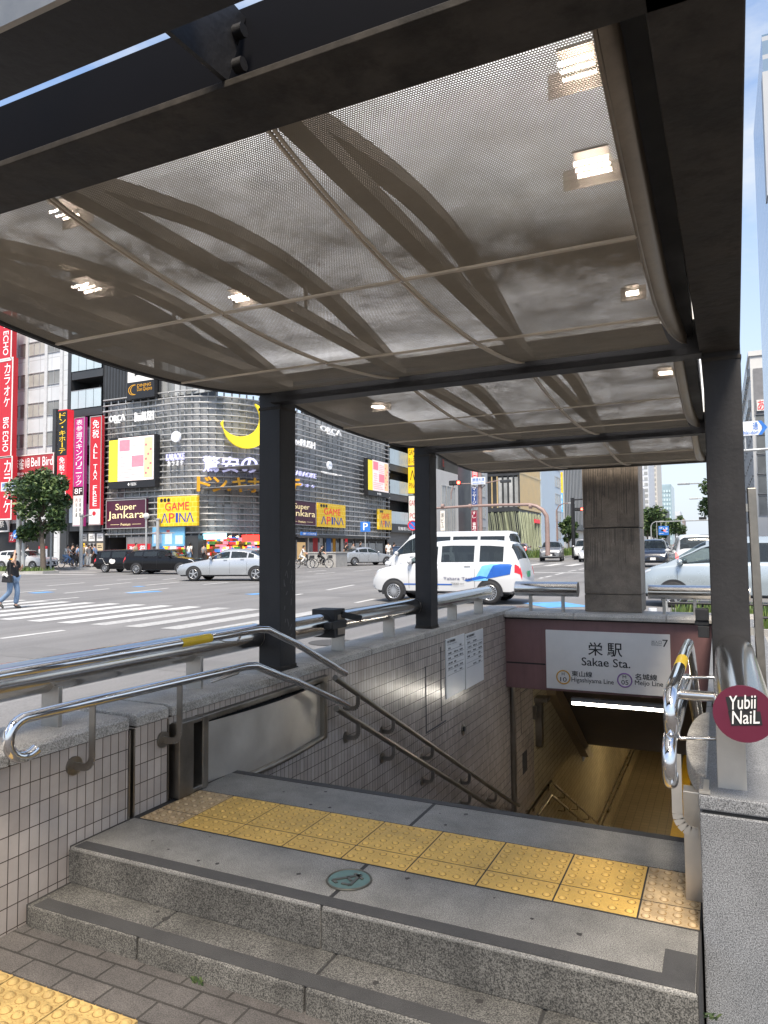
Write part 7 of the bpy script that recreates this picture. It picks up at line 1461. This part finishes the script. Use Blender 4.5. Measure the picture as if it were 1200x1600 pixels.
# bus shelter and planter
a = on_x(494, 837, XFc+4.2); b = on_x(577, 837, XFc+4.2); bs = thing('bus_shelter', 'low flat-roofed dark bus shelter along the right-hand shop front', 'shelter', (XFc+4, a.y, .6))
zr_ = a.z; xs0, xs1 = XFc+2.4, XFc+4.4
mb = MB().use(M_dk).box((xs0, a.y, zr_-.15), (xs1, b.y, zr_+.1)); mb.build('roof', None, bs)
for i in range(4): y = a.y+.6+(b.y-a.y-1.2)*i/3; MB().use(M_dk).box((xs0+.4, y-.07, .45), (xs0+.54, y+.07, zr_-.15)).build('post', None, bs)
for i, (m_, n_) in enumerate(((M_white, 0), (M_red, 0), (M_sgw, 0), (M_sgb, 0), (M_orng, 0), (M_white, 0), (M_red2, 0))):
    y = a.y+.9+i*(b.y-a.y-1.8)/7; MB().use(m_).box((xs0+.2, y, 1.2), (xs0+.24, y+.8*(.6+.4*(i % 2)), 2.6)).build('poster', None, bs)
F = rectf('x', XFc+4.4, (471, 831), (495, 837), .1, 0); F['t'] = bs; mb = MB().use(M_sgb); rbox(mb, F, 0, 0, 1, 1, -.1, 0); mb.build('blue_name_panel', None, bs); T(F, M_wht, [('栄', .08, .2, .3, .8), ('バスのりば', .38, .2, .95, .8)])
a = gd(487, 886); b = gd(531, 886); pt = thing('concrete_planter', 'low concrete parapet wall beside the bus shelter', 'wall', tuple(a)); MB().use(M_kerb).box((a.x-.2, a.y-.2, a.z-.2), (b.x, a.y+1.6, a.z+1.0)).box((a.x-.25, a.y-.25, a.z+1.0), (b.x+.05, a.y+1.65, a.z+1.1)).build('parapet', None, pt, .02)
# shrubs hiding the planter top and a utility box
a = gd(622, 880); tag(MB().use(mat('utility_blue', (.05, .08, .14), .5)).box((a.x-.35, a.y-.3, a.z), (a.x+.35, a.y+.3, a.z+1.35)).box((a.x-.4, a.y-.35, a.z+1.35), (a.x+.4, a.y+.35, a.z+1.42)).build('utility_box', None, None, .02), 'dark blue utility cabinet by the roller shutter', 'cabinet')
# traffic gantry with red signal, pinkish-brown
GYy = 58.0; gp = on_y(855, 850, GYy); gt_ = thing('signal_gantry', 'curved pinkish-brown traffic signal mast reaching over the street beyond the taxi', 'signal mast', (gp.x, GYy, road_z(gp.x, GYy)))
pts = [on_y(*q_, GYy) for q_ in ((856, 868), (855, 820), (854, 806), (848, 797), (838, 791), (828, 788.5), (780, 789), (730, 791), (684, 794), (660, 795))]; mb = MB().use(M_brn); mb.tube([tuple(q_) for q_ in pts], [.2, .19, .18, .17, .15, .13, .12, .11, .10, .09], 12); mb.build('mast', None, gt_)
for px in (692, 735, 829): q_ = on_y(px, 791, GYy); MB().use(M_brn).cyl((q_.x-.12, GYy, q_.z), (q_.x+.12, GYy, q_.z), .2, 12).build('clamp_collar', None, gt_)
def signal(lab, Y, px0, px1, py, lit_px, arm_to=None, m_=None):
    a, b = on_y(px0, py, Y), on_y(px1, py, Y); t = thing('traffic_signal', lab, 'traffic light', tuple(a)); r = (b.x-a.x)/6.4
    MB().use(M_bk).box((a.x, Y-.12, a.z-r*1.25), (b.x, Y+.12, a.z+r*1.25)).build('housing', None, t, .05)
    for i in range(3):
        x = a.x+(b.x-a.x)*(.18+.32*i); lit_ = abs(on_y(lit_px, py, Y).x-x) < r; MB().use(M_lit if lit_ else M_off).cyl((x, Y-.12, a.z), (x, Y-.15, a.z), r*.85, 18).build('lens', None, t)
        mb = MB().use(M_bk); mb.tube([(x+r*math.cos(q_), Y-.15, a.z+r*math.sin(q_)) for q_ in [R_(10*i_) for i_ in range(19)]], .03, 5, True); mb.build('visor', None, t)
    if arm_to: mb = MB().use(m_ or M_brn); mb.tube([((a.x+b.x)/2, Y, a.z+r)]+arm_to, .05, 8); mb.build('arm', None, t)
    return t
signal('red traffic signal hanging high beside the street name plate', GYy+3, 702, 720.5, 755, 717, [tuple(on_y(705, 770, GYy+3)), tuple(on_y(705, 780, GYy+3))])
pp = on_y(750, 760, GYy+4); ns = thing('sign_pole', 'pinkish-brown pole with a white street name plate and a lamp arm behind the taxi', 'sign pole', (pp.x, GYy+4, road_z(pp.x, GYy+4)))
pole(ns, pp.x, GYy+4, road_z(pp.x, GYy+4), on_y(750, 725, GYy+4).z, .2, M_brn); a = on_y(737, 752, GYy+3.8); b = on_y(759, 752, GYy+3.8); streetname(ns, ((a.x+b.x)/2, GYy+3.7, a.z), b.x-a.x, .66)
mb = MB().use(M_brn); mb.bar((pp.x, GYy+4, on_y(750, 766, GYy+4).z), (a.x+.1, GYy+3.9, on_y(741, 758, GYy+4).z), .06, .06); mb.bar((pp.x, GYy+4, on_y(750, 766, GYy+4).z), (b.x-.1, GYy+3.9, on_y(757, 758, GYy+4).z), .06, .06); mb.tube([tuple(on_y(720, 756, GYy+4)), tuple(on_y(758, 755, GYy+4)), tuple(on_y(778, 751, GYy+4)), tuple(on_y(796, 751, GYy+4))], .05, 8); mb.build('lamp_arm', None, ns)
a = on_y(782, 752, GYy+4); b = on_y(798, 751, GYy+4); MB().use(M_dk).box((a.x, GYy+3.8, a.z-.15), (b.x, GYy+4.2, a.z+.12)).build('lamp_head', None, ns, .05)
p = on_y(896, 845, 75); t = thing('signal_pole', 'black signal pole left of the granite pillar', 'signal mast', (p.x, 75, road_z(p.x, 75))); pole(t, p.x, 75, road_z(p.x, 75), on_y(896, 778, 75).z, .2, M_bk); mb = MB().use(M_bk); mb.tube([(p.x, 75, on_y(896, 781, 75).z), (p.x+2.2, 75, on_y(896, 780, 75).z)], .08, 8); mb.build('arm', None, t)
signal('red traffic signal on the black pole left of the granite pillar', 74.6, 898, 912, 796, 909.5)
for px, py, yt, Y, dx, m_, lab in ((871, 850, 787, 90, 1.7, M_brn, 'curved street lamp by the small round tree'), (1018, 852, 815, 130, 1.6, M_galv, 'curved street lamp in front of the dark trees'), (1118, 850, 754, 70, -2.3, M_galv, 'street lamp reaching left from behind the right post'), (1119, 850, 778, 105, -2.4, M_galv, 'second street lamp reaching left behind the right post')):
    p = on_y(px, py, Y); zt_ = on_y(px, yt, Y).z; t = thing('street_lamp', lab, 'lamp', (p.x, Y, road_z(p.x, Y))); mb = MB().use(m_); z0 = road_z(p.x, Y); s = dx; mb.tube([(p.x, Y, z0), (p.x, Y, zt_-.8), (p.x+s*.15, Y, zt_-.3), (p.x+s*.5, Y, zt_), (p.x+s, Y, zt_)], [.13, .09, .07, .06, .05], 8); mb.build('mast', None, t); MB().use(M_galv).box((p.x+s*.85, Y-.15, zt_-.08), (p.x+s*1.3, Y+.15, zt_+.08)).build('lamp_head', None, t, .03)
# blue guide sign and its gantry down the street
Y = 125; a, b = on_y(1029, 829, Y), on_y(1045, 829, Y); t = thing('guide_sign', 'blue overhead guide sign with white writing down the street', 'sign', (a.x, Y, road_z(a.x, Y))); h_ = on_y(1037, 822, Y).z-on_y(1037, 836, Y).z
F = dict(O=Vector((a.x, Y-.1, on_y(1037, 836, Y).z)), U=Vector((1, 0, 0)), V=Vector((0, 0, 1)), N=Vector((0, -1, 0)), w=b.x-a.x, h=h_, t=t); mb = MB().use(M_sgb); rbox(mb, F, 0, 0, 1, 1, -.1, 0); mb.build('panel', None, t); T(F, M_wht, [('↑', .42, .3, .58, .8), ('名古屋駅', .06, .7, .4, .9), ('栄', .66, .55, .9, .85), ('Sakae', .62, .3, .94, .45), ('Nagoya Sta.', .05, .1, .5, .25)])
mb = MB().use(M_galv); zz = on_y(1040, 815, Y).z; mb.tube([(on_y(1026, 815, Y).x, Y, road_z(a.x, Y)), (on_y(1026, 815, Y).x, Y, zz), (on_y(1120, 813, Y).x, Y, zz+.1)], .10, 8); mb.bar((a.x+.4, Y, F['O'].z), (a.x+.4, Y, zz), .08, .08); mb.bar((b.x-.4, Y, F['O'].z), (b.x-.4, Y, zz), .08, .08); mb.build('gantry', None, t)
signal('dark traffic signal on the gantry beside the right post', Y-1, 1092, 1104, 810, 1000)
mb = MB()
signal('small red traffic signal in front of the blue guide sign', Y-3, 1033, 1040, 829, 1038)
# right edge: blue arrow guide plate on an arm
Y = 30; a, b = on_y(1150, 669, Y), on_y(1190, 669, Y); t = thing('direction_sign', 'white and blue arrow-ended direction sign at the right edge', 'sign', (b.x+.6, Y, road_z(1, Y))); h_ = on_y(1180, 658, Y).z-on_y(1180, 680, Y).z; z0 = on_y(1180, 680, Y).z; w_ = b.x-a.x
mb = MB().use(M_sgw).box((a.x, Y-.05, z0), (b.x, Y, z0+h_)); mb.build('plate', None, t); mb = MB().use(M_sgb); tip = on_y(1199, 669, Y).x; mb.prism([(b.x-.12, z0), (b.x, z0), (tip, z0+h_/2), (b.x, z0+h_), (b.x-.12, z0+h_), (b.x+.04, z0+h_/2)], Y-.055, Y+.005, 'y'); mb.build('arrow_tip', None, t)
F = dict(O=Vector((a.x, Y-.05, z0)), U=Vector((1, 0, 0)), V=Vector((0, 0, 1)), N=Vector((0, -1, 0)), w=w_, h=h_, t=t); T(F, M_sgb, [('錦', .05, .40, .22, .9), ('通', .66, .40, .86, .9), ('Nishiki-dori', .05, .08, .86, .34)])
mb = MB().use(M_galv); za = on_y(1180, 703, Y).z; mb.tube([(a.x-.3, Y+.05, za), (tip+.9, Y+.05, za+.02)], .05, 8); mb.bar((a.x+.3, Y+.03, za), (a.x+.3, Y+.03, z0+.1), .05, .05); mb.tube([(tip+.9, Y+.05, road_z(2, Y)), (tip+.9, Y+.05, za+1)], .09, 10); mb.build('arm_and_pole', None, t)
# roadside fence behind the right rail and a small bollard
t = thing('roadside_fence', 'thin dark railing between the right guard rail and the road', 'fence', (0, 13.9, -.3)); 
for z in (.36, .58): MB().use(M_trim_).tube([(-.95, 13.9, z-.25), (8, 13.9, z-.25)], .022, 8).build('rail', None, t)
for k_ in range(5): MB().use(M_galv).cyl((-.9+2*k_, 13.9, -.4), (-.9+2*k_, 13.9, .36), .03, 10).build('post', None, t)
p = on_y(1020, 955, 13.2); bo = thing('bollard', 'short white banded bollard at the foot of the granite pillar', 'bollard', (p.x, 13.2, -.25)); MB().use(M_sgw).cyl((p.x, 13.2, -.3), (p.x, 13.2, .28), .07, 14).build('post', None, bo); MB().use(mat('band_green', (.10, .25, .25), .5)).cyl((p.x, 13.2, .05), (p.x, 13.2, .13), .0715, 14).build('band', None, bo)
# far mass of trees and low roofs closing the street's end
